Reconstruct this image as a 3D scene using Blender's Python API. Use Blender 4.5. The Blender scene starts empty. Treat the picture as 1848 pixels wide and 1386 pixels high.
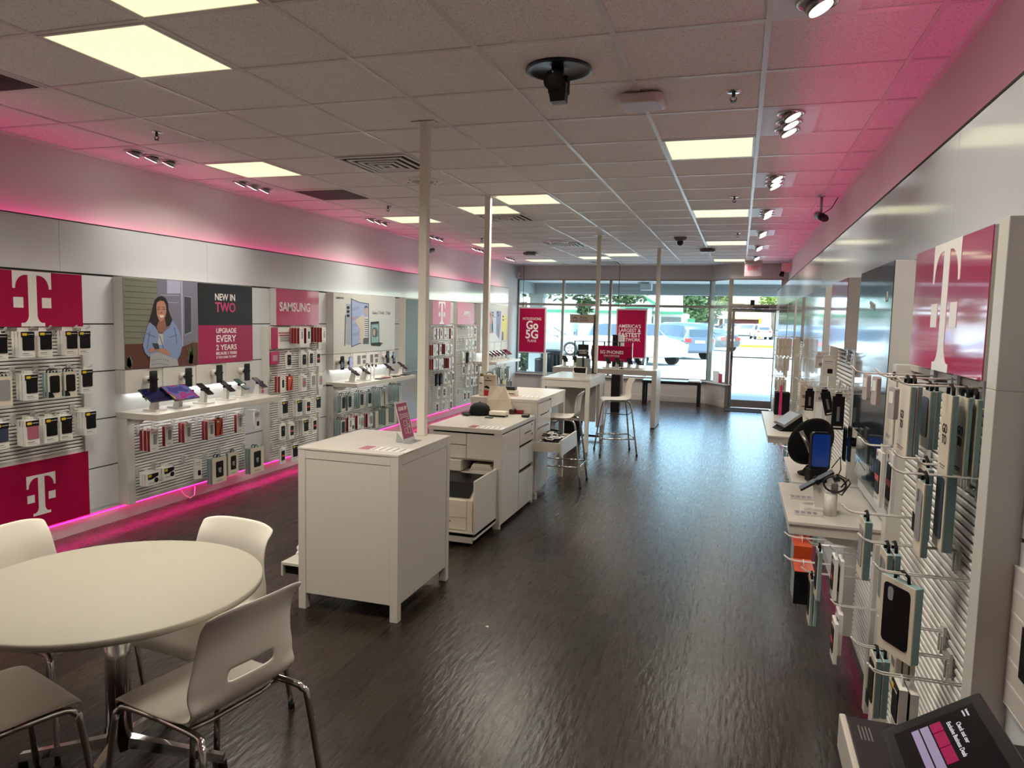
import bpy, bmesh, math, random
from mathutils import Vector, Matrix
random.seed(7)
PI = math.pi
# ------------------------------------------------------------------ camera, world, sun, exposure
SC = bpy.context.scene
COL = SC.collection
F_PX, YAW, PITCH, ROLL, CAM_H = 1309.65, -0.301917, -0.0902361, 0.0227078, 1.70
cy, sy, cp, sp, cr, sr = math.cos(YAW), math.sin(YAW), math.cos(PITCH), math.sin(PITCH), math.cos(ROLL), math.sin(ROLL)
CW = Vector((sy*cp, cy*cp, sp)); _r = Vector((cy, -sy, 0)); _u = _r.cross(CW)
CR = cr*_r + sr*_u; CU = -sr*_r + cr*_u
cam_data = bpy.data.cameras.new('camera'); cam_data.sensor_width = 36.0; cam_data.lens = F_PX*36/1848
cam_data.clip_start = 0.02; cam_data.clip_end = 500
cam = bpy.data.objects.new('camera', cam_data); COL.objects.link(cam)
cam.matrix_world = Matrix(((CR.x, CU.x, -CW.x, 0), (CR.y, CU.y, -CW.y, 0), (CR.z, CU.z, -CW.z, CAM_H), (0, 0, 0, 1)))
SC.camera = cam
SC.view_settings.view_transform = 'Standard'; SC.view_settings.look = 'None'
SC.view_settings.gamma = 1.0; SC.view_settings.use_curve_mapping = False
SC.view_settings.exposure = 0.0
try:
    SC.cycles.use_denoising = True
    SC.cycles.max_bounces = 8; SC.cycles.diffuse_bounces = 4; SC.cycles.glossy_bounces = 4
    SC.cycles.transparent_max_bounces = 12; SC.cycles.caustics_reflective = False; SC.cycles.caustics_refractive = False
    SC.cycles.sample_clamp_indirect = 6.0
except Exception:
    pass
world = bpy.data.worlds.new('sky'); SC.world = world; world.use_nodes = True
_n = world.node_tree.nodes; _l = world.node_tree.links; _n.clear()
_sky = _n.new('ShaderNodeTexSky'); _sky.sky_type = 'NISHITA'; _sky.sun_disc = False
_sky.sun_elevation = math.radians(58); _sky.sun_rotation = math.radians(200); _sky.air_density = 1.0; _sky.dust_density = 2.0
_bg = _n.new('ShaderNodeBackground'); _bg.inputs['Strength'].default_value = 2.1
_wo = _n.new('ShaderNodeOutputWorld'); _l.new(_sky.outputs[0], _bg.inputs[0]); _l.new(_bg.outputs[0], _wo.inputs[0])
def add_light(name, kind, loc, energy, color=(1, 1, 1), rot=(0, 0, 0), **kw):
    d = bpy.data.lights.new(name, kind); d.energy = energy; d.color = color
    for k, v in kw.items(): setattr(d, k, v)
    o = bpy.data.objects.new(name, d); o.location = loc; o.rotation_euler = rot; COL.objects.link(o); return o
add_light('sun', 'SUN', (0, 8, 30), 9.0, (1, .96, .9), (math.radians(7), math.radians(24), 0), angle=math.radians(0.6))
TROFFER_W, SPOT_W, PINK_E = 19.5, 10.0, 11.0
CEIL = 2.885

# ------------------------------------------------------------------ picking real points: pixel of the photograph + a known plane -> metres
def ray(px, py): return CR*((px-924)/F_PX) + CU*((693-py)/F_PX) + CW
def at_x(px, py, X): d = ray(px, py); d = d*(X/d.x); return Vector((X, d.y, d.z+CAM_H))
def at_y(px, py, Y): d = ray(px, py); d = d*(Y/d.y); return Vector((d.x, Y, d.z+CAM_H))
def at_z(px, py, Z): d = ray(px, py); d = d*((Z-CAM_H)/d.z); return Vector((d.x, d.y, Z))

# ------------------------------------------------------------------ materials
def lin(c): return tuple(((v/255)/12.92 if v/255 <= .04045 else ((v/255+.055)/1.055)**2.4) for v in c)
_mats = {}
def M(name, rgb=(200, 200, 200), rough=.5, metal=0.0, emit=0.0, noise=0.0, bump=0.0, scale=60.0, coat=0.0, spec=.5, alpha=1.0):
    if name in _mats: return _mats[name]
    m = bpy.data.materials.new(name); m.use_nodes = True; nt = m.node_tree; b = nt.nodes['Principled BSDF']
    c = lin(rgb)+(1,)
    b.inputs['Base Color'].default_value = c; b.inputs['Roughness'].default_value = rough; b.inputs['Metallic'].default_value = metal
    b.inputs['Specular IOR Level'].default_value = spec
    if coat: b.inputs['Coat Weight'].default_value = coat; b.inputs['Coat Roughness'].default_value = .05; b.inputs['Coat IOR'].default_value = 1.75
    if emit: b.inputs['Emission Color'].default_value = c; b.inputs['Emission Strength'].default_value = emit
    if noise or bump:
        tc = nt.nodes.new('ShaderNodeTexCoord'); nz = nt.nodes.new('ShaderNodeTexNoise'); nz.inputs['Scale'].default_value = scale; nz.inputs['Detail'].default_value = 4
        nt.links.new(tc.outputs['Object'], nz.inputs['Vector'])
        if noise:
            mx = nt.nodes.new('ShaderNodeMix'); mx.data_type = 'RGBA'
            mx.inputs['A'].default_value = tuple(v*(1-noise) for v in c[:3])+(1,); mx.inputs['B'].default_value = tuple(min(1, v*(1+noise)) for v in c[:3])+(1,)
            nt.links.new(nz.outputs['Fac'], mx.inputs['Factor']); nt.links.new(mx.outputs['Result'], b.inputs['Base Color'])
        if bump:
            bp = nt.nodes.new('ShaderNodeBump'); bp.inputs['Strength'].default_value = bump; bp.inputs['Distance'].default_value = .004
            nt.links.new(nz.outputs['Fac'], bp.inputs['Height']); nt.links.new(bp.outputs['Normal'], b.inputs['Normal'])
    if alpha < 1:
        b.inputs['Alpha'].default_value = alpha
    _mats[name] = m; return m
def glass_mat(name, tint=(235, 245, 243), refl=1.0):
    m = bpy.data.materials.new(name); m.use_nodes = True; nt = m.node_tree; nt.nodes.clear()
    t = nt.nodes.new('ShaderNodeBsdfTransparent'); t.inputs[0].default_value = lin(tint)+(1,)
    g = nt.nodes.new('ShaderNodeBsdfGlossy'); g.inputs['Roughness'].default_value = .02
    f = nt.nodes.new('ShaderNodeLayerWeight'); f.inputs['Blend'].default_value = .5
    pw = nt.nodes.new('ShaderNodeMath'); pw.operation = 'POWER'; pw.inputs[1].default_value = 5.0
    mul = nt.nodes.new('ShaderNodeMath'); mul.operation = 'MULTIPLY_ADD'; mul.inputs[1].default_value = .9*refl; mul.inputs[2].default_value = .035*refl
    mx = nt.nodes.new('ShaderNodeMixShader'); o = nt.nodes.new('ShaderNodeOutputMaterial')
    nt.links.new(f.outputs['Facing'], pw.inputs[0]); nt.links.new(pw.outputs[0], mul.inputs[0]); nt.links.new(mul.outputs[0], mx.inputs[0]); nt.links.new(t.outputs[0], mx.inputs[1]); nt.links.new(g.outputs[0], mx.inputs[2]); nt.links.new(mx.outputs[0], o.inputs[0])
    _mats[name] = m; return m
def floor_mat():
    m = bpy.data.materials.new('dark_wood_planks'); m.use_nodes = True; nt = m.node_tree; b = nt.nodes['Principled BSDF']; N = nt.nodes.new; L = nt.links.new
    tc = N('ShaderNodeTexCoord'); mp = N('ShaderNodeMapping'); mp.inputs['Rotation'].default_value = (0, 0, PI/2); L(tc.outputs['Object'], mp.inputs[0])
    br = N('ShaderNodeTexBrick'); br.offset = .37; br.inputs['Scale'].default_value = 1.0
    br.inputs['Brick Width'].default_value = 1.2; br.inputs['Row Height'].default_value = .195; br.inputs['Mortar Size'].default_value = .003; br.inputs['Mortar Smooth'].default_value = .3
    br.inputs['Color1'].default_value = lin((38, 30, 24))+(1,); br.inputs['Color2'].default_value = lin((54, 44, 36))+(1,); br.inputs['Mortar'].default_value = lin((28, 24, 22))+(1,); br.inputs['Bias'].default_value = -.1
    L(mp.outputs[0], br.inputs['Vector'])
    mp2 = N('ShaderNodeMapping'); mp2.inputs['Scale'].default_value = (26, 2.2, 1); L(tc.outputs['Object'], mp2.inputs[0])
    gr = N('ShaderNodeTexNoise'); gr.inputs['Scale'].default_value = 2.2; gr.inputs['Detail'].default_value = 6; gr.inputs['Roughness'].default_value = .65; L(mp2.outputs[0], gr.inputs['Vector'])
    mx = N('ShaderNodeMix'); mx.data_type = 'RGBA'; mx.blend_type = 'MULTIPLY'; mx.inputs['Factor'].default_value = .75
    cr_ = N('ShaderNodeValToRGB'); cr_.color_ramp.elements[0].position = .25; cr_.color_ramp.elements[0].color = (.5, .47, .45, 1); cr_.color_ramp.elements[1].position = .75; cr_.color_ramp.elements[1].color = (1.25, 1.2, 1.15, 1)
    L(gr.outputs['Fac'], cr_.inputs[0]); L(br.outputs['Color'], mx.inputs['A']); L(cr_.outputs[0], mx.inputs['B']); L(mx.outputs['Result'], b.inputs['Base Color'])
    # hand-scraped ripples running across the boards
    mp3 = N('ShaderNodeMapping'); mp3.inputs['Scale'].default_value = (22, 5, 1); L(tc.outputs['Object'], mp3.inputs[0])
    rp = N('ShaderNodeTexNoise'); rp.inputs['Scale'].default_value = 2.0; rp.inputs['Detail'].default_value = 3; L(mp3.outputs[0], rp.inputs['Vector'])
    ad = N('ShaderNodeMath'); ad.operation = 'ADD'; L(rp.outputs['Fac'], ad.inputs[0]); L(br.outputs['Fac'], ad.inputs[1]); ad.use_clamp = False
    mi = N('ShaderNodeMath'); mi.operation = 'MULTIPLY'; mi.inputs[1].default_value = -1; L(br.outputs['Fac'], mi.inputs[0]); L(mi.outputs[0], ad.inputs[1])
    bp = N('ShaderNodeBump'); bp.inputs['Strength'].default_value = .42; bp.inputs['Distance'].default_value = .005; L(ad.outputs[0], bp.inputs['Height']); L(bp.outputs[0], b.inputs['Normal'])
    rr = N('ShaderNodeMapRange'); rr.inputs['To Min'].default_value = .20; rr.inputs['To Max'].default_value = .36; L(gr.outputs['Fac'], rr.inputs['Value']); L(rr.outputs[0], b.inputs['Roughness'])
    b.inputs['Specular IOR Level'].default_value = .34
    _mats['floor'] = m; return m
def tile_mat():
    m = bpy.data.materials.new('mineral_fibre_tile'); m.use_nodes = True; nt = m.node_tree; b = nt.nodes['Principled BSDF']; N = nt.nodes.new; L = nt.links.new
    tc = N('ShaderNodeTexCoord'); a = N('ShaderNodeTexNoise'); a.inputs['Scale'].default_value = 170; a.inputs['Detail'].default_value = 3; L(tc.outputs['Object'], a.inputs['Vector'])
    r = N('ShaderNodeValToRGB'); r.color_ramp.elements[0].position = .33; r.color_ramp.elements[0].color = lin((196, 189, 186))+(1,); r.color_ramp.elements[1].position = .43; r.color_ramp.elements[1].color = lin((246, 240, 238))+(1,)
    L(a.outputs['Fac'], r.inputs[0]); L(r.outputs[0], b.inputs['Base Color'])
    bp = N('ShaderNodeBump'); bp.inputs['Strength'].default_value = .3; bp.inputs['Distance'].default_value = .003; L(a.outputs['Fac'], bp.inputs['Height']); L(bp.outputs[0], b.inputs['Normal'])
    b.inputs['Roughness'].default_value = .75; b.inputs['Specular IOR Level'].default_value = .3
    _mats['tile'] = m; return m
def brick_mat(name, c1, c2, mortar, scale):
    m = bpy.data.materials.new(name); m.use_nodes = True; nt = m.node_tree; b = nt.nodes['Principled BSDF']; N = nt.nodes.new; L = nt.links.new
    tc = N('ShaderNodeTexCoord'); mp = N('ShaderNodeMapping'); mp.inputs['Rotation'].default_value = (PI/2, 0, 0); L(tc.outputs['Object'], mp.inputs[0])
    br = N('ShaderNodeTexBrick'); br.inputs['Scale'].default_value = scale
    for k, c in (('Color1', c1), ('Color2', c2), ('Mortar', mortar)): br.inputs[k].default_value = lin(c)+(1,)
    L(mp.outputs[0], br.inputs['Vector']); L(br.outputs['Color'], b.inputs['Base Color']); b.inputs['Roughness'].default_value = .9
    _mats[name] = m; return m
FLOOR = floor_mat(); TILE = tile_mat(); GLASS = glass_mat('window_glass'); ACRYL = glass_mat('clear_acrylic', (226, 232, 232), .8)
WALLW = M('painted_wall', (206, 201, 200), .55, noise=.02, scale=8)
WALLSHADE = M('wall_backlit_shade', (196, 189, 186), .55, noise=.02, scale=8)  # wall paint darkened: backlit shade of the front wall put into its colour
BAND = M('gloss_white_panel', (198, 201, 205), .13, coat=.3)
PANEL = M('satin_wall_panel', (218, 221, 223), .3)
FRAME = M('fixture_white', (212, 208, 201), .35)
SIDE = M('fixture_grey_side', (208, 204, 199), .4)
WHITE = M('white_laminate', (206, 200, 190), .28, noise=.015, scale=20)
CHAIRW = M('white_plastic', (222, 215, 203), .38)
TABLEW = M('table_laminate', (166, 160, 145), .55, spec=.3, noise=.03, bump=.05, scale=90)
DARKGAP = M('groove_black', (22, 20, 20), .7)
SLATGAP = M('slat_groove', (84, 80, 78), .7)
SLAT = M('slat_grey', (228, 225, 220), .35)
BLACK = M('black_plastic', (16, 16, 17), .35)
BLACKM = M('black_matte', (12, 12, 13), .75, spec=.3)
SCREEN = M('phone_screen', (9, 9, 13), .08)
CHROME = M('chrome', (210, 208, 204), .12, metal=1)
STEEL = M('brushed_steel', (160, 158, 155), .3, metal=1)
DARKMETAL = M('dark_bronze_metal', (70, 64, 60), .4, metal=.7)
ALU = M('window_aluminium', (150, 142, 134), .4, metal=.5)
MAG = M('magenta_print', (180, 18, 84), .16, coat=.35)
MAGD = M('deep_magenta_print', (166, 5, 66), .4, spec=.2)  # deep print; on the far signs it also carries their backlit shade
MAGP = M('magenta_pale_print', (196, 60, 110), .3)
LETTER = M('white_lettering', (236, 232, 228), .4)
RED = M('red_card', (136, 12, 20), .45)
TEAL = M('teal_card', (128, 158, 162), .45)
CREAM = M('cream_card', (222, 210, 190), .4)
CARD = M('white_card', (234, 231, 225), .4)
YELLOW = M('yellow_badge', (228, 196, 20), .45)
ORANGE = M('orange_card', (206, 74, 30), .35)
PRINTK = M('black_print', (12, 11, 12), .45, spec=.25)
GREYP = M('grey_print', (120, 118, 118), .5)
PINKCASE = M('rose_case', (176, 96, 118), .45)
CLEARC = M('smoke_case', (150, 148, 150), .2)
BLUEC = M('navy_case', (56, 64, 84), .35)
UNDERL = M('strip_lamp_white', (250, 250, 246), .4, emit=9.0)
WIRE = M('white_wire', (224, 220, 214), .3)
TAG = M('clear_tag', (206, 204, 200), .2)

# ------------------------------------------------------------------ geometry
def empty_bm(): return bmesh.new()
class G:
    """collects shapes (each with a material) into one mesh"""
    def __init__(s): s.bm = bmesh.new(); s.mats = []
    def _mi(s, m):
        if m not in s.mats: s.mats.append(m)
        return s.mats.index(m)
    def _faces(s, fs, m, smooth=False):
        i = s._mi(m)
        for f in fs: f.material_index = i; f.smooth = smooth
    def box(s, a, b, m, bev=0.0, mat=None):
        a, b = [min(p, q) for p, q in zip(a, b)], [max(p, q) for p, q in zip(a, b)]
        vs = [s.bm.verts.new((x, y, z)) for x in (a[0], b[0]) for y in (a[1], b[1]) for z in (a[2], b[2])]
        q = ((0, 1, 3, 2), (4, 6, 7, 5), (0, 4, 5, 1), (2, 3, 7, 6), (0, 2, 6, 4), (1, 5, 7, 3))
        fs = [s.bm.faces.new([vs[i] for i in f]) for f in q]; s._faces(fs, m)
        if bev > 0:
            es = list({e for f in fs for e in f.edges})
            r = bmesh.ops.bevel(s.bm, geom=es, offset=bev, segments=2, affect='EDGES', profile=.5)
            s._faces(r['faces'], m, False)
            vs = list({v for f in fs if f.is_valid for v in f.verts} | {v for f in r['faces'] for v in f.verts})
        if mat is not None: bmesh.ops.transform(s.bm, matrix=mat, verts=vs)
        return s
    def poly(s, pts, m, smooth=False):
        vs = [s.bm.verts.new(p) for p in pts]; s._faces([s.bm.faces.new(vs)], m, smooth); return s
    def prism(s, pts, ext, m, smooth=False):
        ext = Vector(ext); n = len(pts)
        a = [s.bm.verts.new(p) for p in pts]; b = [s.bm.verts.new(Vector(p)+ext) for p in pts]
        fs = [s.bm.faces.new(a[::-1]), s.bm.faces.new(b)]
        sd = [s.bm.faces.new((a[i], a[(i+1) % n], b[(i+1) % n], b[i])) for i in range(n)]
        s._faces(fs, m); s._faces(sd, m, smooth); return s
    def ring(s, c, ax, up, r, n):
        ax = Vector(ax).normalized(); u = Vector(up); u = (u-ax*u.dot(ax)).normalized(); v = ax.cross(u)
        return [s.bm.verts.new(Vector(c)+u*(r*math.cos(2*PI*k/n))+v*(r*math.sin(2*PI*k/n))) for k in range(n)]
    def loft(s, rings, m, caps=True, smooth=True):
        fs = []; n = len(rings[0])
        for a, b in zip(rings, rings[1:]):
            fs += [s.bm.faces.new((a[i], a[(i+1) % n], b[(i+1) % n], b[i])) for i in range(n)]
        s._faces(fs, m, smooth)
        if caps: s._faces([s.bm.faces.new(rings[0][::-1]), s.bm.faces.new(rings[-1])], m, False)
        return s
    def cyl(s, p, q, r, m, r2=None, n=16, smooth=True):
        p, q = Vector(p), Vector(q); ax = q-p; up = (1, 0, 0) if abs(ax.normalized().x) < .9 else (0, 1, 0)
        return s.loft([s.ring(p, ax, up, r, n), s.ring(q, ax, up, r if r2 is None else r2, n)], m, True, smooth)
    def tube(s, pts, r, m, n=8):
        pts = [Vector(p) for p in pts]; rings = []; up = None
        for i, p in enumerate(pts):
            d = (pts[min(i+1, len(pts)-1)]-pts[max(i-1, 0)]).normalized()
            if up is None: up = Vector((0, 0, 1)) if abs(d.z) < .9 else Vector((1, 0, 0))
            up = (up-d*up.dot(d))
            if up.length < 1e-4: up = Vector((1, 0, 0)) if abs(d.x) < .9 else Vector((0, 1, 0))
            up.normalize(); rings.append(s.ring(p, d, up, r, n))
        return s.loft(rings, m)
    def lathe(s, prof, c, m, n=32, smooth=True, caps=True):
        c = Vector(c); rings = [[s.bm.verts.new(c+Vector((r*math.cos(2*PI*k/n), r*math.sin(2*PI*k/n), z))) for k in range(n)] for r, z in prof]
        return s.loft(rings, m, caps, smooth)
    def ball(s, c, r, m, sc=(1, 1, 1), n=12):
        res = bmesh.ops.create_uvsphere(s.bm, u_segments=n, v_segments=max(6, n*2//3), radius=r)
        bmesh.ops.transform(s.bm, matrix=Matrix.Translation(Vector(c)) @ Matrix.Diagonal((*sc, 1)), verts=res['verts'])
        s._faces(list({f for v in res['verts'] for f in v.link_faces}), m, True); return s
    def sheet(s, grid, m, thick=0.0):
        """grid of points -> skin with thickness along local normals"""
        R, C = len(grid), len(grid[0]); P = [[Vector(p) for p in row] for row in grid]
        def nrm(i, j):
            du = P[min(i+1, R-1)][j]-P[max(i-1, 0)][j]; dv = P[i][min(j+1, C-1)]-P[i][max(j-1, 0)]
            return du.cross(dv).normalized()
        A = [[s.bm.verts.new(P[i][j]) for j in range(C)] for i in range(R)]
        fs = [s.bm.faces.new((A[i][j], A[i+1][j], A[i+1][j+1], A[i][j+1])) for i in range(R-1) for j in range(C-1)]
        if thick:
            B = [[s.bm.verts.new(P[i][j]-nrm(i, j)*thick) for j in range(C)] for i in range(R)]
            fs += [s.bm.faces.new((B[i][j], B[i][j+1], B[i+1][j+1], B[i+1][j])) for i in range(R-1) for j in range(C-1)]
            ed = [(i, 0, i+1, 0) for i in range(R-1)]+[(i+1, C-1, i, C-1) for i in range(R-1)]+[(0, j+1, 0, j) for j in range(C-1)]+[(R-1, j, R-1, j+1) for j in range(C-1)]
            fs += [s.bm.faces.new((A[a][b], B[a][b], B[c][d], A[c][d])) for a, b, c, d in ed]
        s._faces(fs, m, True); return s
    def xf(s, mat): bmesh.ops.transform(s.bm, matrix=mat, verts=s.bm.verts[:]); return s
    def mesh(s, name):
        bmesh.ops.recalc_face_normals(s.bm, faces=s.bm.faces[:])
        me = bpy.data.meshes.new(name); s.bm.to_mesh(me); s.bm.free()
        for m in s.mats: me.materials.append(m)
        return me
def RZ(a): return Matrix.Rotation(a, 4, 'Z')
def RX(a): return Matrix.Rotation(a, 4, 'X')
def RY(a): return Matrix.Rotation(a, 4, 'Y')
def TR(*v): return Matrix.Translation(Vector(v))

def tag(o, label, cat, group=None, kind=None):
    if label: o['label'] = label
    if cat: o['category'] = cat
    if group: o['group'] = group
    if kind: o['kind'] = kind
    return o
def link(name, me, parent=None, mat=None):
    o = bpy.data.objects.new(name, me); COL.objects.link(o)
    if parent is not None: o.parent = parent
    if mat is not None: o.matrix_local = mat
    return o
def thing(name, label, cat, loc=(0, 0, 0), rz=0.0, group=None):
    o = bpy.data.objects.new(name, None); o.empty_display_size = .05; COL.objects.link(o)
    o.location = loc; o.rotation_euler = (0, 0, rz); return tag(o, label, cat, group)
def part(root, name, g, world=True, label=None, stuff=False):
    """g built in world coordinates (world=True) or in the root's own frame"""
    top = root
    if world:
        M_ = Matrix.Identity(4); chain = []
        while top is not None: chain.append(top); top = top.parent
        for o in reversed(chain): M_ = M_ @ (Matrix.Translation(o.location) @ o.rotation_euler.to_matrix().to_4x4())
        g.xf(M_.inverted())
    o = link(name, g.mesh(name), root)
    if label: o['label'] = label
    if stuff: o['kind'] = 'stuff'
    return o
def single(name, g, label, cat, group=None): return tag(link(name, g.mesh(name)), label, cat, group)
def struct(name, g):
    o = link(name, g.mesh(name)); o['kind'] = 'structure'; return o

_fonts = {}
def text_g(body, size, mat, bold=0.0, sx=1.0, align='CENTER', ext=.0006, spacing=1.0, line=1.0):
    """lettering as a mesh in its own xy plane, returned as G (centred on the first baseline)"""
    cu = bpy.data.curves.new('t', 'FONT'); cu.body = body; cu.size = size; cu.align_x = align; cu.align_y = 'CENTER'
    cu.extrude = ext; cu.offset = bold*size; cu.space_character = spacing; cu.space_line = line; cu.resolution_u = 3
    ob = bpy.data.objects.new('t', cu); COL.objects.link(ob)
    dg = bpy.context.evaluated_depsgraph_get(); dg.update(); me = bpy.data.meshes.new_from_object(ob.evaluated_get(dg))
    g = G(); g.bm.from_mesh(me); g.mats = [mat]
    for f in g.bm.faces: f.material_index = 0
    bpy.data.objects.remove(ob); bpy.data.curves.remove(cu); bpy.data.meshes.remove(me)
    if sx != 1: g.xf(Matrix.Diagonal((sx, 1, 1, 1)))
    return g
# text plane orientations: reading direction / up = z
FACE_L = Matrix(((0, 0, 1, 0), (1, 0, 0, 0), (0, 1, 0, 0), (0, 0, 0, 1)))       # on the left wall: normal +X, reads along +Y
FACE_R = Matrix(((0, 0, -1, 0), (-1, 0, 0, 0), (0, 1, 0, 0), (0, 0, 0, 1)))     # on the right wall: normal -X, reads along -Y
FACE_C = Matrix(((1, 0, 0, 0), (0, 0, -1, 0), (0, 1, 0, 0), (0, 0, 0, 1)))      # facing the camera: normal -Y, reads along +X
ORD = ['first', 'second', 'third', 'fourth', 'fifth', 'sixth', 'seventh', 'eighth', 'ninth', 'tenth', 'eleventh', 'twelfth', 'thirteenth', 'fourteenth', 'fifteenth', 'sixteenth', 'seventeenth', 'eighteenth', 'nineteenth', 'twentieth',
       'twenty-first', 'twenty-second', 'twenty-third', 'twenty-fourth', 'twenty-fifth', 'twenty-sixth', 'twenty-seventh', 'twenty-eighth', 'twenty-ninth', 'thirtieth']
# ================================================================== the room
XL, XR = -4.70, 0.64          # faces of the wall cladding, left and right
g = G(); g.prism([(-4.95, -1.4, 0), (1.0, -1.4, 0), (1.0, 15.25, 0), (-.22, 15.25, 0), (-.62, 15.85, 0), (-4.95, 15.85, 0)], (0, 0, -.06), FLOOR); struct('floor', g)
g = G(); g.box((-4.84, -1.4, CEIL), (.84, 15.85, CEIL+.03), TILE); struct('ceiling', g)
GX0, GY0, GS = -1.780, 3.1024, .6096
GRIDM = M('ceiling_grid', (222, 216, 212), .3)
g = G()
for c in range(-6, 6):
    x = GX0+c*GS
    if -4.84 < x < .84: g.box((x-.012, -1.4, CEIL-.006), (x+.012, 15.8, CEIL+.002), GRIDM)
for r in range(-8, 22):
    y = GY0+r*GS
    if -1.4 < y < 15.8: g.box((-4.84, y-.012, CEIL-.005), (.84, y+.012, CEIL+.002), GRIDM)
g.box((-4.84, -1.4, CEIL-.02), (-4.815, 15.8, CEIL), GRIDM); g.box((.815, -1.4, CEIL-.02), (.84, 15.2, CEIL), GRIDM)
struct('trim_1', g)
g = G(); g.box((-5.1, -1.6, CEIL+.05), (1.2, 16.6, CEIL+.4), M('sun_block_grey', (70, 70, 70), .9)); struct('roof_sun_block', g)  # unseen slab over the ceiling, added to block the sun
g = G(); g.box((-4.95, -1.4, -.05), (-4.84, 15.95, CEIL+.05), WALLW); struct('wall_left', g)
g = G(); g.box((.84, -1.4, -.05), (.95, 15.35, CEIL+.05), WALLW); struct('wall_right', g)
g = G(); g.box((-4.95, -1.5, -.05), (.95, -1.4, CEIL+.05), WALLW); struct('wall_back_unseen', g)  # unseen wall behind the camera, added to close the shell for the lighting
GROOVES = (.13, .475, .85, 1.22, 1.585, 1.955)
def cladding(name, xf, s, y0, y1, seams):
    """boarded wall cladding: gloss band on top with an open cove behind it, grooved boards below; s=+1 faces +X"""
    g = G(); b = xf-s*.016
    ys = [y0]+[y for y in seams if y0 < y < y1]+[y1]
    for a, c in zip(ys, ys[1:]):
        g.box((b, a+.001, 1.965), (xf, c-.001, 2.33), BAND)
    g.box((b-s*.002, y0, 2.33), (xf+s*.002, y1, 2.338), DARKGAP)
    g.box((b, y0, 1.955), (xf-s*.006, y1, 1.966), DARKGAP)
    for z0, z1 in zip(GROOVES, GROOVES[1:]): g.box((b, y0, z0+(.005 if z0 > .2 else .022)), (xf, y1, z1-.005), PANEL)
    g.box((b-s*.01, y0, .15), (b, y1, 1.97), DARKGAP); g.box((xf-s*.003, y0, .128), (xf, y1, .155), PANEL)
    g.box((xf-s*.19 if s < 0 else -4.84, y1-.012, .0), (xf, y1, 2.33), PANEL)
    return struct(name, g)
seamsL = [at_x(107, 440, XL).y+1.52*k for k in range(-3, 8)]
cladding('trim_3', XL, 1, -1.4, 14.72, seamsL)
seamsR = [at_x(1724, 350, XR).y+1.22*k for k in range(-3, 12)]
cladding('trim_4', XR, -1, -1.4, 14.75, seamsR)
g = G(); g.box((-4.74, -1.4, 0), (-4.722, 14.70, .105), WALLW); g.box((-4.84, 14.72, 0), (-4.82, 15.8, .1), WALLW); struct('baseboard_left', g)
g = G(); g.box((.66, -1.4, 0), (.678, 14.70, .105), WALLW); struct('baseboard_right', g)
# cove and toe-kick light strips
PINKL = bpy.data.materials.new('pink_led'); PINKL.use_nodes = True
_b = PINKL.node_tree.nodes['Principled BSDF']; _b.inputs['Base Color'].default_value = (1, .1, .4, 1); _b.inputs['Emission Color'].default_value = (1, .035, .30, 1); _b.inputs['Emission Strength'].default_value = PINK_E
PINKT = PINKL.copy(); PINKT.name = 'pink_led_low'; PINKT.node_tree.nodes['Principled BSDF'].inputs['Emission Strength'].default_value = PINK_E*7.5; PINKT.node_tree.nodes['Principled BSDF'].inputs['Emission Color'].default_value = (1, .015, .24, 1)
PINKR = PINKT.copy(); PINKR.name = 'pink_led_low_dim'; PINKR.node_tree.nodes['Principled BSDF'].inputs['Emission Strength'].default_value = PINK_E*.16
def led(x, z, y0, y1, mat, label, up):
    g = G(); w_ = .012 if up else .007; g.box((x-w_, y0, z-.004), (x+w_, y1, z+.004), mat)
    h = G(); h.box((x-w_, y0, z-.012 if up else z+.005), (x+w_, y1, z-.005 if up else z+.012), WALLW)
    t = thing('led_strip', label, 'light strip', (x, (y0+y1)/2, z)); part(t, 'diffuser', g); part(t, 'channel', h)
led(-4.800, 2.285, -1.3, 14.6, PINKL, 'pink light strip glowing behind top of the left wall band', True)
led(.735, 2.24, -1.3, 14.5, PINKL, 'pink light strip glowing behind top of the right wall band', True)
led(-4.722, .143, -1.3, 14.6, PINKT, 'pink light strip along the foot of the left wall', False)
led(.662, .143, -1.3, 14.5, PINKR, 'pink light strip along the foot of the right wall', False, )

# ------------------------------------------------------------------ shop front
YF, YD = 15.80, 15.20
HDR = 2.588
g = G()
g.box((-4.84, YF, HDR), (-.6, YF+.14, CEIL), WALLSHADE)
def slab(p, q, z0, z1, th, m, gg=None):
    """upright slab between floor points p, q, thickened away from the room"""
    p, q = Vector((*p, 0)), Vector((*q, 0)); n = Vector((-(q-p).y, (q-p).x, 0)).normalized()*th
    gg.prism([(p.x, p.y, z0), (q.x, q.y, z0), (q.x+n.x, q.y+n.y, z0), (p.x+n.x, p.y+n.y, z0)], (0, 0, z1-z0), m)
PA, PB = (-.62, YF), (-.235, YD)
slab(PA, PB, HDR, CEIL, .14, WALLSHADE, g)
g.box((-.235, YD, HDR), (.84, YD+.14, CEIL), WALLSHADE)
g.box((-4.84, YF, 0), (-.62, YF+.14, .46), WALLSHADE); slab(PA, PB, 0, .46, .14, WALLSHADE, g)
g.box((.76, YD, 0), (.84, YD+.14, HDR), WALLSHADE)
struct('wall_front', g)
g = G(); g.box((-4.84, YF-.06, .455), (-.62, YF+.14, .475), FRAME); slab((-.66, YF-.06), (-.26, YD-.06), .455, .475, .2, FRAME, g)
g.box((-4.84, YF-.015, 0), (-.62, YF, .12), WALLSHADE); slab((-.63, YF-.015), (-.245, YD-.012), 0, .12, .012, WALLSHADE, g); struct('baseboard_front', g)
wn = 0
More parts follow.
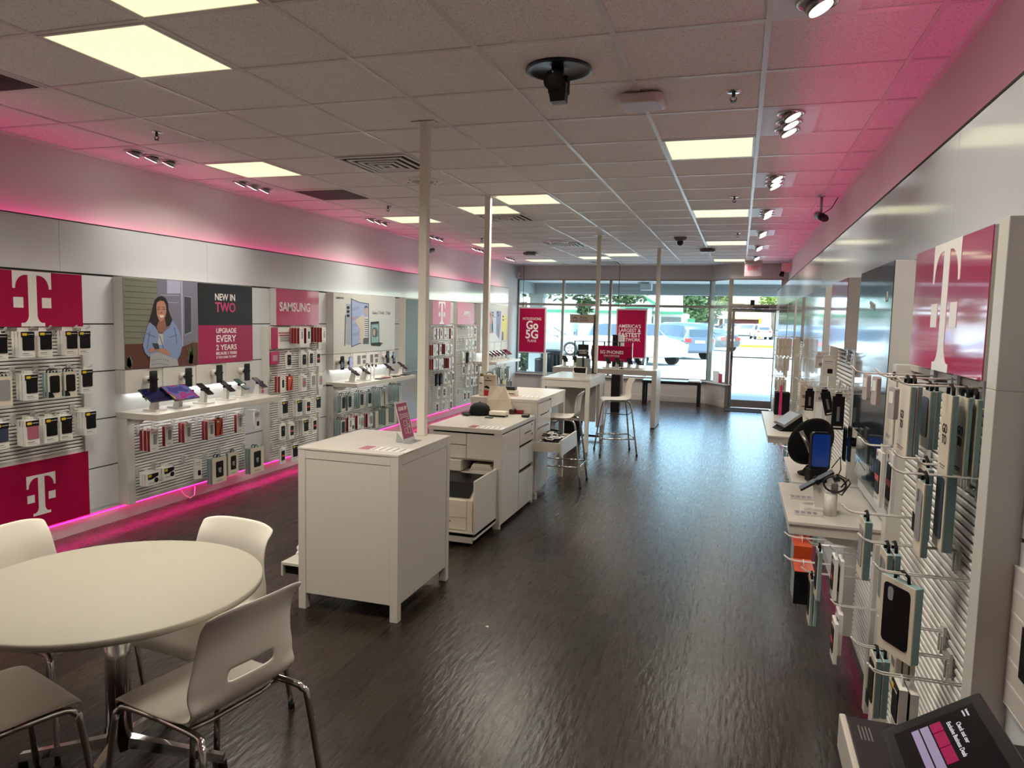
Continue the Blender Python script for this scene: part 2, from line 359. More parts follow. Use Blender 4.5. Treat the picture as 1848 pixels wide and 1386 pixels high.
def window(x0, x1, z0, z1, Y, p=None, q=None):
    global wn; wn += 1
    root = thing('window_%d' % wn, None, None, ((x0+x1)/2, Y, z0)); root['kind'] = 'structure'
    g = G(); w = .026
    g.box((x0, Y+.02, z0), (x0+w, Y+.11, z1), ALU); g.box((x1-w, Y+.02, z0), (x1, Y+.11, z1), ALU)
    g.box((x0+w, Y+.02, z0), (x1-w, Y+.11, z0+w), ALU); g.box((x0+w, Y+.02, z1-w), (x1-w, Y+.11, z1), ALU)
    part(root, 'frame', g)
    g = G(); g.box((x0+w, Y+.06, z0+w), (x1-w, Y+.066, z1-w), GLASS); part(root, 'pane', g)
MX = [-4.83, -3.785, -2.73, -1.69, -.62]
for a, b in zip(MX, MX[1:]):
    window(a, b, .475, 2.03, YF); window(a, b, 2.03, HDR, YF)
def window_angled(z0, z1):
    global wn; wn += 1
    root = thing('window_%d' % wn, None, None, (-.43, 15.5, z0)); root['kind'] = 'structure'
    a, b = Vector(PA), Vector(PB); d = (b-a).normalized()
    def at(t): v = a+d*t; return (v.x, v.y)
    Ln = (b-a).length; g = G(); w = .03
    for t0, t1, c0, c1 in ((0, w, z0, z1), (Ln-w, Ln, z0, z1), (w, Ln-w, z0, z0+w), (w, Ln-w, z1-w, z1)): slab(at(t0), at(t1), c0, c1, .08, ALU, g)
    part(root, 'frame', g); g = G(); slab(at(w), at(Ln-w), z0+w, z1-w, .006, GLASS, g); part(root, 'pane', g)
window_angled(.475, 2.03); window_angled(2.03, HDR)
# transom over the door and the door itself
window(-.235, .76, 2.06, HDR, YD)
root = thing('door_1', None, None, (.26, YD, 0)); root['kind'] = 'structure'
BRZ = M('door_metal', (128, 120, 114), .4, metal=.5)
g = G(); g.box((-.235, YD, 0), (-.17, YD+.12, 2.06), BRZ); g.box((.70, YD, 0), (.76, YD+.12, 2.06), BRZ); g.box((-.17, YD, 2.0), (.70, YD+.12, 2.06), BRZ); part(root, 'door_frame', g)
g = G(); g.box((-.165, YD+.03, .02), (-.11, YD+.075, 1.995), BRZ); g.box((.645, YD+.03, .02), (.695, YD+.075, 1.995), BRZ); g.box((-.11, YD+.03, .02), (.645, YD+.075, .17), BRZ); g.box((-.11, YD+.03, 1.93), (.645, YD+.075, 1.995), BRZ); part(root, 'stile', g)
g = G(); g.box((-.11, YD+.05, .17), (.645, YD+.056, 1.93), GLASS); part(root, 'pane', g)
g = G(); g.tube([(-.14, YD+.03, 1.03), (-.14, YD-.03, 1.03), (.67, YD-.03, 1.03), (.67, YD+.03, 1.03)], .012, DARKMETAL); part(root, 'push_bar', g)
g = G(); g.box((.22, YD-.06, 2.005), (.52, YD, 2.05), DARKMETAL, .004); g.tube([(.30, YD-.03, 2.0), (.26, YD-.16, 1.99), (.42, YD+.03, 1.985)], .008, DARKMETAL); part(root, 'door_closer', g)
g = G(); g.box((-.155, YD+.0, 1.0), (-.12, YD+.03, 1.12), DARKMETAL, .003); part(root, 'lock', g)
g = G(); g.box((.17, YD+.0, 2.07), (.25, YD+.04, 2.17), BLACKM, .004); single('door_sensor', g, 'small dark sensor box above the glass shop door', 'sensor')
g = G(); g.box((-.22, YD-.62, .0), (.62, YD-.02, .012), M('door_mat', (42, 42, 44), .95, noise=.3, bump=.5, scale=200), .004); single('door_mat', g, 'dark entrance mat on the floor before the glass door', 'mat')

# ------------------------------------------------------------------ ceiling fixtures
def cell(c, r): return GX0+c*GS, GY0+r*GS
DIFF = bpy.data.materials.new('troffer_diffuser'); DIFF.use_nodes = True
_b = DIFF.node_tree.nodes['Principled BSDF']; _b.inputs['Base Color'].default_value = (.3, .3, .26, 1); _b.inputs['Emission Color'].default_value = (1, .96, .56, 1); _b.inputs['Emission Strength'].default_value = 1.12
def troffer(c, r, where):
    x, y = cell(c, r); S = GS
    t = thing('ceiling_light', 'square lit ceiling panel '+where, 'ceiling light', (x+S/2, y+S/2, CEIL), group='square ceiling lights')
    g = G()
    for a, b in (((x+.014, y+.014), (x+S-.014, y+.03)), ((x+.014, y+S-.03), (x+S-.014, y+S-.014)), ((x+.014, y+.03), (x+.03, y+S-.03)), ((x+S-.03, y+.03), (x+S-.014, y+S-.03))):
        g.box((*a, CEIL-.008), (*b, CEIL), GRIDM)
    part(t, 'frame', g)
    g = G(); g.box((x+.03, y+.03, CEIL-.005), (x+S-.03, y+S-.03, CEIL-.001), DIFF); part(t, 'diffuser', g)
    add_light('troffer_lamp', 'AREA', (x+S/2, y+S/2, CEIL-.012), TROFFER_W, (1, .95, .82), (0, 0, 0), shape='SQUARE', size=S-.08, spread=math.radians(148))
for c, r, wh in ((-2, -1, 'nearest on the left, above the round table'), (-1, -2, 'cut by the top edge of the photo'), (-4, 3, 'before the dark return grille on the left'),
                 (2, 3, 'nearest on the right, past the pale access point'), (-1, 6, 'right of the second pole'), (-2, 7, 'crossed by the second pole'), (-4, 8, 'crossed by the nearest pole'),
                 (2, 8, 'second along the right row'), (-4, 13, 'left behind the second pole'), (2, 13, 'third along the right row'), (-4, 18, 'last at the left window corner'),
                 (2, 18, 'last at the right before the door'), (-2, 17, 'left of the third pole near the window'), (-1, 16, 'right of the third pole near the window')):
    troffer(c, r, wh)
for c, r in ((2, -2), (-4, -2)):
    x, y = cell(c, r); t = thing('ceiling_light', 'square lit ceiling panel above the camera position', 'ceiling light', (x+GS/2, y+GS/2, CEIL), group='square ceiling lights')
    g = G(); g.box((x+.03, y+.03, CEIL-.006), (x+GS-.03, y+GS-.03, CEIL-.001), DIFF); part(t, 'diffuser', g)
    add_light('troffer_lamp', 'AREA', (x+GS/2, y+GS/2, CEIL-.012), TROFFER_W, (1, .95, .82), (0, 0, 0), shape='SQUARE', size=GS-.08, spread=math.radians(148))
BULB = M('spot_lens', (255, 252, 246), .3, emit=6.0)
def spot_panel(x0, r, where, tilt):
    y0 = GY0+r*GS; w = .305
    t = thing('spotlight_panel', 'white panel of three swivel spotlights '+where, 'spotlights', (x0+w/2, y0+GS/2, CEIL), group='spotlight panels')
    g = G(); g.box((x0, y0+.013, CEIL-.006), (x0+w, y0+GS-.013, CEIL-.0005), M('spot_plate', (224, 224, 224), .4)); part(t, 'plate', g)
    for k in range(3):
        c = Vector((x0+w/2, y0+.13+k*.175, CEIL-.006)); ax = Vector((tilt*.5, -.08, -1)).normalized()
        h = G(); h.lathe([(.072, .0), (.076, -.006), (.066, -.01), (.062, .0)], c, CHROME, 24, caps=False); h.cyl(c-ax*.004, c+ax*.028, .052, STEEL, .05, 20)
        ring = part(t, 'lamp_housing', h)
        h = G(); h.cyl(c+ax*.0285, c+ax*.031, .044, BULB, n=20); part(ring, 'lens', h)
    L = add_light('spot_lamp', 'SPOT', (x0+w/2, y0+GS/2, CEIL-.05), SPOT_W, (1, .97, .92), (0, math.radians(-17)*tilt, 0), spot_size=math.radians(84), spot_blend=1.0, shadow_soft_size=.06)
for r, wh in ((-1, 'cut by the top edge of the photo'), (2, 'nearest whole one on the right'), (5, 'second whole one on the right'), (8, 'third along the right, beside a light'), (11, 'fourth along the right'), (14, 'fifth along the right'), (17, 'last on the right by the exit sign')):
    spot_panel(GX0+3*GS+.012, r, wh, 1)
for r, wh in ((2, 'nearest along the left wall'), (4, 'second along the left wall'), (8, 'third along the left wall, before the nearest pole'), (11, 'fourth along the left wall'), (14, 'fifth along the left wall'), (17, 'last along the left wall')):
    spot_panel(GX0-4.5*GS-.012, r, wh, -1)
VENTM = M('vent_white', (232, 228, 224), .4); VENTD = M('vent_dark', (44, 42, 42), .8)
def diffuser(c, r, where):
    x, y = cell(c, r); t = thing('ceiling_vent', 'square stepped air diffuser '+where, 'vent', (x+GS/2, y+GS/2, CEIL), group='square air diffusers')
    g = G(); g.box((x+.015, y+.015, CEIL-.006), (x+GS-.015, y+GS-.015, CEIL-.001), VENTD); part(t, 'throat', g)
    for k, h in enumerate((.29, .225, .165, .11, .055)):
        q = G(); cx, cy_ = x+GS/2, y+GS/2; z1 = CEIL-.007-.004*k; i = h-.022
        for a, b in (((-h, -h), (h, -i)), ((-h, i), (h, h)), ((-h, -i), (-i, i)), ((i, -i), (h, i))): q.box((cx+a[0], cy_+a[1], z1-.008), (cx+b[0], cy_+b[1], z1), VENTM)
        part(t, 'louvre_ring', q)
for c, r, wh in ((-2, 3, 'left of the nearest pole'), (-2, 8, 'right of the second pole'), (-2, 13, 'behind the round ceiling speaker, far half'), (-2, 19, 'farthest, by the front header')): diffuser(c, r, wh)
for c, r, wh in ((-4, 5, 'between the square lights on the left'), (-4, -1, 'at the left edge of the photo')):
    x, y = cell(c, r); t = thing('return_grille', 'dark ribbed return air grille '+wh, 'vent', (x+GS/2, y+GS/2, CEIL))
    g = G(); g.box((x+.014, y+.014, CEIL-.004), (x+GS-.014, y+GS-.014, CEIL-.001), VENTD); part(t, 'backing', g)
    g = G()
    for k in range(30): g.box((x+.03, y+.03+k*.0187, CEIL-.009), (x+GS-.03, y+.036+k*.0187, CEIL-.004), M('grille_rib', (96, 90, 88), .5))
    part(t, 'ribs', g)
    g = G()
    for a, b in (((x+.014, y+.014), (x+GS-.014, y+.03)), ((x+.014, y+GS-.03), (x+GS-.014, y+GS-.014)), ((x+.014, y+.03), (x+.03, y+GS-.03)), ((x+GS-.03, y+.03), (x+GS-.014, y+GS-.03))): g.box((*a, CEIL-.011), (*b, CEIL), VENTM)
    part(t, 'frame', g)
for (x, y), wh in (((-2.71, 5.94), 'crossed by the nearest pole'), ((-2.73, 10.94), 'in the far half of the ceiling')):
    t = thing('ceiling_speaker', 'round white ceiling speaker '+wh, 'speaker', (x, y, CEIL), group='ceiling speakers')
    g = G(); g.lathe([(.001, -.012), (.10, -.012), (.105, -.018), (.165, -.014), (.17, 0)], (x, y, CEIL), VENTM, 32, caps=False); part(t, 'rim', g)
    g = G(); g.lathe([(.001, -.017), (.098, -.015)], (x, y, CEIL), M('speaker_mesh', (164, 158, 154), .6), 32, caps=False); part(t, 'mesh_cover', g)
    g = G()
    for k in range(6): a = k*PI/3; g.cyl((x+.135*math.cos(a), y+.135*math.sin(a), CEIL-.021), (x+.135*math.cos(a), y+.135*math.sin(a), CEIL-.015), .006, BLACKM, n=8)
    part(t, 'screws', g)
# ring-mounted ceiling camera
x, y = -.88, 3.46
t = thing('ceiling_camera', 'black camera hanging from a round recess in the ceiling', 'camera', (x, y, CEIL))
g = G(); g.lathe([(.155, 0), (.158, -.012), (.14, -.014), (.13, -.002), (.001, -.0015)], (x, y, CEIL), BLACK, 36, caps=False); part(t, 'ring', g)
g = G(); g.cyl((x-.005, y, CEIL), (x-.005, y, CEIL-.05), .03, BLACK); g.box((x-.045, y-.03, CEIL-.12), (x+.05, y+.03, CEIL-.04), BLACKM, .008); part(t, 'bracket', g)
g = G(); g.cyl((x-.01, y-.065, CEIL-.072), (x-.01, y+.02, CEIL-.062), .047, BLACK, n=24); g.prism([(x-.04, y-.055, CEIL-.08), (x+.05, y-.055, CEIL-.08), (x+.045, y-.055, CEIL-.165), (x-.025, y-.055, CEIL-.165)], (0, .06, 0), BLACK); b_ = part(t, 'body', g)
g = G(); g.cyl((x-.01, y-.067, CEIL-.073), (x-.01, y-.0655, CEIL-.0728), .03, M('lens_glass', (60, 58, 62), .1), n=20); g.ball((x-.012, y-.066, CEIL-.034), .006, LETTER); part(b_, 'lens', g)
def access_point(x, y, where, col=(206, 190, 190)):
    t = thing('access_point', 'pale rounded wireless access point '+where, 'access point', (x, y, CEIL))
    m = M('access_point_shell_%d' % col[0], col, .35); g = G(); R = .012
    def rr(h, z): return [g.bm.verts.new((x+sx*(h-.05)+.05*math.cos(a), y+sy_*(h-.05)+.05*math.sin(a), z)) for sx, sy_, a0 in ((1, 1, 0), (-1, 1, PI/2), (-1, -1, PI), (1, -1, 1.5*PI)) for a in [a0+k*PI/10 for k in range(6)]]
    g.loft([rr(.115, CEIL-.014), rr(.122, CEIL-.026), rr(.115, CEIL-.05), rr(.095, CEIL-.058)], m); part(t, 'shell', g)
    g = G(); g.box((x-.07, y-.07, CEIL-.014), (x+.07, y+.07, CEIL), BLACKM); part(t, 'mount', g)
access_point(-.55, 3.97, 'hanging beside the ceiling camera'); access_point(-3.63, 12.61, 'far left by the windows', (120, 108, 104)); access_point(-.56, 12.21, 'far right on the grid before the exit sign', (110, 100, 96))
x, y = -.86, 10.53
t = thing('dome_camera', 'dark dome camera on the ceiling in the far half', 'camera', (x, y, CEIL))
g = G(); g.lathe([(.09, 0), (.09, -.02), (.07, -.05), (.05, -.055)], (x, y, CEIL), M('dome_base', (120, 112, 108), .4), 24); part(t, 'base', g)
g = G(); g.ball((x, y, CEIL-.075), .045, BLACK); part(t, 'dome', g)
for (x, y), wh in (((-.09, 4.0), 'nearest on the right, by the spotlights'), ((-.11, 7.25), 'second on the right row'), ((-.09, 10.15), 'third on the right row'), ((-3.78, 4.03), 'nearest on the left, above the wall band'), ((-3.72, 7.26), 'left, before the nearest pole'), ((-3.76, 10.38), 'far left, behind the second pole')):
    t = thing('sprinkler_head', 'fire sprinkler with round plate '+wh, 'sprinkler', (x, y, CEIL), group='ceiling sprinklers')
    g = G(); g.lathe([(.001, -.007), (.03, -.007), (.042, -.001), (.042, 0)], (x, y, CEIL), CHROME, 20, caps=False); part(t, 'plate', g)
    g = G(); g.cyl((x, y, CEIL-.005), (x, y, CEIL-.03), .009, DARKMETAL, n=10); g.tube([(x-.012, y, CEIL-.03), (x-.016, y, CEIL-.04), (x, y, CEIL-.052)], .003, DARKMETAL); g.tube([(x+.012, y, CEIL-.03), (x+.016, y, CEIL-.04), (x, y, CEIL-.052)], .003, DARKMETAL); g.cyl((x, y, CEIL-.051), (x, y, CEIL-.054), .015, DARKMETAL, n=12); part(t, 'nozzle', g)
def stalk_camera(x, y, s, label):
    t = thing('bullet_camera', label, 'camera', (x, y, CEIL))
    g = G(); g.cyl((x, y, CEIL), (x, y, CEIL-.16), .012, STEEL, n=10); g.cyl((x, y, CEIL), (x, y, CEIL-.008), .03, STEEL, n=14); part(t, 'stalk', g)
    a, b = Vector((x-s*.02, y+.10, CEIL-.155)), Vector((x+s*.02, y-.12, CEIL-.215)); d = (b-a).normalized()
    g = G(); g.cyl(a, b, .034, BLACK, n=14); g.cyl(b, b+d*.05, .026, BLACK, n=14); bd = part(t, 'body', g)
    g = G(); g.cyl(b+d*.05, b+d*.052, .018, M('lens_glass'), n=14); part(bd, 'lens', g)
    g = G(); g.tube([a, a+Vector((s*.06, .03, .02)), a+Vector((s*.12, .0, .06)), (x+s*.14, y+.02, CEIL-.01)], .004, BLACK, 6); part(t, 'cable', g)
stalk_camera(.66, 7.35, 1, 'black bullet camera on a stalk above the right wall'); stalk_camera(-4.62, 10.4, -1, 'black bullet camera on a stalk above the left wall')
# exit sign, emergency lamp, corner sounder
t = thing('exit_sign', 'clear exit sign with red lettering above the glass door', 'exit sign', (.18, 14.55, CEIL))
x, y = .18, 14.55
g = G(); g.box((x-.16, y-.03, CEIL-.05), (x+.16, y+.03, CEIL), M('exit_housing', (190, 180, 176), .4), .006); part(t, 'housing', g)
g = G(); g.box((x-.155, y-.004, CEIL-.29), (x+.155, y+.004, CEIL-.05), M('exit_plate', (214, 190, 194), .15, alpha=.55)); pl = part(t, 'plate', g)
g = text_g('EXIT', .12, M('exit_red', (206, 84, 112), .4), bold=.03, sx=.8); g.xf(TR(x, y-.006, CEIL-.145) @ FACE_C); part(pl, 'lettering', g)
t = thing('emergency_horn', 'small beige alarm horn on the right wall beside the exit', 'alarm', (.80, 14.4, 2.74))
g = G(); g.box((.68, 14.33, 2.67), (.84, 14.5, 2.83), M('horn_body', (216, 184, 176), .4), .01); part(t, 'body', g); g = G(); g.cyl((.70, 14.40, 2.67), (.68, 14.36, 2.60), .03, BLACKM, .045); part(t, 'lamp', g)
t = thing('motion_sensor', 'small white motion sensor high in the left window corner', 'sensor', (-4.82, 15.7, 2.66))
g = G(); g.box((-4.84, 15.66, 2.6), (-4.77, 15.76, 2.73), WALLW, .012); part(t, 'body', g); g = G(); g.box((-4.772, 15.68, 2.62), (-4.766, 15.74, 2.66), GREYP); part(t, 'lens', g)
# ================================================================== packages, hooks (own frame: front faces +x, hangs down from z=0, width along y)
_pk = {}
def rrect(w, h, r, n=5):
    return [(sx*(w/2-r)+r*math.cos(a0+k*PI/2/n), sz*(h/2-r)+r*math.sin(a0+k*PI/2/n)) for sx, sz, a0 in ((1, 1, 0), (-1, 1, PI/2), (-1, -1, PI), (1, -1, 1.5*PI)) for k in range(n+1)]
def plate(g, cy_, cz, w, h, r, x, d, m):
    g.prism([(x, cy_+a, cz+b) for a, b in rrect(w, h, r)], (d, 0, 0), m)
def pk(kind, w, h, t, **o):
    key = (kind, w, h, t, tuple(sorted((k, str(getattr(v, 'name', v))) for k, v in o.items())))
    if key in _pk: return _pk[key]
    P = []
    def add(nm, f, label=None):
        g = G(); f(g); P.append((nm, g.mesh(nm), label))
    case = o.get('case', PRINTK)
    def tab(col=CARD):
        add('hang_tab', lambda g: g.prism([(-t*.5, -.018, 0), (-t*.5, .018, 0), (-t*.5, .014, .024), (-t*.5, -.014, .024)], (-.0012, 0, 0), col))
    if kind == 'badge':      # white case pack with a black header and yellow badge
        tab(); add('carton', lambda g: g.box((-t, -w/2, -h), (0, w/2, 0), CARD))
        add('phone_case', lambda g: plate(g, w*.03, -h*.42, w*.84, h*.62, .008, 0, .003, case))
        add('header', lambda g: (g.box((0, -w*.47, -h*.22), (.004, w*.47, -h*.012), PRINTK)))
        add('badge', lambda g: plate(g, -w*.24, -h*.11, w*.34, h*.1, .005, .004, .001, YELLOW), 'yellow badge')
        add('caption', lambda g: (g.box((0, -w*.38, -h*.86), (.0012, w*.1, -h*.835), GREYP), g.box((0, -w*.38, -h*.92), (.0012, w*.3, -h*.91), GREYP), g.box((.004, -w*.02, -h*.12), (.005, w*.4, -h*.1), LETTER)))
    elif kind == 'book':     # teal sleeve with a cream front
        add('carton', lambda g: g.box((-t, -w/2, -h), (-.003, w/2, 0), TEAL))
        add('front_panel', lambda g: g.box((-.003, -w/2, -h), (0, w/2, 0), CREAM))
        add('hanger', lambda g: g.tube([(-t/2, -.026, -.004), (-t/2, -.022, .018), (-t/2, 0, .026), (-t/2, .022, .018), (-t/2, .026, -.004)], .0045, BLACKM, 6))
        if o.get('win', 1):
            add('phone_case', lambda g: plate(g, 0, -h*o.get('wz', .46), w*o.get('ww', .72), h*o.get('wh', .7), .012, 0, .0025, case))
        if o.get('cam'): add('camera_cutout', lambda g: plate(g, -w*.16, -h*.2, w*.16, h*.18, .008, .0025, .0012, CLEARC))
        if o.get('logo'):
            def lg(g):
                for k, s in enumerate(('GO', 'TO')):
                    q = text_g(s, o['logo'], LETTER if o.get('win', 1) else PRINTK, bold=.012, sx=.85); q.xf(TR(.0028 if o.get('win', 1) else .0004, 0, -h*o.get('lz', .5)-k*o['logo']*.85+o['logo']*.4) @ FACE_L)
                    me = q.mesh('x'); g.bm.from_mesh(me); g.mats = list(me.materials); bpy.data.meshes.remove(me)
            add('lettering', lg)
            add('caption', lambda g: (g.box((0, -w*.25, -h*.9), (.001, w*.25, -h*.885), GREYP), g.box((0, -w*.18, -h*.93), (.001, w*.18, -h*.92), GREYP)))
        if o.get('corner'): add('corner_badge', lambda g: g.prism([(.0028, -w/2, -h)]+[(.0028, -w/2+w*.42*math.cos(k*PI/12), -h+w*.42*math.sin(k*PI/12)) for k in range(7)], (.001, 0, 0), BLACKM))
    elif kind == 'red':      # screen protector: red edge, white face
        tab(); add('carton', lambda g: g.box((-t, -w/2, -h), (-.002, w/2, 0), RED)); add('front_panel', lambda g: g.box((-.002, -w/2, -h), (0, w/2, 0), CARD))
        add('picture', lambda g: (plate(g, w*.08, -h*.45, w*.4, h*.5, .006, 0, .0012, o.get('pic', CLEARC)), g.box((0, -w*.3, -h*.12), (.001, w*.3, -h*.09), GREYP), g.box((0, -w*.3, -h*.9), (.001, w*.2, -h*.88), GREYP)))
    elif kind == 'band':     # white carton, open window with dark phone and a red band
        tab(); add('carton', lambda g: g.box((-t, -w/2, -h), (0, w/2, 0), CARD))
        add('phone_case', lambda g: plate(g, 0, -h*.48, w*.66, h*.62, .009, 0, .003, case))
        add('red_band', lambda g: g.box((.003, -w*.33, -h*.55), (.0042, w*.33, -h*.45), M('coral_band', (214, 70, 76), .4)), 'coral red band')
        add('caption', lambda g: (g.cyl((0, -w*.3, -h*.08), (.0015, -w*.3, -h*.08), w*.07, M('red_dot', (190, 24, 40), .4), n=12), g.box((0, -w*.3, -h*.9), (.001, w*.1, -h*.88), GREYP)))
    elif kind == 'clear':    # white carton with a clear case
        tab(); add('carton', lambda g: g.box((-t, -w/2, -h), (0, w/2, 0), CARD)); add('phone_case', lambda g: plate(g, 0, -h*.46, w*.68, h*.66, .01, 0, .004, o.get('case', CLEARC)))
        add('caption', lambda g: (g.box((0, -w*.35, -h*.9), (.001, w*.25, -h*.87), GREYP), g.box((.004, -w*.1, -h*.4), (.005, w*.1, -h*.3), GREYP)))
    elif kind == 'white':
        tab(); add('carton', lambda g: g.box((-t, -w/2, -h), (0, w/2, 0), CARD)); add('picture', lambda g: (plate(g, w*.12, -h*.7, w*.42, h*.28, .006, 0, .0012, o.get('pic', PRINTK)), g.box((0, -w*.35, -h*.15), (.001, w*.3, -h*.12), GREYP), g.box((0, -w*.35, -h*.25), (.001, w*.2, -h*.235), GREYP)))
    elif kind == 'slim':     # tall white spine with grey lettering lines
        tab(); add('carton', lambda g: g.box((-t, -w/2, -h), (0, w/2, 0), CREAM)); add('caption', lambda g: (g.box((0, -w*.2, -h*.55), (.001, w*.2, -h*.42), GREYP), g.box((0, -w*.25, -h*.9), (.001, w*.25, -h*.85), GREYP)))
    elif kind == 'orange':
        tab(BLACKM); add('carton', lambda g: g.box((-t, -w/2, -h), (-.002, w/2, 0), RED)); add('front_panel', lambda g: g.box((-.002, -w/2, -h), (0, w/2, 0), ORANGE))
        add('picture', lambda g: g.prism([(0, -w*.1, -h*.95), (0, w*.1, -h*.98), (0, w*.42, -h*.25), (0, w*.34, -h*.2), (0, w*.1, -h*.62)], (.0015, 0, 0), PRINTK)); add('caption', lambda g: g.box((0, -w*.38, -h*.2), (.001, -w*.05, -h*.1), LETTER))
    elif kind == 'small':    # landscape accessory pack
        tab(); add('carton', lambda g: g.box((-t, -w/2, -h), (0, w/2, 0), CARD)); add('header', lambda g: g.prism([(0, -w*.45, -h*.5), (0, -w*.1, -h*.5), (0, w*.45, -h*.3), (0, w*.45, -h*.04), (0, -w*.45, -h*.04)], (.001, 0, 0), PRINTK))
        add('badge', lambda g: plate(g, -w*.28, -h*.2, w*.24, h*.2, .004, .001, .001, YELLOW), 'yellow badge')
        add('picture', lambda g: (g.cyl((0, w*.25, -h*.62), (.004, w*.25, -h*.62), h*.2, PRINTK, n=14), g.box((0, -w*.4, -h*.8), (.001, w*.1, -h*.76), GREYP)))
    elif kind == 'black':    # slim black accessory box
        add('carton', lambda g: g.box((-t, -w/2, -h), (0, w/2, 0), BLACKM)); tab(BLACKM)
        add('caption', lambda g: g.box((0, -w*.12, -h*.75), (.001, w*.12, -h*.3), GREYP)); add('stripe', lambda g: g.box((0, -w*.35, -h*.94), (.001, w*.35, -h*.9), LETTER))
    elif kind == 'speaker':  # boxed device, orange top, black printed side
        add('carton', lambda g: g.box((-t, -w/2, -h), (0, w/2, 0), o.get('body', BLACK))); add('top_flap', lambda g: g.box((-t, -w/2, 0), (0, w/2, .003), ORANGE)); add('front_panel', lambda g: g.box((0, -w*.45, -h*.95), (.001, w*.45, -h*.05), CLEARC))
        add('caption', lambda g: (g.box((-t*.9, w/2, -h*.12), (-t*.65, w/2+.001, -h*.05), ORANGE), g.box((-t*.9, -w/2-.001, -h*.12), (-t*.65, -w/2, -h*.05), ORANGE), g.box((-t*.65, -w/2-.001, -h*.5), (-t*.35, -w/2, -h*.46), GREYP)))
        add('hang_strap', lambda g: g.tube([(-t*.5, -.02, .003), (-t*.5, 0, .03), (-t*.5, .02, .003)], .003, WIRE, 6))
    _pk[key] = P; return P
def put(P, name, label, cat, loc, rz=0.0, group=None, tilt=0.0):
    o = thing(name, label, cat, loc, rz, group)
    for nm, me, lb in P:
        c = link(nm, me, o)
        if tilt: c.matrix_local = RX(tilt)
        if lb: c['label'] = lb
    return o
# sizes of the recurring packs: (kind, w, h, t, options)
KINDS = {
 'B': ('badge', .098, .172, .022, {}), 'Bp': ('badge', .098, .172, .022, dict(case=PINKCASE)), 'Bn': ('badge', .098, .172, .022, dict(case=BLUEC)),
 'G': ('book', .10, .17, .022, dict(corner=1)), 'Gc': ('book', .11, .19, .024, dict(case=CLEARC, cam=1)), 'Gk': ('book', .10, .19, .024, {}),
 'GT': ('book', .19, .235, .026, dict(ww=.52, wh=.62, logo=.03)), 'GS': ('book', .15, .215, .026, dict(ww=.5, wh=.6, logo=.026)), 'GL': ('book', .21, .25, .028, dict(ww=.52, wh=.62, logo=.03)),
 'T': ('book', .078, .22, .02, dict(win=0)), 'R': ('red', .085, .165, .03, {}), 'Rk': ('red', .085, .165, .03, dict(pic=PRINTK)),
 'K': ('band', .09, .165, .02, {}), 'Kc': ('band', .09, .165, .02, dict(case=CLEARC)), 'C': ('clear', .09, .16, .02, {}), 'Cd': ('clear', .085, .165, .018, dict(case=PRINTK)),
 'W': ('white', .085, .165, .016, {}), 'S': ('slim', .075, .21, .02, {}), 'O': ('orange', .09, .15, .02, {}), 'Y': ('small', .12, .10, .022, {}), 'N': ('black', .075, .19, .03, {}),
}
DESC = {'B': 'black case in yellow-badged pack', 'Bp': 'rose pink case in yellow-badged pack', 'Bn': 'navy case in yellow-badged pack', 'G': 'black case in cream and teal sleeve',
 'Gc': 'clear case in cream and teal sleeve', 'Gk': 'black case in tall teal sleeve', 'GT': 'tablet cover in cream and teal box', 'GS': 'small tablet cover in teal box', 'GL': 'large tablet cover in teal box',
 'T': 'plain teal and cream folio box', 'R': 'red edged white protector pack', 'Rk': 'red edged pack with dark picture', 'K': 'dark phone case with coral band', 'Kc': 'smoke case with coral band', 'C': 'clear phone case in white box',
 'Cd': 'dark phone case in white box', 'W': 'white accessory pack', 'S': 'slim cream carton', 'O': 'orange and dark red pack', 'Y': 'small yellow-badged accessory pack', 'N': 'black slim accessory box'}
SHORT = {'B': 'package', 'T': 'box', 'S': 'box', 'N': 'box'}
HOOKW = WIRE
def hook(x, y, z, s, length, label, group, tagged=True):
    """double-wire peg hook standing off the wall; s=+1 points to +X"""
    t = thing('peg_hook', label, 'hook', (x, y, z), 0 if s > 0 else PI, group)
    if (length, tagged) not in _pk:
        L = length; g = G()
        for dy in (-.007, .007): g.tube([(0, dy, .0), (L*.86, dy, 0), (L*.95, dy, .006), (L, dy*.9, .02)], .0023, HOOKW, 6)
        g.tube([(L, -.0065, .02), (L+.003, 0, .022), (L, .0065, .02)], .0023, HOOKW, 6); a = g.mesh('wire')
        g = G(); g.box((-.006, -.02, -.05), (.002, .02, .02), TAG, .001); g.box((0, -.016, -.062), (.006, -.008, -.01), TAG); g.box((0, .008, -.062), (.006, .016, -.01), TAG); b = g.mesh('bracket')
        _pk[(length, tagged)] = (a, b)
    a, b = _pk[(length, tagged)]; link('wire', a, t); link('bracket', b, t); return t
def where_label(desc, k, n, row, bay):
    pos = ('only one' if n == 1 else ORD[k]+' from left')
    return '%s, %s, %s row, %s' % (desc, pos, row, bay)
HG = {}
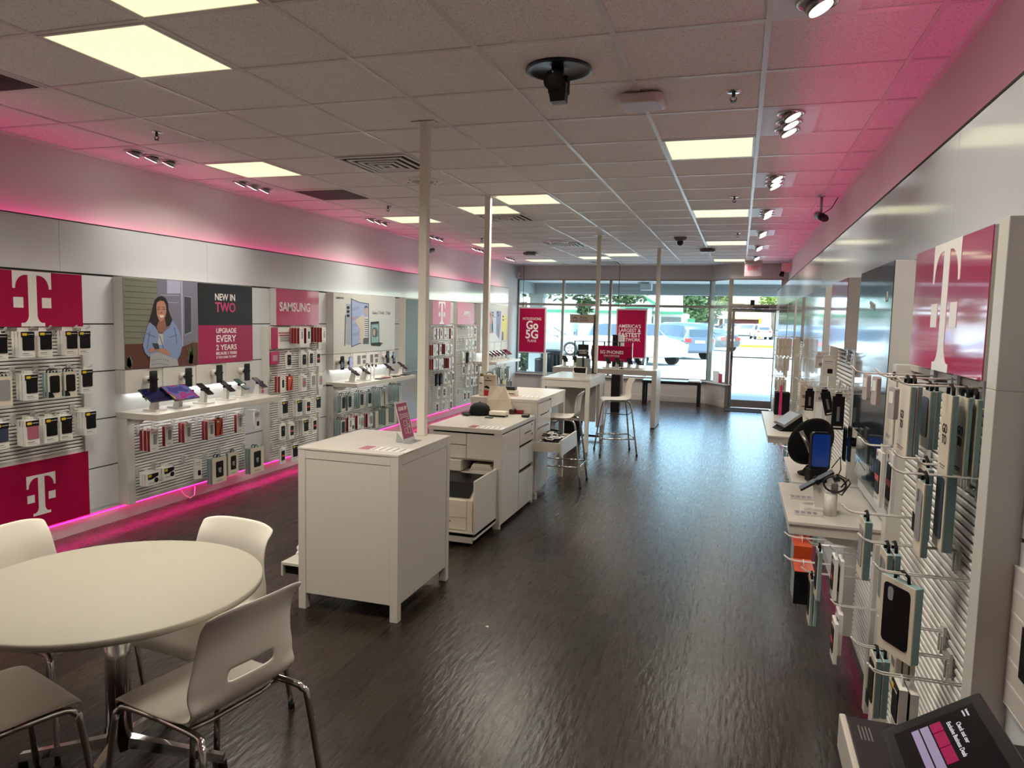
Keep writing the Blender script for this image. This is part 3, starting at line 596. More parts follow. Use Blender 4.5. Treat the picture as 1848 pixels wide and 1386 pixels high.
def hang_left(items, bay, group, xwall, depth=.15, jit=True):
    """items: list of rows; each row = (row name, [(kind, px, py_top, copies), ...]) pixels of the front pack's top centre"""
    for row, lst in items:
        n = sum(c[3] for c in lst); k = 0
        for kind, px, py, copies in lst:
            kd, w, h, t, o = KINDS[kind]; P = pk(kd, w, h, t, **o)
            p = at_x(px, py, xwall+depth)
            hook(xwall, p.y, p.z+.018, 1, depth+.05, 'peg hook holding the %s, %s row, %s' % (ORD[lst.index((kind, px, py, copies))]+' stack from left', row, bay), 'hooks '+bay)
            for c in range(copies):
                put(P, 'hanging_'+('box' if kd in ('book', 'slim', 'black') else 'package'), where_label(DESC[kind], k, n, row, bay), 'package',
                    (p.x-c*(t+.006), p.y+random.uniform(-.002, .002), p.z), random.uniform(-.05, .05), group); k += 1

# ================================================================== bays and posters on the left wall
def slats(g, x, s, y0, y1, z0, z1, pitch=.0245):
    g.box((x-s*.022, y0, z0), (x-s*.012, y1, z1), SLATGAP); n = int((z1-z0)/pitch)
    for k in range(n):
        z = z0+k*pitch+.002; g.prism([(x-s*.012, y0, z), (x-s*.002, y0, z), (x, y0, z+.004), (x, y0, z+.0135), (x-s*.004, y0, z+.017), (x-s*.012, y0, z+.017)], (0, y1-y0, 0), SLAT)
def slat_bay(x, s, y0, y1, z0, z1, label, frame=.035, xf=None, parts=True, posts=(1, 1)):
    """framed slat panel standing off the wall"""
    xf = x if xf is None else xf; wall = XL if s > 0 else XR
    t = thing('slatwall_panel', label, 'slatwall', (x, (y0+y1)/2, z0))
    g = G(); slats(g, x-s*.012, s, y0+frame, y1-frame, z0+.02, z1-.02); part(t, 'slat_panel', g)
    for k, ya, yb in ((0, y0, y0+frame), (1, y1-frame, y1)):
        if posts[k]:
            g = G(); g.box((wall-s*.004, ya, z0), (xf, yb, z1), FRAME, .002); part(t, 'side_frame', g)
    g = G(); g.box((wall-s*.004, y0+frame, z0), (x-s*.01, y1-frame, z0+.02), FRAME); part(t, 'rail', g); g = G(); g.box((wall-s*.004, y0+frame, z1-.02), (x-s*.01, y1-frame, z1), FRAME); part(t, 'rail', g)
    return t
def t_shape(S, cx=0.0, cz=0.0):
    """blocky serif T with two squares beside the stem, in (u, v) units of its height S; returns polygons"""
    def arc(c, r, a0, a1, n=7): return [(c[0]+r[0]*math.cos(a0+(a1-a0)*k/n), c[1]+r[1]*math.sin(a0+(a1-a0)*k/n)) for k in range(n+1)]
    H, B = .5, -.5
    right = [(.385, H), (.385, .19), (.335, .19)]+arc((.13, .19), (.205, .245), 0, PI/2)[0:]+[(.085, .435)]
    right += [(.085, -.28)]+arc((.19, -.28), (.105, .155), PI, 1.5*PI)+[(.235, -.435), (.235, B)]
    left = [(-u, v) for u, v in right][::-1]
    P = right+left
    sq = [[(.185, .03), (.375, .03), (.375, -.16), (.185, -.16)], [(-.375, .03), (-.185, .03), (-.185, -.16), (-.375, -.16)]]
    return [[(cx+u*S, cz+v*S) for u, v in q] for q in [P]+sq]
def flat(g, polys, x, d, m, cy_=0, cz=0):
    for P in polys: g.prism([(x, cy_+u, cz+v) for u, v in P], (d, 0, 0), m)
def sign_left(name, label, x, y0, y1, z0, z1, mat, wall=XL, thick=None):
    t = thing(name, label, 'sign', (x, (y0+y1)/2, z0))
    g = G(); g.box((wall, y0, z0), (x-.003, y1, z1), SIDE, .002); part(t, 'box', g)
    g = G(); g.box((x-.003, y0+.001, z0+.001), (x, y1-.001, z1-.001), mat); part(t, 'face', g)
    return t
# ---- nearest bay with the two T signs
slat_bay(-4.655, 1, 3.32, 4.20, .63, 1.56, 'nearest left slatwall panel between two magenta T signs', frame=.012, xf=-4.65)
for (y0, y1, z0, z1, S, x, lb, mt) in ((3.375, 4.175, 1.568, 1.945, .372, -4.62, 'large magenta sign with white T above the nearest left slatwall', MAGD), (3.30, 4.222, .14, .63, .29, -4.66, 'magenta floor-level sign with smaller white T, nearest left bay', MAGD)):
    t = sign_left('brand_sign', lb, x, y0, y1, z0, z1, mt)
    g = G(); flat(g, t_shape(S, 3.78 if S > .3 else 3.827, (z0+z1)/2), x, .001, LETTER); part(t, 'logo', g)
q2 = lambda x, y: (x/3.3, 560+y/3.3)
def px2(kind, x0, x1, y, c=1, f=q2): return (kind,)+f((x0+x1)/2, y)+(c,)
BAY0 = 'nearest left slatwall'
hang_left([('top', [px2('B', -25, 25, 140, 2), px2('B', 118, 208, 126, 3), px2('B', 232, 308, 124, 2), px2('B', 385, 466, 122, 3), px2('B', 462, 540, 122, 1)]),
           ('middle', [px2('Gc', -30, 70, 395, 2), px2('B', 132, 240, 382, 3), px2('G', 268, 380, 373, 2), px2('G', 385, 452, 366, 2), px2('B', 474, 560, 352, 1)]),
           ('bottom', [px2('Bn', -35, 48, 672, 3), px2('Bp', 138, 244, 656, 3), px2('B', 255, 356, 640, 2), px2('B', 352, 434, 628, 2), px2('B', 500, 576, 602, 4)])],
          BAY0, 'phone cases on the nearest left slatwall', -4.665, .17)
# ---- first display bay: poster, header, shelf, slat panel
def header_row(x, y0, y1, z0, z1, n, label, wall=XL, s=1):
    t = thing('display_header', label, 'display panel', (x, (y0+y1)/2, z0))
    g = G(); g.box((wall, y0, z0), (x-s*.05, y1, z1), SIDE); part(t, 'back_box', g)
    w = (y1-y0)/n
    for k in range(n):
        g = G(); d = 0 if k % 2 == 0 else .006; g.box((x-s*.05, y0+k*w+.001, z0), (x-s*d, y0+(k+1)*w-.001, z1), FRAME, .002); part(t, 'panel', g)
    if s > 0: g = G(); g.box((wall+.02, y0+.1, z0-.008), (wall+.04, y1-.1, z0-.0005), UNDERL); part(t, 'strip_lamp', g)
    return t
def wall_shelf(y0, y1, ztop, x1, label, x0=XL, wedge=True):
    t = thing('wall_shelf', label, 'shelf', (x0, (y0+y1)/2, ztop))
    g = G(); g.box((x0, y0, ztop-.05), (x1, y1, ztop), WHITE, .003); part(t, 'top', g)
    for ya in (y0+.03, y1-.05): part(t, 'bracket', wg(x0, x1, ya, ztop))
    g = G(); g.box((x0+.16, y0+.1, ztop-.058), (x0+.19, y1-.1, ztop-.0505), UNDERL); part(t, 'strip_lamp', g)
    return t
def wg(x0, x1, ya, ztop):
    g = G(); g.prism([(x0, ya, ztop-.05), (x0+(x1-x0)*.62, ya, ztop-.05), (x0+(x1-x0)*.5, ya, ztop-.085), (x0, ya, ztop-.10)], (0, .02, 0), FRAME); return g
def stand_phone(loc, rz, kind, label, group, scr=None, cat='phone'):
    """device leaning on a white security stand; own frame: screen looks to +x and up"""
    P = _pk.get(('stand', kind, scr.name if scr else ''))
    if P is None:
        P = []; w, h = {'phone': (.075, .16), 'tablet': (.25, .165), 'tabletbig': (.285, .19)}[kind]; tl = math.radians(38)
        c = Vector((.015, 0, .125)); mm = TR(*c) @ RY(tl)      # plane normal from +x tilts up
        def dev(g): g.prism([(0, a, b) for a, b in rrect(w, h, .008)], (.008, 0, 0), BLACK); g.xf(TR(*c) @ RY(-.97))
        def scr_(g): g.prism([(.0082, a, b) for a, b in rrect(w*.93, h*.95, .006)], (.0006, 0, 0), scr or SCREEN); g.xf(TR(*c) @ RY(-.97))
        def arm(g): g.prism([(-.045, -.02, .012), (.02, -.02, .012), (.03, -.02, .11), (-.005, -.02, .125)], (0, .04, 0), FRAME)
        def base(g): g.prism([(a, b, 0) for a, b in rrect(.15, .12, .012)], (0, 0, .012), FRAME)
        def clamp(g): g.box((-.014, -w*.25, -.015), (0, w*.25, .015), BLACKM); g.box((-.006, w/2-.004, -.008), (.012, w/2+.012, .008), BLACKM); g.box((-.006, -w/2-.012, -.008), (.012, -w/2+.004, .008), BLACKM); g.xf(TR(*c) @ RY(-.97))
        for nm, f in (('device', dev), ('screen', scr_), ('arm', arm), ('base', base), ('clamp', clamp)):
            g = G(); f(g); P.append((nm, g.mesh(nm), None))
        _pk[('stand', kind, scr.name if scr else '')] = P
    return put(P, 'display_'+('tablet' if 'tab' in kind else 'phone'), label, cat, loc, rz, group)
def mount_phone(x, y, z, s, label, group, scr=None, turn=.9):
    """phone held upright on a round wall puck; s=+1 left wall"""
    key = ('mount', scr.name if scr else '', turn)
    if key not in _pk:
        P = []
        def puck(g): g.cyl((0, 0, 0), (.055, 0, 0), .032, FRAME, .028, 20)
        def cl(g): g.box((.055, -.014, -.02), (.072, .014, .02), BLACKM); g.box((.068, -.05, -.006), (.084, .05, .006), BLACKM)
        def dv(g): g.prism([(.078, a, b-.01) for a, b in rrect(.075, .165, .008)], (.009, 0, 0), BLACK)
        def sc(g): g.prism([(.0872, a, b-.01) for a, b in rrect(.069, .156, .006)], (.0006, 0, 0), scr or SCREEN)
        for nm, f in (('puck', puck), ('clamp', cl), ('device', dv), ('screen', sc)):
            g = G(); f(g)
            P.append((nm, g.mesh(nm), None))
        _pk[key] = P
    return put(_pk[key], 'mounted_phone', label, 'phone', (x, y, z), 0 if s > 0 else PI, group)
q3 = lambda x, y: (200+x/5.331, 470+y/5.331)
q4 = lambda x, y: (200+x/5.134, 650+y/5.134)
PX = -4.60
t = thing('poster', 'wide poster of a smiling woman in denim with phone beside bold upgrade wording', 'poster', (PX, 5.32, 1.22))
g = G(); g.box((XL, 4.525, 1.225), (PX-.004, 6.10, 1.955), SIDE, .003); part(t, 'box', g)
g = G(); g.box((PX-.004, 4.527, 1.227), (PX, 6.098, 1.953), M('poster_grey_print', (122, 124, 108), .35)); pic = part(t, 'picture', g)
# the printed photograph: flat shapes on the poster face
def shape(root, name, polys, qf, X, d, m):
    g = G()
    for P in polys:
        pts = [at_x(*qf(*p), X) for p in P]; g.prism(pts, (d, 0, 0), m)
    return part(root, name, g)
ppm = lambda n, c, r=.35: M('print_'+n, c, r)
W1 = PX+.0003
shape(pic, 'siding', [[(128, 180+k*56-4*k*.0), (445, 205+k*54), (445, 211+k*54), (128, 186+k*56)] for k in range(11)], q3, W1, .0004, ppm('siding_line', (84, 86, 74)))
shape(pic, 'porch_floor', [[(135, 805), (838, 790), (840, 1003), (140, 1050)]], q3, W1, .0004, ppm('deck', (92, 50, 40)))
shape(pic, 'door_frame', [[(445, 178), (830, 208), (836, 770), (690, 830), (447, 640)]], q3, W1+.0005, .0004, ppm('door_lilac', (118, 116, 134)))
shape(pic, 'door_glass', [[(540, 188), (668, 198), (668, 318), (540, 318)], [(700, 340), (775, 352), (778, 690), (706, 718)]], q3, W1+.001, .0004, ppm('door_glass', (170, 172, 196)))
shape(pic, 'screen_door', [[(704, 345), (772, 356), (775, 685), (709, 712)]], q3, W1+.0012, .0006, ppm('screen_dark', (62, 62, 72)))
shape(pic, 'panel_lines', [[(478, 330), (660, 335), (660, 342), (478, 337)], [(500, 400), (650, 404), (650, 410), (500, 406)], [(672, 195), (690, 197), (696, 826), (684, 830)]], q3, W1+.0012, .0005, ppm('lilac_light', (166, 164, 184)))
random.seed(3)
shape(pic, 'grass', [[(770+random.uniform(-20, 25), 990), (775+random.uniform(-10, 10), 992), (735+random.uniform(-30, 100), 760+random.uniform(0, 160))] for _ in range(34)], q3, W1+.0022, .0005, ppm('grass', (96, 112, 66)))
shape(pic, 'shrub', [[(150+random.uniform(-15, 60), 1035-k*3+random.uniform(-6, 6)), (165+random.uniform(-10, 50), 1045-k*3), (150+random.uniform(-10, 40), 1000-k*4)] for k in range(24)], q3, W1+.0022, .0005, ppm('shrub', (126, 138, 104)))
hair = [(405, 450), (420, 385), (450, 352), (490, 342), (525, 360), (550, 410), (556, 480), (580, 545), (600, 590), (560, 630), (520, 640), (470, 650), (430, 670), (400, 665), (385, 630), (365, 590), (385, 530)]
shape(pic, 'woman_hair', [hair], q3, W1+.003, .0005, ppm('hair', (36, 28, 28)))
jacket = [(375, 595), (430, 640), (470, 720), (560, 650), (590, 575), (640, 640), (668, 720), (688, 820), (670, 900), (640, 955), (560, 950), (520, 900), (400, 905), (365, 930), (330, 890), (308, 820), (330, 720), (350, 640)]
shape(pic, 'woman_jacket', [jacket], q3, W1+.0036, .0005, ppm('denim', (128, 146, 184)))
shape(pic, 'woman_top', [[(462, 700), (500, 700), (505, 815), (450, 810)]], q3, W1+.0042, .0005, ppm('tee', (186, 188, 180)))
shape(pic, 'woman_neck', [[(462, 575), (520, 560), (535, 640), (500, 705), (465, 705), (440, 640)]], q3, W1+.0042, .0005, ppm('skin_shade', (142, 96, 80)))
face = [(437, 440), (445, 405), (475, 386), (510, 392), (530, 430), (534, 490), (525, 540), (505, 575), (480, 588), (458, 565), (442, 520)]
shape(pic, 'woman_face', [face], q3, W1+.0048, .0005, ppm('skin', (178, 126, 106)))
shape(pic, 'woman_features', [[(446, 470), (470, 462), (472, 468), (447, 477)], [(496, 464), (522, 468), (521, 475), (497, 470)], [(452, 448), (474, 446), (474, 451), (452, 453)], [(494, 446), (520, 450), (520, 455), (494, 451)], [(478, 500), (498, 500), (488, 510)]], q3, W1+.0054, .0004, ppm('brow', (52, 34, 30)))
shape(pic, 'woman_smile', [[(466, 526), (512, 526), (506, 545), (488, 552), (472, 544)]], q3, W1+.0054, .0004, ppm('teeth', (226, 214, 206)))
shape(pic, 'jacket_seams', [[(465, 720), (472, 720), (520, 870), (512, 872)], [(345, 700), (430, 735), (428, 742), (344, 707)], [(560, 740), (640, 710), (642, 716), (562, 747)], [(610, 640), (616, 640), (640, 800), (633, 802)], [(372, 680), (378, 680), (352, 850), (346, 848)]], q3, W1+.0044, .0004, ppm('denim_dark', (86, 102, 140)))
shape(pic, 'woman_skirt', [[(380, 900), (470, 882), (560, 925), (640, 955), (652, 1012), (372, 1035)]], q3, W1+.0042, .0005, ppm('skirt', (166, 166, 170)))
shape(pic, 'skirt_pattern', [[(390+22*k, 960-12*math.sin(k*.45)), (402+22*k, 958-12*math.sin(k*.45)), (402+22*k, 964-12*math.sin(k*.45)), (390+22*k, 966-12*math.sin(k*.45))] for k in range(8)]+[[(400+20*k, 1000-10*math.sin(k*.5)), (410+20*k, 998-10*math.sin(k*.5)), (410+20*k, 1004-10*math.sin(k*.5)), (400+20*k, 1006-10*math.sin(k*.5))] for k in range(8)], q3, W1+.0048, .0004, ppm('skirt_dark', (70, 70, 82)))
shape(pic, 'woman_hands', [[(368, 850), (420, 838), (440, 862), (400, 880), (375, 890)], [(440, 850), (520, 845), (565, 880), (575, 915), (540, 910), (480, 890), (445, 872)]], q3, W1+.0054, .0005, ppm('skin', (178, 126, 106)))
shape(pic, 'held_phone', [[(400, 795), (455, 800), (468, 850), (425, 855)]], q3, W1+.006, .0006, ppm('phone_grey', (52, 54, 62)))
# wording half
yb = at_x(*q3(836, 400), PX).y
g = G(); g.box((PX, yb, 1.575), (PX+.001, 6.098, 1.953), ppm('near_black', (24, 26, 26), .3)); blk = part(t, 'dark_field', g)
g = G(); g.box((PX, yb, 1.227), (PX+.001, 6.098, 1.575), M('poster_magenta', (158, 24, 80), .3)); mgf = part(t, 'magenta_field', g)
yc = (yb+6.098)/2+.01
def word(root, s, size, y, z, x, m, bold=.02, sx=1.0, mat=FACE_L, sp=1.0, nm='lettering'):
    g = text_g(s, size, m, bold=bold, sx=sx, spacing=sp); g.xf(TR(x, y, z) @ mat); return part(root, nm, g)
def fit(root, s, qf, a, b, ytop, ybot, X, m, bold=.02):
    """lettering stretched between two pixels on a left-wall plane"""
    p, q = at_x(*qf(a, (ytop+ybot)/2), X), at_x(*qf(b, (ytop+ybot)/2), X); hh = at_x(*qf((a+b)/2, ytop), X).z-at_x(*qf((a+b)/2, ybot), X).z
    size = hh/.70; g = text_g(s, size, m, bold=bold); xs = [v.co.x for v in g.bm.verts]; g.xf(Matrix.Diagonal(((q.y-p.y)/(max(xs)-min(xs)), 1, 1, 1)))
    g.xf(TR(X, (p.y+q.y)/2, (p.z+q.z)/2) @ FACE_L); return part(root, 'lettering', g)
LX = PX+.0016
fit(blk, 'NEW IN', q3, 1003, 1195, 327, 390, LX, LETTER, .014); fit(blk, 'TWO', q3, 1006, 1200, 412, 502, LX, MAGP, .02)
fit(mgf, 'UPGRADE', q3, 1014, 1206, 655, 700, LX, LETTER, .014); fit(mgf, 'EVERY', q3, 1014, 1203, 722, 786, LX, LETTER, .014); fit(mgf, '2 YEARS', q3, 1014, 1211, 812, 862, LX, LETTER, .014)
fit(mgf, 'BECAUSE 3 YEARS', q3, 1014, 1212, 878, 905, LX, LETTER, .015); fit(mgf, 'IS TOO LONG TO WAIT', q3, 1016, 1210, 918, 940, LX, LETTER, .01)
header_row(PX, 4.525, 6.10, 1.035, 1.222, 8, 'white header of square panels under the denim woman poster')
for k, (x, y, sc) in enumerate(((365, 1145, 'pu'), (705, 1112, 'bl'), (1003, 1080, 'dk'), (1270, 1062, 'dk'))):
    scr = {'pu': M('screen_purple', (96, 70, 106), .1), 'bl': M('screen_blue', (24, 24, 58), .08), 'dk': SCREEN}[sc]
    p = at_x(*q3(x, y), PX+.03); mount_phone(PX-.004, p.y, p.z, 1, ('purple-screened', 'blue-screened', 'black-screened', 'black-screened')[k]+' upright phone on white puck, %s under the woman poster' % (ORD[k]+' from left'), 'phones on pucks')
slat_bay(-4.63, 1, 4.53, 6.10, .14, .86, 'slatwall panel under the first left shelf', frame=.075, xf=-4.60, posts=(1, 0))
wall_shelf(4.525, 6.14, .888, -4.30, 'long white wall shelf under the denim woman poster')
SCB = M('screen_night_blue', (20, 22, 60), .08)
SCC = bpy.data.materials.new('screen_colour_swirl'); SCC.use_nodes = True
_nt = SCC.node_tree; _b = _nt.nodes['Principled BSDF']; _tc = _nt.nodes.new('ShaderNodeTexCoord'); _vo = _nt.nodes.new('ShaderNodeTexNoise'); _vo.inputs['Scale'].default_value = 9; _rp = _nt.nodes.new('ShaderNodeValToRGB')
_rp.color_ramp.interpolation = 'CONSTANT'
for _p, _c in ((.0, (60, 60, 120)), (.42, (86, 92, 140)), (.5, (150, 40, 100)), (.56, (110, 70, 130)), (.62, (140, 150, 60))):
    if _p == 0: _rp.color_ramp.elements[0].color = lin(_c)+(1,); _rp.color_ramp.elements[1].position = .42; _rp.color_ramp.elements[1].color = lin((86, 92, 140))+(1,)
    elif _p != .42: _e = _rp.color_ramp.elements.new(_p); _e.color = lin(_c)+(1,)
_nt.links.new(_tc.outputs['Object'], _vo.inputs['Vector']); _nt.links.new(_vo.outputs['Fac'], _rp.inputs[0]); _nt.links.new(_rp.outputs[0], _b.inputs['Base Color']); _nt.links.new(_rp.outputs[0], _b.inputs['Emission Color']); _b.inputs['Emission Strength'].default_value = .08; _b.inputs['Roughness'].default_value = .1
def shelf_at(qf, x, y, z): return at_z(*qf(x, y), z)
for k, (x, y, kind, sc, rz) in enumerate(((410, 465, 'tablet', SCB, .0), (630, 438, 'tabletbig', SCC, 0), (860, 400, 'phone', SCREEN, 0), (1065, 368, 'phone', SCREEN, 0), (1200, 345, 'phone', M('screen_teal', (60, 84, 84), .1), 0), (1365, 325, 'phone', M('screen_slate', (30, 34, 56), .1), 0))):
    p = shelf_at(q4, x, y, .888)
    stand_phone((max(-4.57, min(-4.38, p.x)), p.y, .888), rz, kind, ('dark blue tablet', 'tablet with colourful swirl screen', 'dark phone', 'black phone', 'teal-screened phone', 'slate-screened phone')[k]+' on white stand, %s on the first left shelf' % (ORD[k]+' from left'), 'devices on the first left shelf', sc, 'tablet' if k < 2 else 'phone')
g = text_g('5G', .075, M('red_lettering', (176, 30, 52), .4), bold=.03, ext=.004); p = at_z(*q4(1280, 312), .888); g.xf(TR(-4.52, p.y, .925) @ FACE_L); single('standing_letters', g, 'small red 5G lettering standing on the first left shelf', 'sign')
g = G(); p = at_x(*q4(285, 310), -4.6); p2 = at_x(*q4(345, 350), -4.5); g.tube([p, p+Vector((.02, .03, -.06)), (p2.x, p2.y-.02, p2.z-.005), p2], .004, BLACK, 6); single('charging_cable', g, 'short black cable hanging behind the dark blue tablet', 'cable')
BAY1 = 'under first left shelf'
r4 = lambda k, x0, x1, y, c=1: px2(k, x0, x1, y, c, q4)
hang_left([('upper', [r4('R', 355, 445, 652, 3), r4('R', 500, 578, 610, 1), r4('R', 680, 752, 585, 2), r4('R', 912, 950, 566, 2), r4('O', 968, 1046, 545, 2), r4('R', 1170, 1222, 505, 1), r4('W', 1330, 1385, 480, 1)]),
           ('lower', [r4('Y', 345, 440, 1045, 3), r4('Y', 492, 590, 992, 3), r4('W', 770, 850, 925, 1), r4('GT', 932, 1080, 900, 2), r4('GS', 1085, 1185, 852, 1), r4('GL', 1278, 1436, 808, 2)])],
          BAY1, 'packs under the first left shelf', -4.64, .16)
g = G(); a = at_x(*q4(658, 1205), -4.69); b = at_x(*q4(780, 1170), -4.69); g.tube([a, a+Vector((.01, .02, -.05)), a.lerp(b, .4)+Vector((.03, 0, -.085)), a.lerp(b, .75)+Vector((.03, 0, -.07)), b], .005, WIRE, 6); single('dangling_cable', g, 'white cable loop dangling below the first left slatwall panel', 'cable')
# ---- second slatwall bay with the brand sign
slat_bay(-4.64, 1, 6.38, 7.36, .14, 1.56, 'tall slatwall panel under the small lettering sign', frame=.03, xf=-4.63)
t = sign_left('brand_sign', 'magenta sign with white block lettering, left of the foldable phone poster', -4.62, 6.52, 7.32, 1.57, 1.955, MAG)
q6 = lambda x, y: (480+x/3.961, 500+y/3.961)
fit(t, 'SAMSUNG', q6, 98, 316, 188, 250, -4.619, LETTER, .012)
t = thing('info_card', 'white information card with magenta edge at the top of second slatwall', 'card', (-4.62, 6.6, 1.28))
a, b = at_x(*q6(34, 360), -4.62), at_x(*q6(200, 505), -4.62)
g = G(); g.box((-4.637, a.y, b.z), (-4.62, b.y+.3, a.z), CARD); part(t, 'card', g); g = G(); g.box((-4.62, a.y, b.z), (-4.619, a.y+.12, a.z), MAG); part(t, 'magenta_edge', g)
fit(t, 'PROTECTION YOU', q6, 90, 178, 395, 405, -4.618, M('red_lettering'), .02); fit(t, 'CAN COUNT ON', q6, 90, 165, 412, 422, -4.618, M('red_lettering'), .02)
g = G()
for k in range(4): g.box((-4.62, a.y+.16, b.z+.13-k*.018), (-4.6185, a.y+.16+(.24, .22, .25, .2)[k], b.z+.138-k*.018), GREYP)
part(t, 'small_print', g)
t = thing('info_card', 'small magenta card on the left edge of the second slatwall', 'card', (-4.62, 6.6, 1.1)); a, b = at_x(*q6(37, 535), -4.62), at_x(*q6(95, 622), -4.62)
g = G(); g.box((-4.637, a.y, b.z), (-4.62, b.y, a.z), MAGP); part(t, 'card', g); g = G(); g.box((-4.62, (a.y+b.y)/2-.04, (a.z+b.z)/2-.03), (-4.619, (a.y+b.y)/2+.04, (a.z+b.z)/2+.03), M('pale_print', (196, 150, 164), .4)); part(t, 'print', g)
BAY2 = 'second left slatwall'
r6 = lambda k, x0, x1, y, c=1: px2(k, x0, x1, y, c, q6)
hang_left([('top', [r6('R', 235, 276, 366, 4), r6('Rk', 290, 318, 366, 2), r6('R', 398, 432, 362, 6)]),
           ('second', [r6('Cd', 136, 194, 541, 1), r6('Cd', 252, 296, 540, 2), r6('Cd', 304, 346, 532, 2), r6('K', 352, 398, 530, 1)]),
           ('third', [r6('Rk', 92, 146, 712, 2), r6('O', 152, 198, 708, 1), r6('Kc', 240, 306, 702, 2), r6('C', 322, 358, 692, 1), r6('Kc', 368, 416, 688, 1)]),
           ('fourth', [r6('B', 102, 170, 887, 2), r6('B', 214, 266, 880, 2), r6('K', 277, 331, 874, 2), r6('B', 340, 408, 856, 1)]),
           ('fifth', [r6('Cd', 98, 145, 1050, 1), r6('K', 155, 216, 1044, 2), r6('B', 254, 318, 1020, 3), r6('K', 324, 374, 1008, 1)]),
           ('bottom', [r6('K', 98, 146, 1222, 1), r6('B', 186, 232, 1200, 1)])],
          BAY2, 'packs on the second left slatwall', -4.65, .15)
# ---- third bay: foldable phones poster
q7 = lambda x, y: (580+x/4.78, 510+y/4.78)
POSTW = M('poster_white', (196, 192, 184), .28)
t = thing('poster', 'wide white poster of foldable phones and a man in a striped shirt', 'poster', (PX, 8.4, 1.22))
g = G(); g.box((XL, 7.60, 1.225), (PX-.003, 9.21, 1.957), SIDE, .003); part(t, 'box', g); g = G(); g.box((PX-.003, 7.602, 1.227), (PX, 9.208, 1.955), POSTW); part(t, 'picture', g)
shape(t, 'phone_back', [[(212, 182), (255, 186), (255, 540), (212, 530)]], q7, W1, .0005, ppm('lav', (150, 152, 166)))
shape(t, 'phone_open', [[(255, 135), (330, 168), (410, 180), (410, 530), (330, 528), (258, 558)]], q7, W1+.0006, .0005, ppm('foldk', (30, 30, 40)))
shape(t, 'phone_screen', [[(262, 145), (330, 175), (404, 186), (404, 524), (330, 520), (264, 548)]], q7, W1+.0012, .0005, ppm('periw', (150, 158, 196)))
shape(t, 'camera_lenses', [[(231+13*math.cos(a*PI/6), cy2+13*math.sin(a*PI/6)) for a in range(12)] for cy2 in (216, 250, 286)], q7, W1+.0008, .0005, PRINTK)
shape(t, 'pen', [[(204, 280), (211, 280), (205, 545), (198, 545)]], q7, W1, .0005, PRINTK)
shape(t, 'man_coat', [[(275, 300), (300, 318), (350, 280), (385, 300), (402, 290), (404, 480), (360, 532), (330, 520), (335, 400), (300, 350)]], q7, W1+.0018, .0005, ppm('coat', (196, 178, 160)))
shape(t, 'man_shirt', [[(374, 300), (404, 300), (404, 482), (368, 480)]], q7, W1+.0024, .0005, ppm('stripe_w', (214, 210, 204)))
shape(t, 'shirt_stripes', [[(373, 312+18*k), (404, 312+18*k), (404, 320+18*k), (373, 320+18*k)] for k in range(10)]+[[(362, 480), (404, 480), (404, 528), (360, 530)]], q7, W1+.003, .0004, ppm('stripe_k', (40, 38, 46)))
shape(t, 'man_head', [[(370, 225), (378, 205), (392, 204), (400, 225), (398, 262), (388, 282), (376, 268)], [(275, 295), (292, 285), (300, 320), (288, 330)]], q7, W1+.003, .0005, ppm('skin2', (186, 142, 122)))
shape(t, 'man_hair', [[(370, 228), (374, 203), (390, 198), (401, 212), (400, 222), (385, 214)]], q7, W1+.0036, .0004, ppm('hair', (36, 28, 28)))
shape(t, 'flip_phone', [[(425, 340), (497, 333), (500, 522), (424, 528)], [(424, 530), (500, 515), (530, 520), (505, 550), (430, 545)]], q7, W1, .0005, PRINTK)
shape(t, 'flip_screen', [[(431, 362), (492, 356), (494, 516), (430, 520)]], q7, W1+.0006, .0005, ppm('mint', (120, 158, 146)))
shape(t, 'flip_portrait', [[(440, 400), (455, 385), (478, 392), (488, 420), (486, 462), (470, 472), (442, 466)]], q7, W1+.0012, .0005, ppm('hair', (36, 28, 28)))
shape(t, 'flip_face', [[(444, 408), (460, 398), (466, 425), (460, 462), (446, 452)]], q7, W1+.0018, .0004, ppm('skin2', (186, 142, 122)))
shape(t, 'script_writing', [[(265+k*9, z0-k*2), (270+k*9, z0-28-k*2), (273+k*9, z0-27-k*2), (268+k*9, z0+1-k*2)] for z0 in (245, 330, 385, 465) for k in range(7)], q7, W1+.0018, .0004, ppm('script', (116, 124, 168)))
fit(t, 'SAMSUNG', q7, 124, 194, 125, 142, W1, PRINTK, .02); fit(t, 'Galaxy Z Fold5  Z Flip5', q7, 438, 595, 250, 275, W1, PRINTK, .0)
header_row(PX, 7.60, 9.21, 1.035, 1.222, 8, 'white header of square panels under the foldable phones poster')
for k, (x, y) in enumerate(((150, 685), (222, 690), (545, 635), (600, 640))):
    p = at_x(*q7(x, y), PX+.03); mount_phone(PX-.004, p.y, p.z, 1, ('black-screened', 'blue-lit', 'dark', 'grey')[k]+' phone on white puck, %s under the foldable phones poster' % (ORD[k]+' from left'), 'phones on pucks', M('screen_lit_blue', (150, 160, 200), .1, emit=.4) if k == 1 else None)
for k, (x0, x1) in enumerate(((275, 385), (388, 495))):
    p, q = at_x(*q7(x0, 660), PX+.003), at_x(*q7(x1, 660), PX+.003)
    tt = thing('info_card', 'white printed card of watch pictures, %s between the pucks' % ('left one', 'right one')[k], 'card', (p.x, p.y, p.z)); g = G(); g.box((PX-.002, p.y, 1.045), (PX+.004, q.y-.005, 1.215), CARD); part(tt, 'card', g)
    g = G()
    for u, v, w_, h_ in ((.1, .03, .08, .11), (.22, .1, .1, .04), (.24, .03, .07, .05)): g.box((PX+.004, p.y+u, 1.045+v), (PX+.005, p.y+u+w_, 1.045+v+h_), GREYP)
    part(tt, 'print', g)
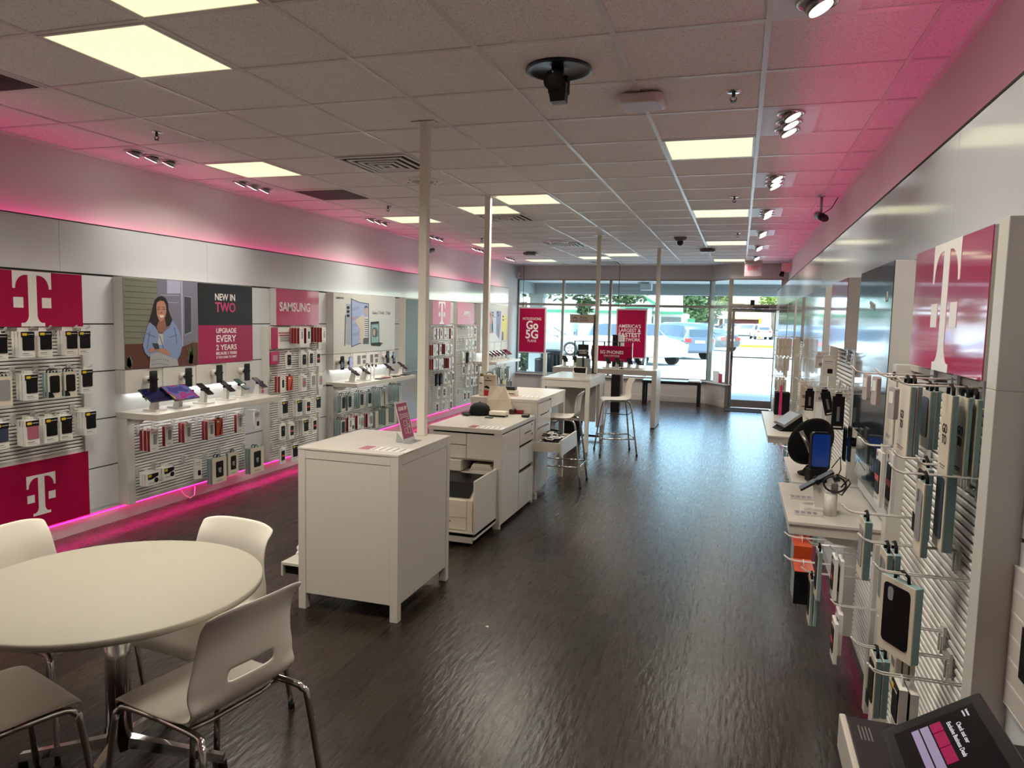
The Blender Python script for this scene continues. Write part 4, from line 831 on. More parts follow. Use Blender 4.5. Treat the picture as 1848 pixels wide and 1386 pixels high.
slat_bay(-4.63, 1, 7.60, 9.42, .14, .86, 'slatwall panel under the second left shelf', frame=.075, xf=-4.60, posts=(1, 0))
wall_shelf(7.60, 9.22, .888, -4.28, 'long white wall shelf under the foldable phones poster')
for k, (x, y) in enumerate(((270, 825), (365, 808), (575, 790), (690, 770))):
    p = at_x(*q7(x, y), -4.44); stand_phone((-4.44, p.y, .888), 0, 'phone', 'dark phone on white stand, %s on the second left shelf' % (ORD[k]+' from left'), 'phones on the second left shelf')
for k, (x, y, m_) in enumerate(((430, 828, BLACK), (490, 805, BLACK), (545, 825, RED), (650, 795, BLACK))):
    p = at_z(*q7(x, y), .888); g = G(); g.prism([(-4.36+a, p.y+b, .889) for a, b in rrect(.09, .16, .01)], (0, 0, .012), m_); single('charging_pad', g, ('dark', 'dark', 'red', 'dark')[k]+' flat pad lying on the second left shelf, %s from left' % ORD[k], 'pad')
for k, (x, y) in enumerate(((395, 720), (425, 712), (455, 716))):
    p = at_x(*q7(x, y), -4.48); t = thing('display_watch', 'dark smart watch on clear stand, %s on the second left shelf' % ORD[k], 'watch', (p.x, p.y, .888))
    g = G(); g.cyl((p.x, p.y, .888), (p.x, p.y, p.z-.02), .006, FRAME, n=8); g.cyl((p.x, p.y, .888), (p.x, p.y, .892), .03, FRAME); part(t, 'stand', g)
    g = G(); g.tube([(p.x+.02*math.cos(a), p.y, p.z+.03*math.sin(a)) for a in [k2*2*PI/14 for k2 in range(13)]], .006, FRAME if k else BLACK, 6); part(t, 'strap', g); g = G(); g.cyl((p.x+.02, p.y, p.z), (p.x+.03, p.y, p.z), .019, BLACK); part(t, 'dial', g)
q9 = lambda x, y: (580+x/8.66, 620+y/8.66)
r9 = lambda k, x0, x1, y, c=1: px2(k, x0, x1, y, c, q9)
BAY3 = 'under second left shelf'
hang_left([('upper', [r9('Gk', 325, 372, 812, 2), r9('Gk', 405, 486, 798, 2), r9('Gk', 612, 660, 768, 3), r9('Gk', 730, 785, 750, 1), r9('T', 925, 985, 718, 6), r9('T', 990, 1050, 692, 2), r9('T', 1210, 1270, 655, 7)]),
           ('lower', [r9('Gk', 300, 382, 1192, 3), r9('R', 430, 475, 1160, 2), r9('W', 470, 512, 1160, 1), r9('R', 575, 612, 1125, 3), r9('Kc', 608, 672, 1125, 1), r9('R', 735, 765, 1100, 3), r9('Kc', 758, 802, 1095, 1), r9('T', 835, 900, 1055, 2), r9('T', 1000, 1056, 1015, 5), r9('T', 1132, 1190, 982, 4)])],
          BAY3, 'packs under the second left shelf', -4.64, .17)
# ---- frosted green tall panel
FROST = M('frosted_green_print', (98, 114, 108), .4, noise=.12, scale=14)
t = thing('poster', 'tall grey green frosted poster panel left of the nearest pole', 'poster', (PX, 9.95, .88)); g = G(); g.box((XL, 9.54, .885), (PX-.003, 10.22, 1.957), SIDE, .003); part(t, 'box', g); g = G(); g.box((PX-.003, 9.565, .90), (PX, 10.2, 1.945), FROST); part(t, 'face', g)
g = G(); g.box((XL-.002, 9.5, .14), (-4.66, 10.35, .88), M('steel_grey_panel', (176, 178, 178), .2)); single('lower_wall_panel', g, 'plain grey glossy panel below the frosted green poster', 'panel')
# ---- far bays: T sign, brand sign, phones poster
q8 = lambda x, y: (720+x/4.95, 500+y/4.95); qa = lambda x, y: (780+x/6.93, 520+y/6.93); qb = lambda x, y: (840+x/7.29, 530+y/7.29)
slat_bay(-4.64, 1, 10.52, 11.48, .14, 1.56, 'slatwall panel behind the nearest pole, under the pale T sign', frame=.03, xf=-4.63)
t = sign_left('brand_sign', 'glossy magenta sign with white T behind the nearest pole', -4.62, 10.55, 11.30, 1.57, 1.955, MAGP); g = G(); flat(g, t_shape(.36, 10.93, 1.762), -4.62, .001, LETTER); part(t, 'logo', g)
slat_bay(-4.64, 1, 11.6, 12.6, .14, 1.56, 'slatwall panel left of the second pole, under small lettering sign', frame=.03, xf=-4.63)
t = sign_left('brand_sign', 'glossy magenta sign with small white lettering left of the second pole', -4.62, 11.62, 12.42, 1.57, 1.955, MAGP); fit(t, 'APPLE', qa, 395, 482, 292, 355, -4.619, LETTER, .02)
ra = lambda k, x0, x1, y, c=1: px2(k, x0, x1, y, c, qa); r8 = lambda k, x0, x1, y, c=1: px2(k, x0, x1, y, c, q8)
hang_left([('top', [ra('W', 20, 50, 505, 1), ra('R', 62, 88, 505, 2), ra('Rk', 95, 130, 505, 2), ra('W', 140, 190, 505, 1), ra('Rk', 232, 262, 505, 1)]),
           ('second', [ra('R', 15, 44, 712, 2), ra('W', 48, 76, 708, 1), ra('Rk', 84, 126, 706, 1), ra('R', 165, 188, 700, 4), ra('W', 192, 216, 705, 1), ra('C', 222, 262, 705, 1)]),
           ('third', [ra('R', 15, 44, 888, 2), ra('C', 46, 80, 885, 1), ra('R', 84, 112, 885, 1), ra('W', 114, 146, 885, 1), ra('R', 210, 240, 878, 4), ra('W', 246, 272, 870, 1)]),
           ('fourth', [ra('N', 48, 90, 1072, 1), ra('N', 95, 138, 1070, 1), ra('W', 148, 184, 1062, 1), ra('C', 192, 226, 1055, 1), ra('K', 240, 284, 1045, 2)]),
           ('fifth', [ra('C', 62, 112, 1250, 1), ra('K', 116, 188, 1240, 1), ra('C', 205, 270, 1225, 2)]),
           ('bottom', [r8('K', 322, 362, 1122, 1), r8('C', 370, 428, 1112, 2), r8('K', 440, 492, 1098, 1)])],
          'behind nearest pole', 'packs behind the nearest pole', -4.65, .13)
hang_left([('top', [ra('C', 432, 478, 482, 1), ra('Kc', 480, 508, 482, 1), ra('K', 522, 552, 482, 1)]),
           ('second', [ra('W', 410, 452, 645, 1), ra('C', 455, 492, 640, 1), ra('W', 500, 528, 640, 1), ra('Cd', 528, 556, 640, 1)]),
           ('third', [ra('W', 375, 412, 810, 2), ra('N', 438, 466, 805, 1), ra('W', 460, 494, 800, 1), ra('C', 500, 552, 800, 1)]),
           ('fourth', [ra('Cd', 378, 412, 965, 1), ra('W', 440, 482, 960, 1), ra('C', 486, 532, 955, 2), ra('Cd', 540, 576, 955, 1)]),
           ('fifth', [ra('Kc', 415, 476, 1122, 1), ra('Cd', 484, 512, 1118, 1), ra('W', 514, 540, 1112, 1), ra('C', 535, 572, 1112, 1)]),
           ('bottom', [ra('K', 386, 432, 1295, 1), ra('K', 440, 474, 1290, 1)])],
          'left of second pole', 'packs left of the second pole', -4.65, .13)
t = thing('poster', 'white poster of colourful phones behind the second pole', 'poster', (PX, 13.6, 1.22)); g = G(); g.box((XL, 12.72, 1.225), (PX-.003, 14.40, 1.957), SIDE, .003); part(t, 'box', g); g = G(); g.box((PX-.003, 12.725, 1.227), (PX, 14.395, 1.955), POSTW); part(t, 'picture', g)
for nm, col, P in (('red_phone', (192, 70, 72), [(318, 236), (345, 232), (362, 420), (362, 520), (318, 524)]), ('silver_phone', (176, 182, 196), [(350, 222), (402, 212), (412, 480), (400, 528), (352, 500)]), ('violet_phone', (110, 92, 152), [(408, 225), (470, 232), (462, 420), (445, 600), (405, 540)]),
                   ('yellow_phone', (216, 204, 92), [(486, 275), (528, 290), (545, 360), (530, 612), (470, 612)]), ('grey_phone', (96, 98, 112), [(212, 480), (230, 420), (240, 460), (232, 590), (240, 636), (218, 600)])):
    shape(t, nm, [P], qb, W1, .0006, ppm(nm, col))
shape(t, 'camera_lenses', [[(c[0]+9*math.cos(a*PI/5), c[1]+12*math.sin(a*PI/5)) for a in range(10)] for c in ((362, 250), (362, 285), (424, 250), (432, 285), (496, 300), (498, 345), (326, 275))], qb, W1+.0007, .0005, PRINTK)
shape(t, 'print_shading', [[(360, 300), (390, 300), (392, 312), (362, 310)], [(418, 400), (440, 395), (446, 560), (430, 560)], [(480, 500), (500, 500), (500, 612), (472, 612)], [(325, 400), (352, 395), (352, 500), (328, 505)]], qb, W1+.0007, .0004, ppm('dark_wash', (70, 60, 90)))
header_row(PX, 12.72, 14.40, 1.035, 1.222, 8, 'white header of square panels under the colourful phones poster')
wall_shelf(12.45, 13.95, .90, -4.18, 'long white wall shelf under the colourful phones poster')
for k, (x, y, kind) in enumerate(((360, 835, 'phone'), (405, 825, 'phone'), (455, 820, 'phone'), (500, 815, 'phone'), (560, 810, 'phone'), (625, 800, 'tablet'))):
    p = Vector((0, 12.72+(x-360)/265*1.06, 0)); stand_phone((-4.42, p.y, .90), 0, kind, ('dark red tablet' if kind == 'tablet' else 'dark phone')+' on white stand, %s on the far left shelf' % (ORD[k]+' from left'), 'devices on the far left shelf', M('screen_maroon', (90, 20, 40), .15) if kind == 'tablet' else None, 'tablet' if kind == 'tablet' else 'phone')
slat_bay(-4.63, 1, 12.72, 14.40, .14, .86, 'slatwall panel under the far left shelf', frame=.06, xf=-4.60, posts=(1, 1))
rb = lambda k, x0, x1, y, c=1: px2(k, x0, x1, y, c, qb)
hang_left([('upper', [rb('W', 370, 400, 1020, 1), rb('T', 460, 480, 990, 4), rb('S', 480, 515, 975, 1), rb('Cd', 515, 535, 970, 1), rb('T', 560, 600, 975, 3)]), ('lower', [rb('T', 480, 505, 1140, 3), rb('S', 510, 530, 1140, 1), rb('Gk', 545, 580, 1140, 1), rb('Gk', 585, 615, 1135, 1)])],
          'under far left shelf', 'packs under the far left shelf', -4.64, .15)
random.seed(11)
# ================================================================== right wall
fA = lambda x, y: (1340+x/3.85, 500+y/3.85)
fB = lambda x, y: (1380+x/3.85, 640+y/3.85)
fD = lambda x, y: (1540+x/3.85, 640+y/3.85)
fE = lambda x, y: (1400+x/3.107, 940+y/3.107)
fG = lambda x, y: (1380+x/7.7, 680+y/7.7)
fI = lambda x, y: (1340+x/8.6625, 560+y/8.6625)
def sign_right(name, label, x, y0, y1, z0, z1, mat, edge=None):
    t = thing(name, label, 'sign' if name.endswith('sign') else 'poster', (x, (y0+y1)/2, z0))
    g = G(); g.box((x+.003, y0, z0), (XR, y1, z1), edge or SIDE, .002); part(t, 'box', g)
    g = G(); g.box((x, y0+.001, z0+.001), (x+.003, y1-.001, z1-.001), mat); part(t, 'face', g); return t
t = slat_bay(.605, -1, 1.91, 3.09, .13, 1.56, 'nearest right slatwall panel under the large T sign', frame=.07, xf=.565)
for z0_, z1_ in ((1.56, 1.955),):
    g = G(); g.box((.565, 1.91, z0_), (XR, 1.98, z1_), FRAME, .002); part(t, 'side_frame', g)
t = sign_right('brand_sign', 'large glossy magenta sign with white T on the right wall', .58, 2.07, 2.885, 1.57, 1.957, M('magenta_gloss', (190, 24, 92), .1, coat=1.0))
g = G(); flat(g, [[(-u, v) for u, v in P] for P in t_shape(.387, 0, 1.7635)], .58, -.001, LETTER, cy_=2.478); part(t, 'logo', g)
def hang_right(kind, w, h, t_, opt, X, Y, Z, label, rz=PI, cat='package', name='hanging_package', grp=None):
    P = pk(kind, w, h, t_, **opt); return put(P, name, label, cat, (X, Y+w/2, Z) if rz == PI else (X, Y, Z), rz, grp)
GP = 'boxes on the nearest right slatwall'
BK = dict(win=0, logo=.034)
BIG = [('book', .175, .205, .015, BK, .471, 2.30, 1.531, 'cream and teal lettered folio box, front of the second top hook, right wall'),
       ('book', .175, .205, .014, dict(win=0), .489, 2.305, 1.531, 'teal backed folio box, behind the lettered one on second top hook, right wall'),
       ('book', .14, .205, .012, dict(win=0, logo=.026), .489, 2.60, 1.523, 'cream folio box hanging farthest on the top row of nearest right slatwall'),
       ('book', .10, .172, .014, dict(case=BLUEC), .545, 2.40, 1.512, 'teal box with blue window between the two folio stacks, right wall'),
       ('book', .10, .172, .014, {}, .562, 2.41, 1.512, 'dark teal box at back between the folio stacks, right wall'),
       ('book', .095, .209, .015, BK, .527, 2.10, 1.527, 'narrow cream lettered box, front of nearest top hook, right wall'),
       ('book', .095, .209, .012, BK, .562, 2.10, 1.523, 'narrow cream lettered box, middle of nearest top hook, right wall'),
       ('book', .105, .211, .013, BK, .583, 2.10, 1.520, 'narrow cream lettered box, rearmost of nearest top hook, right wall'),
       ('band', .10, .20, .011, {}, .497, 2.60, 1.284, 'white box with coral band, nearer of the pair beside the small dark poster'),
       ('band', .10, .18, .010, {}, .467, 2.62, 1.284, 'white box with coral band, farther of the pair beside the small dark poster'),
       ('book', .13, .20, .014, dict(corner=1, wh=.8, ww=.6), .513, 2.22, 1.31, 'cream box with black case and round corner badge, right wall'),
       ('book', .078, .191, .017, dict(case=CLEARC, cam=1), .470, 2.06, 1.30, 'teal box with clear case, hung nearest on the middle row, right wall'),
       ('book', .099, .212, .026, dict(case=BLUEC, wh=.8), .548, 2.18, 1.307, 'teal box with dark blue phone case, under the narrow lettered boxes'),
       ('book', .094, .181, .022, dict(case=CLEARC), .393, 2.40, 1.102, 'teal box with clear window hanging above the white shelf corner, right wall'),
       ('book', .10, .176, .016, dict(case=CLEARC, cam=1), .422, 2.20, 1.065, 'teal box with grey window, front of pair behind the big black case box'),
       ('book', .10, .176, .016, dict(case=CLEARC), .442, 2.205, 1.065, 'teal box, rear of pair behind the big black case box'),
       ('book', .10, .167, .017, dict(corner=1), .413, 2.20, .755, 'cream box with black case, front of the pair on lowest hook, right wall'),
       ('book', .10, .167, .017, {}, .433, 2.205, .755, 'teal box, rear of the pair on lowest hook, right wall'),
       ('badge', .078, .13, .020, {}, .434, 2.0, .775, 'black yellow-badged pack, front of pair by the tablet kiosk'),
       ('badge', .078, .13, .020, {}, .460, 2.0, .768, 'black yellow-badged pack, rear of pair by the tablet kiosk'),
       ('slim', .10, .185, .013, {}, .482, 2.28, .80, 'slim white box, front of the trio below the big black case box'),
       ('slim', .10, .185, .013, {}, .500, 2.28, .80, 'slim white box, middle of the trio below the big black case box'),
       ('slim', .10, .185, .013, {}, .518, 2.28, .80, 'slim white box, rear of the trio below the big black case box'),
       ('speaker', .19, .15, .085, {}, .29, 3.45, .585, 'black boxed device with orange top hanging below the near shelf'),
       ('speaker', .19, .13, .085, dict(body=ORANGE), .31, 3.80, .60, 'orange boxed device hanging behind the black one below the shelf'),
       ('speaker', .19, .13, .085, dict(body=ORANGE), .33, 4.05, .72, 'orange boxed device highest under the near shelf'),
       ('book', .10, .205, .017, {}, .357, 3.20, .756, 'teal box hanging tallest below the near right shelf'),
       ('book', .10, .20, .013, {}, .345, 3.30, .60, 'teal box, lower front of the row below the near right shelf'),
       ('book', .10, .20, .013, {}, .362, 3.30, .60, 'teal box, lower rear of the row below the near right shelf'),
       ('band', .10, .172, .014, {}, .415, 3.15, .75, 'white coral-banded box, front of the upper pair below the right shelf'),
       ('band', .10, .172, .014, {}, .438, 3.15, .745, 'white coral-banded box, rear of the upper pair below the right shelf'),
       ('band', .10, .165, .016, {}, .425, 3.02, .57, 'white coral-banded box, rear of the lower pair below the right shelf'),
       ('band', .10, .16, .013, {}, .408, 2.98, .545, 'white coral-banded box hanging lowest below the right shelf')]
for kd, w, h, t_, o, X, Y, Z, lb in BIG: hang_right(kd, w, h, t_, o, X, Y, Z, lb, grp=GP, name='hanging_package' if kd in ('badge', 'band') else 'hanging_box')
# the black case box turned towards the aisle
put(pk('book', .125, .20, .024, cam=1, ww=.76, wh=.80, wz=.47), 'hanging_box', 'cream and teal box with large black phone case turned towards the aisle', 'package', (.425, 2.06, 1.04), PI+math.radians(28), GP)
def rhook(X, Y, Z, label, L, s=-1): hook(X, Y, Z, s, L, label, 'hooks on the nearest right slatwall')
for Y, Z, L, lb in ((2.15, 1.548, .20, 'nearest top peg hook with narrow lettered boxes'), (2.39, 1.552, .21, 'second top peg hook with the lettered folio box'), (2.66, 1.545, .24, 'farthest top peg hook with cream folio box'),
                    (2.45, 1.535, .16, 'short top peg hook with the blue-windowed box'), (2.65, 1.305, .20, 'peg hook holding the coral-banded pair by small poster'), (2.285, 1.33, .17, 'peg hook holding the corner-badged box'), (2.10, 1.32, .21, 'peg hook holding the clear case box, right wall'),
                    (2.23, 1.325, .12, 'peg hook holding dark blue case box'), (2.445, 1.12, .27, 'peg hook above the white shelf corner'), (2.25, 1.085, .25, 'peg hook behind the big black case box'), (2.06, 1.062, .24, 'peg hook holding the big black case box'),
                    (2.25, .775, .25, 'lowest peg hook with the cream pair, right wall'), (2.04, .795, .24, 'peg hook holding yellow-badged packs by the kiosk'), (2.33, .82, .17, 'peg hook holding the slim white trio')):
    rhook(.605, Y, Z, lb, L)
for Y, Z, L, lb in ((3.25, .776, .32, 'peg hook with the tall teal box below the right shelf'), (3.35, .62, .32, 'peg hook with low teal pair below the right shelf'), (3.2, .77, .23, 'peg hook with upper coral-banded pair below right shelf'), (3.07, .59, .23, 'peg hook with lower coral-banded pair below right shelf'),
                    (3.545, .605, .38, 'peg hook with the black boxed device'), (3.895, .62, .36, 'peg hook with the orange boxed device'), (4.145, .74, .34, 'highest peg hook under the right shelf, orange box')):
    hook(.63, Y, Z, -1, L, lb, 'hooks below the near right shelf')
for (X, Y, Z), lb in (((.40, 2.655, 1.53), 'farthest grey tag holder on the top hooks, right wall'), ((.385, 2.39, 1.54), 'middle grey tag holder on the top hooks, right wall'), ((.385, 2.13, 1.53), 'nearest grey tag holder on the top hooks, right wall')):
    t = thing('tag_holder', lb, 'price tag', (X, Y, Z), .25, 'tag holders on the right wall'); g = G(); g.prism([(0, -.016+a, -.03+b) for a, b in rrect(.036, .085, .008)], (.012, 0, 0), M('tag_grey', (178, 168, 168), .35)); part(t, 'holder', g, False)
    g = G(); g.box((-.001, -.028, -.03), (0, -.004, 0), CARD); part(t, 'paper', g, False)
# ---- tall dark poster bay with the near shelf
SLATE = M('dark_slate_print', (52, 60, 66), .1, noise=.15, scale=5, coat=.4)
t = sign_right('poster', 'tall dark glossy poster with faint handwriting on the right wall', .555, 3.13, 3.94, 1.20, 1.957, SLATE)
g = G(); pts = []
for k in range(5): a = 3.62-k*.028; g.tube([(.5545, a+.012*math.cos(j*.9), 1.80+.014*math.sin(j*.9)-k*.004) for j in range(7)], .0015, LETTER, 4)
part(t, 'handwriting', g); g = G(); g.tube([(.5545, 3.25, 1.80), (.5545, 3.235, 1.84), (.5545, 3.22, 1.80), (.5545, 3.238, 1.812)], .002, LETTER, 4); part(t, 'mark', g)
g = G(); g.box((.60, 3.13, .90), (XR, 3.94, 1.20), PANEL, .002); single('display_header', g, 'plain white header panel under the tall dark poster', 'display panel')
for (Y, Z), lb in (((3.72, 1.155), 'upright phone on white puck nearer the camera, under the dark poster'), ((3.87, 1.13), 'upright phone on white puck farther along, under the dark poster')): mount_phone(.602, Y, Z, -1, lb, 'phones on pucks')
t = thing('info_card', 'dark printed card of phone pictures under the tall dark poster', 'card', (.6, 3.5, 1.0)); g = G(); g.box((.590, 3.30, .99), (.600, 3.66, 1.175), M('slate_blue_print', (70, 78, 92), .3)); part(t, 'card', g)
g = G()
for k in range(4): g.box((.5892, 3.36+k*.062, 1.06), (.590, 3.40+k*.062, 1.12), CARD)
part(t, 'pictures', g)
g = G(); g.box((.570, 3.22, .98), (.576, 3.86, 1.185), ACRYL); single('acrylic_cover', g, 'clear acrylic cover in front of the dark printed card', 'cover')
slat_bay(.60, -1, 3.13, 3.96, .13, .835, 'slatwall panel under the near right shelf', frame=.05, xf=.555)
def shelf_right(y0, y1, x0, label, ztop=.89):
    t = thing('wall_shelf', label, 'shelf', (XR, (y0+y1)/2, ztop))
    g = G(); g.box((x0, y0, ztop-.014), (XR, y1, ztop), WHITE, .002); part(t, 'top', g); g = G(); g.box((x0+.006, y0+.006, ztop-.055), (XR, y1-.006, ztop-.014), WHITE, .002); part(t, 'edge', g)
    g = G(); g.box((x0+.17, y0+.08, ztop-.062), (x0+.20, y1-.08, ztop-.0555), UNDERL); part(t, 'strip_lamp', g)
    for ya in (y0+.03, y1-.05):
        g = G(); g.prism([(XR, ya, ztop-.055), (x0+.13, ya, ztop-.055), (x0+.18, ya, ztop-.085), (XR, ya, ztop-.10)], (0, .02, 0), FRAME); part(t, 'bracket', g)
shelf_right(3.155, 3.935, .228, 'white shelf with phone stand, nearest on the right wall'); shelf_right(3.97, 4.72, .295, 'narrow white shelf with black round device, second on the right wall'); shelf_right(5.58, 7.14, .228, 'long white shelf with tilted smart display, right wall')
stand_phone((.372, 3.42, .89), PI, 'phone', 'white-edged phone on white stand on the nearest right shelf', 'phones on right shelves', M('screen_grey', (96, 96, 100), .15))
for (x, y, ry), lb in (((.315, 3.30, 0), 'clear printed price plate at front of the nearest right shelf'), ((.315, 3.60, 0), 'clear printed price plate behind the phone stand, right shelf')):
    t = thing('price_plate', lb, 'price plate', (x, y, .89)); g = G(); g.box((x-.055, y-.028, .8905), (x+.055, y+.028, .898), M('plate_pale', (206, 200, 196), .2)); part(t, 'plate', g)
    g = G()
    for k in range(4): g.box((x-.05+k*.024, y-.02, .898), (x-.034+k*.024, y+.015, .8985), GREYP)
    part(t, 'print', g)
t = thing('display_watch', 'smart watch with black strap on white post, nearest right shelf', 'watch', (.42, 3.30, .89))
g = G(); g.cyl((.405, 3.32, .89), (.405, 3.32, .985), .026, FRAME, n=20); g.box((.405, 3.31, .98), (.43, 3.335, 1.03), STEEL, .003); part(t, 'post', g)
g = G(); g.tube([(.415+.042*math.cos(a), 3.29+.02*math.sin(a*.5), 1.03+.034*math.sin(a)) for a in [k*2*PI/18 for k in range(19)]], .0045, BLACK, 6); part(t, 'strap', g); g = G(); g.cyl((.405, 3.27, 1.06), (.425, 3.265, 1.068), .017, BLACK, n=16); part(t, 'dial', g)
g = G(); g.tube([(.44, 3.30, 1.02), (.47, 3.33, 1.05), (.49, 3.4, 1.02), (.46, 3.42, .96), (.43, 3.36, .985), (.415, 3.33, 1.0)], .0035, BLACK, 6); single('charging_cable', g, 'thin black cable looping beside the watch post', 'cable')
# big round device with silver arm, and the blue-screened handset, on the narrow shelf
t = thing('round_speaker', 'large black round device with silver arm on the narrow right shelf', 'device', (.40, 4.18, .89))
g = G(); c = Vector((.40, 4.24, 1.065)); ax = Vector((-.62, .62, .45)).normalized(); ax = Vector((.45, -.8, -.25)).normalized()
g.loft([g.ring(c+ax*a, ax, (0, 0, 1), r, 32) for a, r in ((-.018, .10), (-.008, .135), (.0, .14), (.012, .13), (.03, .09))], BLACKM); part(t, 'dish', g)
g = G(); g.cyl((.335, 4.10, 1.14), (.395, 4.08, 1.015), .011, STEEL, n=14); part(t, 'arm', g); g = G(); g.lathe([(.07, 0), (.075, .01), (.05, .02), (.03, .05)], (.41, 4.2, .89), BLACKM, 24); part(t, 'foot', g)
t = thing('handset_display', 'upright handset with glowing blue screen beside the round device', 'device', (.43, 4.02, .89)); t.rotation_euler = (0, 0, .25)
g = G(); g.prism([(a, 0, .16+b) for a, b in rrect(.10, .20, .02)], (0, .03, 0), BLACK); part(t, 'body', g, False)
g = G(); g.prism([(a, -.001, .165+b) for a, b in rrect(.088, .17, .014)], (0, .001, 0), M('screen_royal_blue', (22, 56, 136), .1, emit=.2)); part(t, 'screen', g, False); g = G(); g.box((-.06, -.03, 0), (.03, .05, .07), BLACKM, .006); part(t, 'cradle', g, False)
g = G(); g.tube([(.49, 4.06, .96), (.53, 4.07, 1.02), (.54, 4.1, .95), (.53, 4.12, .91)], .003, BLACK, 6); g.tube([(.53, 4.12, .91), (.55, 4.2, .90), (.57, 4.1, .9)], .003, BLACK, 6); single('charging_cable', g, 'black cable tangle behind the blue-screened handset', 'cable')
# ---- slat bay with the small pale pink sign
slat_bay(.605, -1, 4.10, 5.22, .55, 1.57, 'slatwall panel with small gadgets, under the pale pink sign', frame=.05, xf=.57)
sign_right('blank_sign', 'glossy pale pink sign on the right wall, left of the dark poster', .552, 4.37, 5.10, 1.572, 1.965, M('pale_magenta_gloss', (190, 96, 130), .1, coat=.9))
def facing(kind, w, h, t_, o, px, py, Y, label, tilt=0.0):
    p = at_y(*fA(px, py), Y); put(pk(kind, w, h, t_, **o), 'hanging_package', label, 'package', (p.x, p.y, p.z), -PI/2, 'gadgets under the pale pink sign', tilt); hook(.605, Y+t_/2, p.z+.018, -1, .605-p.x+.05, 'peg hook holding the '+label, 'hooks under the pale pink sign')
SM = 'gadgets'
facing('white', .066, .095, .02, {}, 602, 572, 4.42, 'white charger pack on the top hook')
facing('white', .05, .075, .012, dict(pic=CLEARC), 540, 545, 4.62, 'grey tag pack beside the white charger')
facing('slim', .045, .16, .015, {}, 432, 745, 4.9, 'slim grey pack far on the lower hook')
facing('black', .05, .12, .02, {}, 470, 792, 4.75, 'short black pack on the lower hook')
facing('white', .045, .07, .012, dict(pic=CLEARC), 535, 785, 4.6, 'small grey tag in mid lower row')
facing('black', .05, .135, .022, {}, 575, 800, 4.5, 'black slanted box in mid lower row', .25)
facing('black', .058, .175, .03, {}, 672, 832, 4.15, 'tall black box nearest on the lower row')
# ---- long pale poster with the shelf of the smart display
sign_right('poster', 'long pale glossy poster reflecting the windows, above the smart display', .55, 5.47, 7.06, 1.225, 1.965, M('pale_mint_print', (150, 160, 158), .12, coat=.9))
header_row(.575, 5.47, 7.06, .92, 1.222, 6, 'white header of square panels behind the smart display', wall=XR, s=-1)
slat_bay(.60, -1, 5.47, 7.1, .13, .84, 'slatwall panel under the long right shelf', frame=.05, xf=.565)
t = thing('smart_display', 'silver-edged smart display tilted on the long right shelf', 'device', (.38, 5.95, .89)); t.rotation_euler = (0, 0, PI+.25)
g = G(); g.prism([(-.10, -.10, 0), (.08, -.10, 0), (-.08, -.10, .13)], (0, .20, 0), BLACKM); part(t, 'wedge', g, False)
g = G(); g.box((-.012, -.125, -.085), (.004, .125, .085), STEEL, .004); g.xf(TR(-.005, 0, .09) @ RY(-.92)); part(t, 'bezel', g, False)
g = G(); g.box((.004, -.11, -.07), (.0055, .11, .07), M('screen_bright', (150, 160, 166), .08, emit=.25)); g.xf(TR(-.005, 0, .09) @ RY(-.92)); part(t, 'screen', g, False)
t = thing('gift_box', 'black box with magenta ribbon standing on the long right shelf', 'box', (.40, 6.98, .89))
g = G(); g.box((.33, 6.9, .89), (.455, 7.06, 1.09), BLACKM, .002); part(t, 'carton', g); g = G(); g.box((.365, 6.896, .89), (.39, 7.064, 1.10), M('ribbon_magenta', (206, 50, 116), .4)); g.box((.366, 6.86, 1.02), (.388, 6.9, 1.16), M('ribbon_magenta'), .002, ); part(t, 'ribbon', g)
random.seed(5)
for k, (kind, Y, X, Z) in enumerate((('G', 5.62, .42, .74), ('K', 5.70, .50, .74), ('Cd', 5.9, .40, .74), ('G', 6.1, .42, .74), ('W', 6.3, .42, .72), ('Gc', 6.5, .40, .74), ('Rk', 5.62, .45, .48), ('K', 5.85, .42, .48), ('G', 6.1, .42, .48), ('W', 6.4, .42, .48))):
    kd, w, h, t_, o = KINDS[kind]; hang_right(kd, w, h, t_, o, X, Y, Z, DESC[kind]+', %s %s below the long right shelf' % (ORD[k % 6], 'upper' if k < 6 else 'lower'), grp='packs below the long right shelf', name='hanging_package')
    hook(.60, Y+w/2, Z+.018, -1, .60-X+.06, 'peg hook for the %s pack, %s row below the long right shelf' % (ORD[k % 6], 'upper' if k < 6 else 'lower'), 'hooks below the long right shelf')
for k, (kind, Y, X, Z) in enumerate((('G', 4.05, .42, .72), ('Rk', 4.3, .38, .66), ('K', 4.5, .40, .66))):
    kd, w, h, t_, o = KINDS[kind]; hang_right(kd, w, h, t_, o, X, Y, Z, DESC[kind]+', %s below the narrow right shelf' % ORD[k], grp='packs below the narrow right shelf', name='hanging_package'); hook(.64, Y+w/2, Z+.018, -1, .64-X+.05, 'peg hook for the %s pack below the narrow right shelf' % ORD[k], 'hooks below the narrow right shelf')
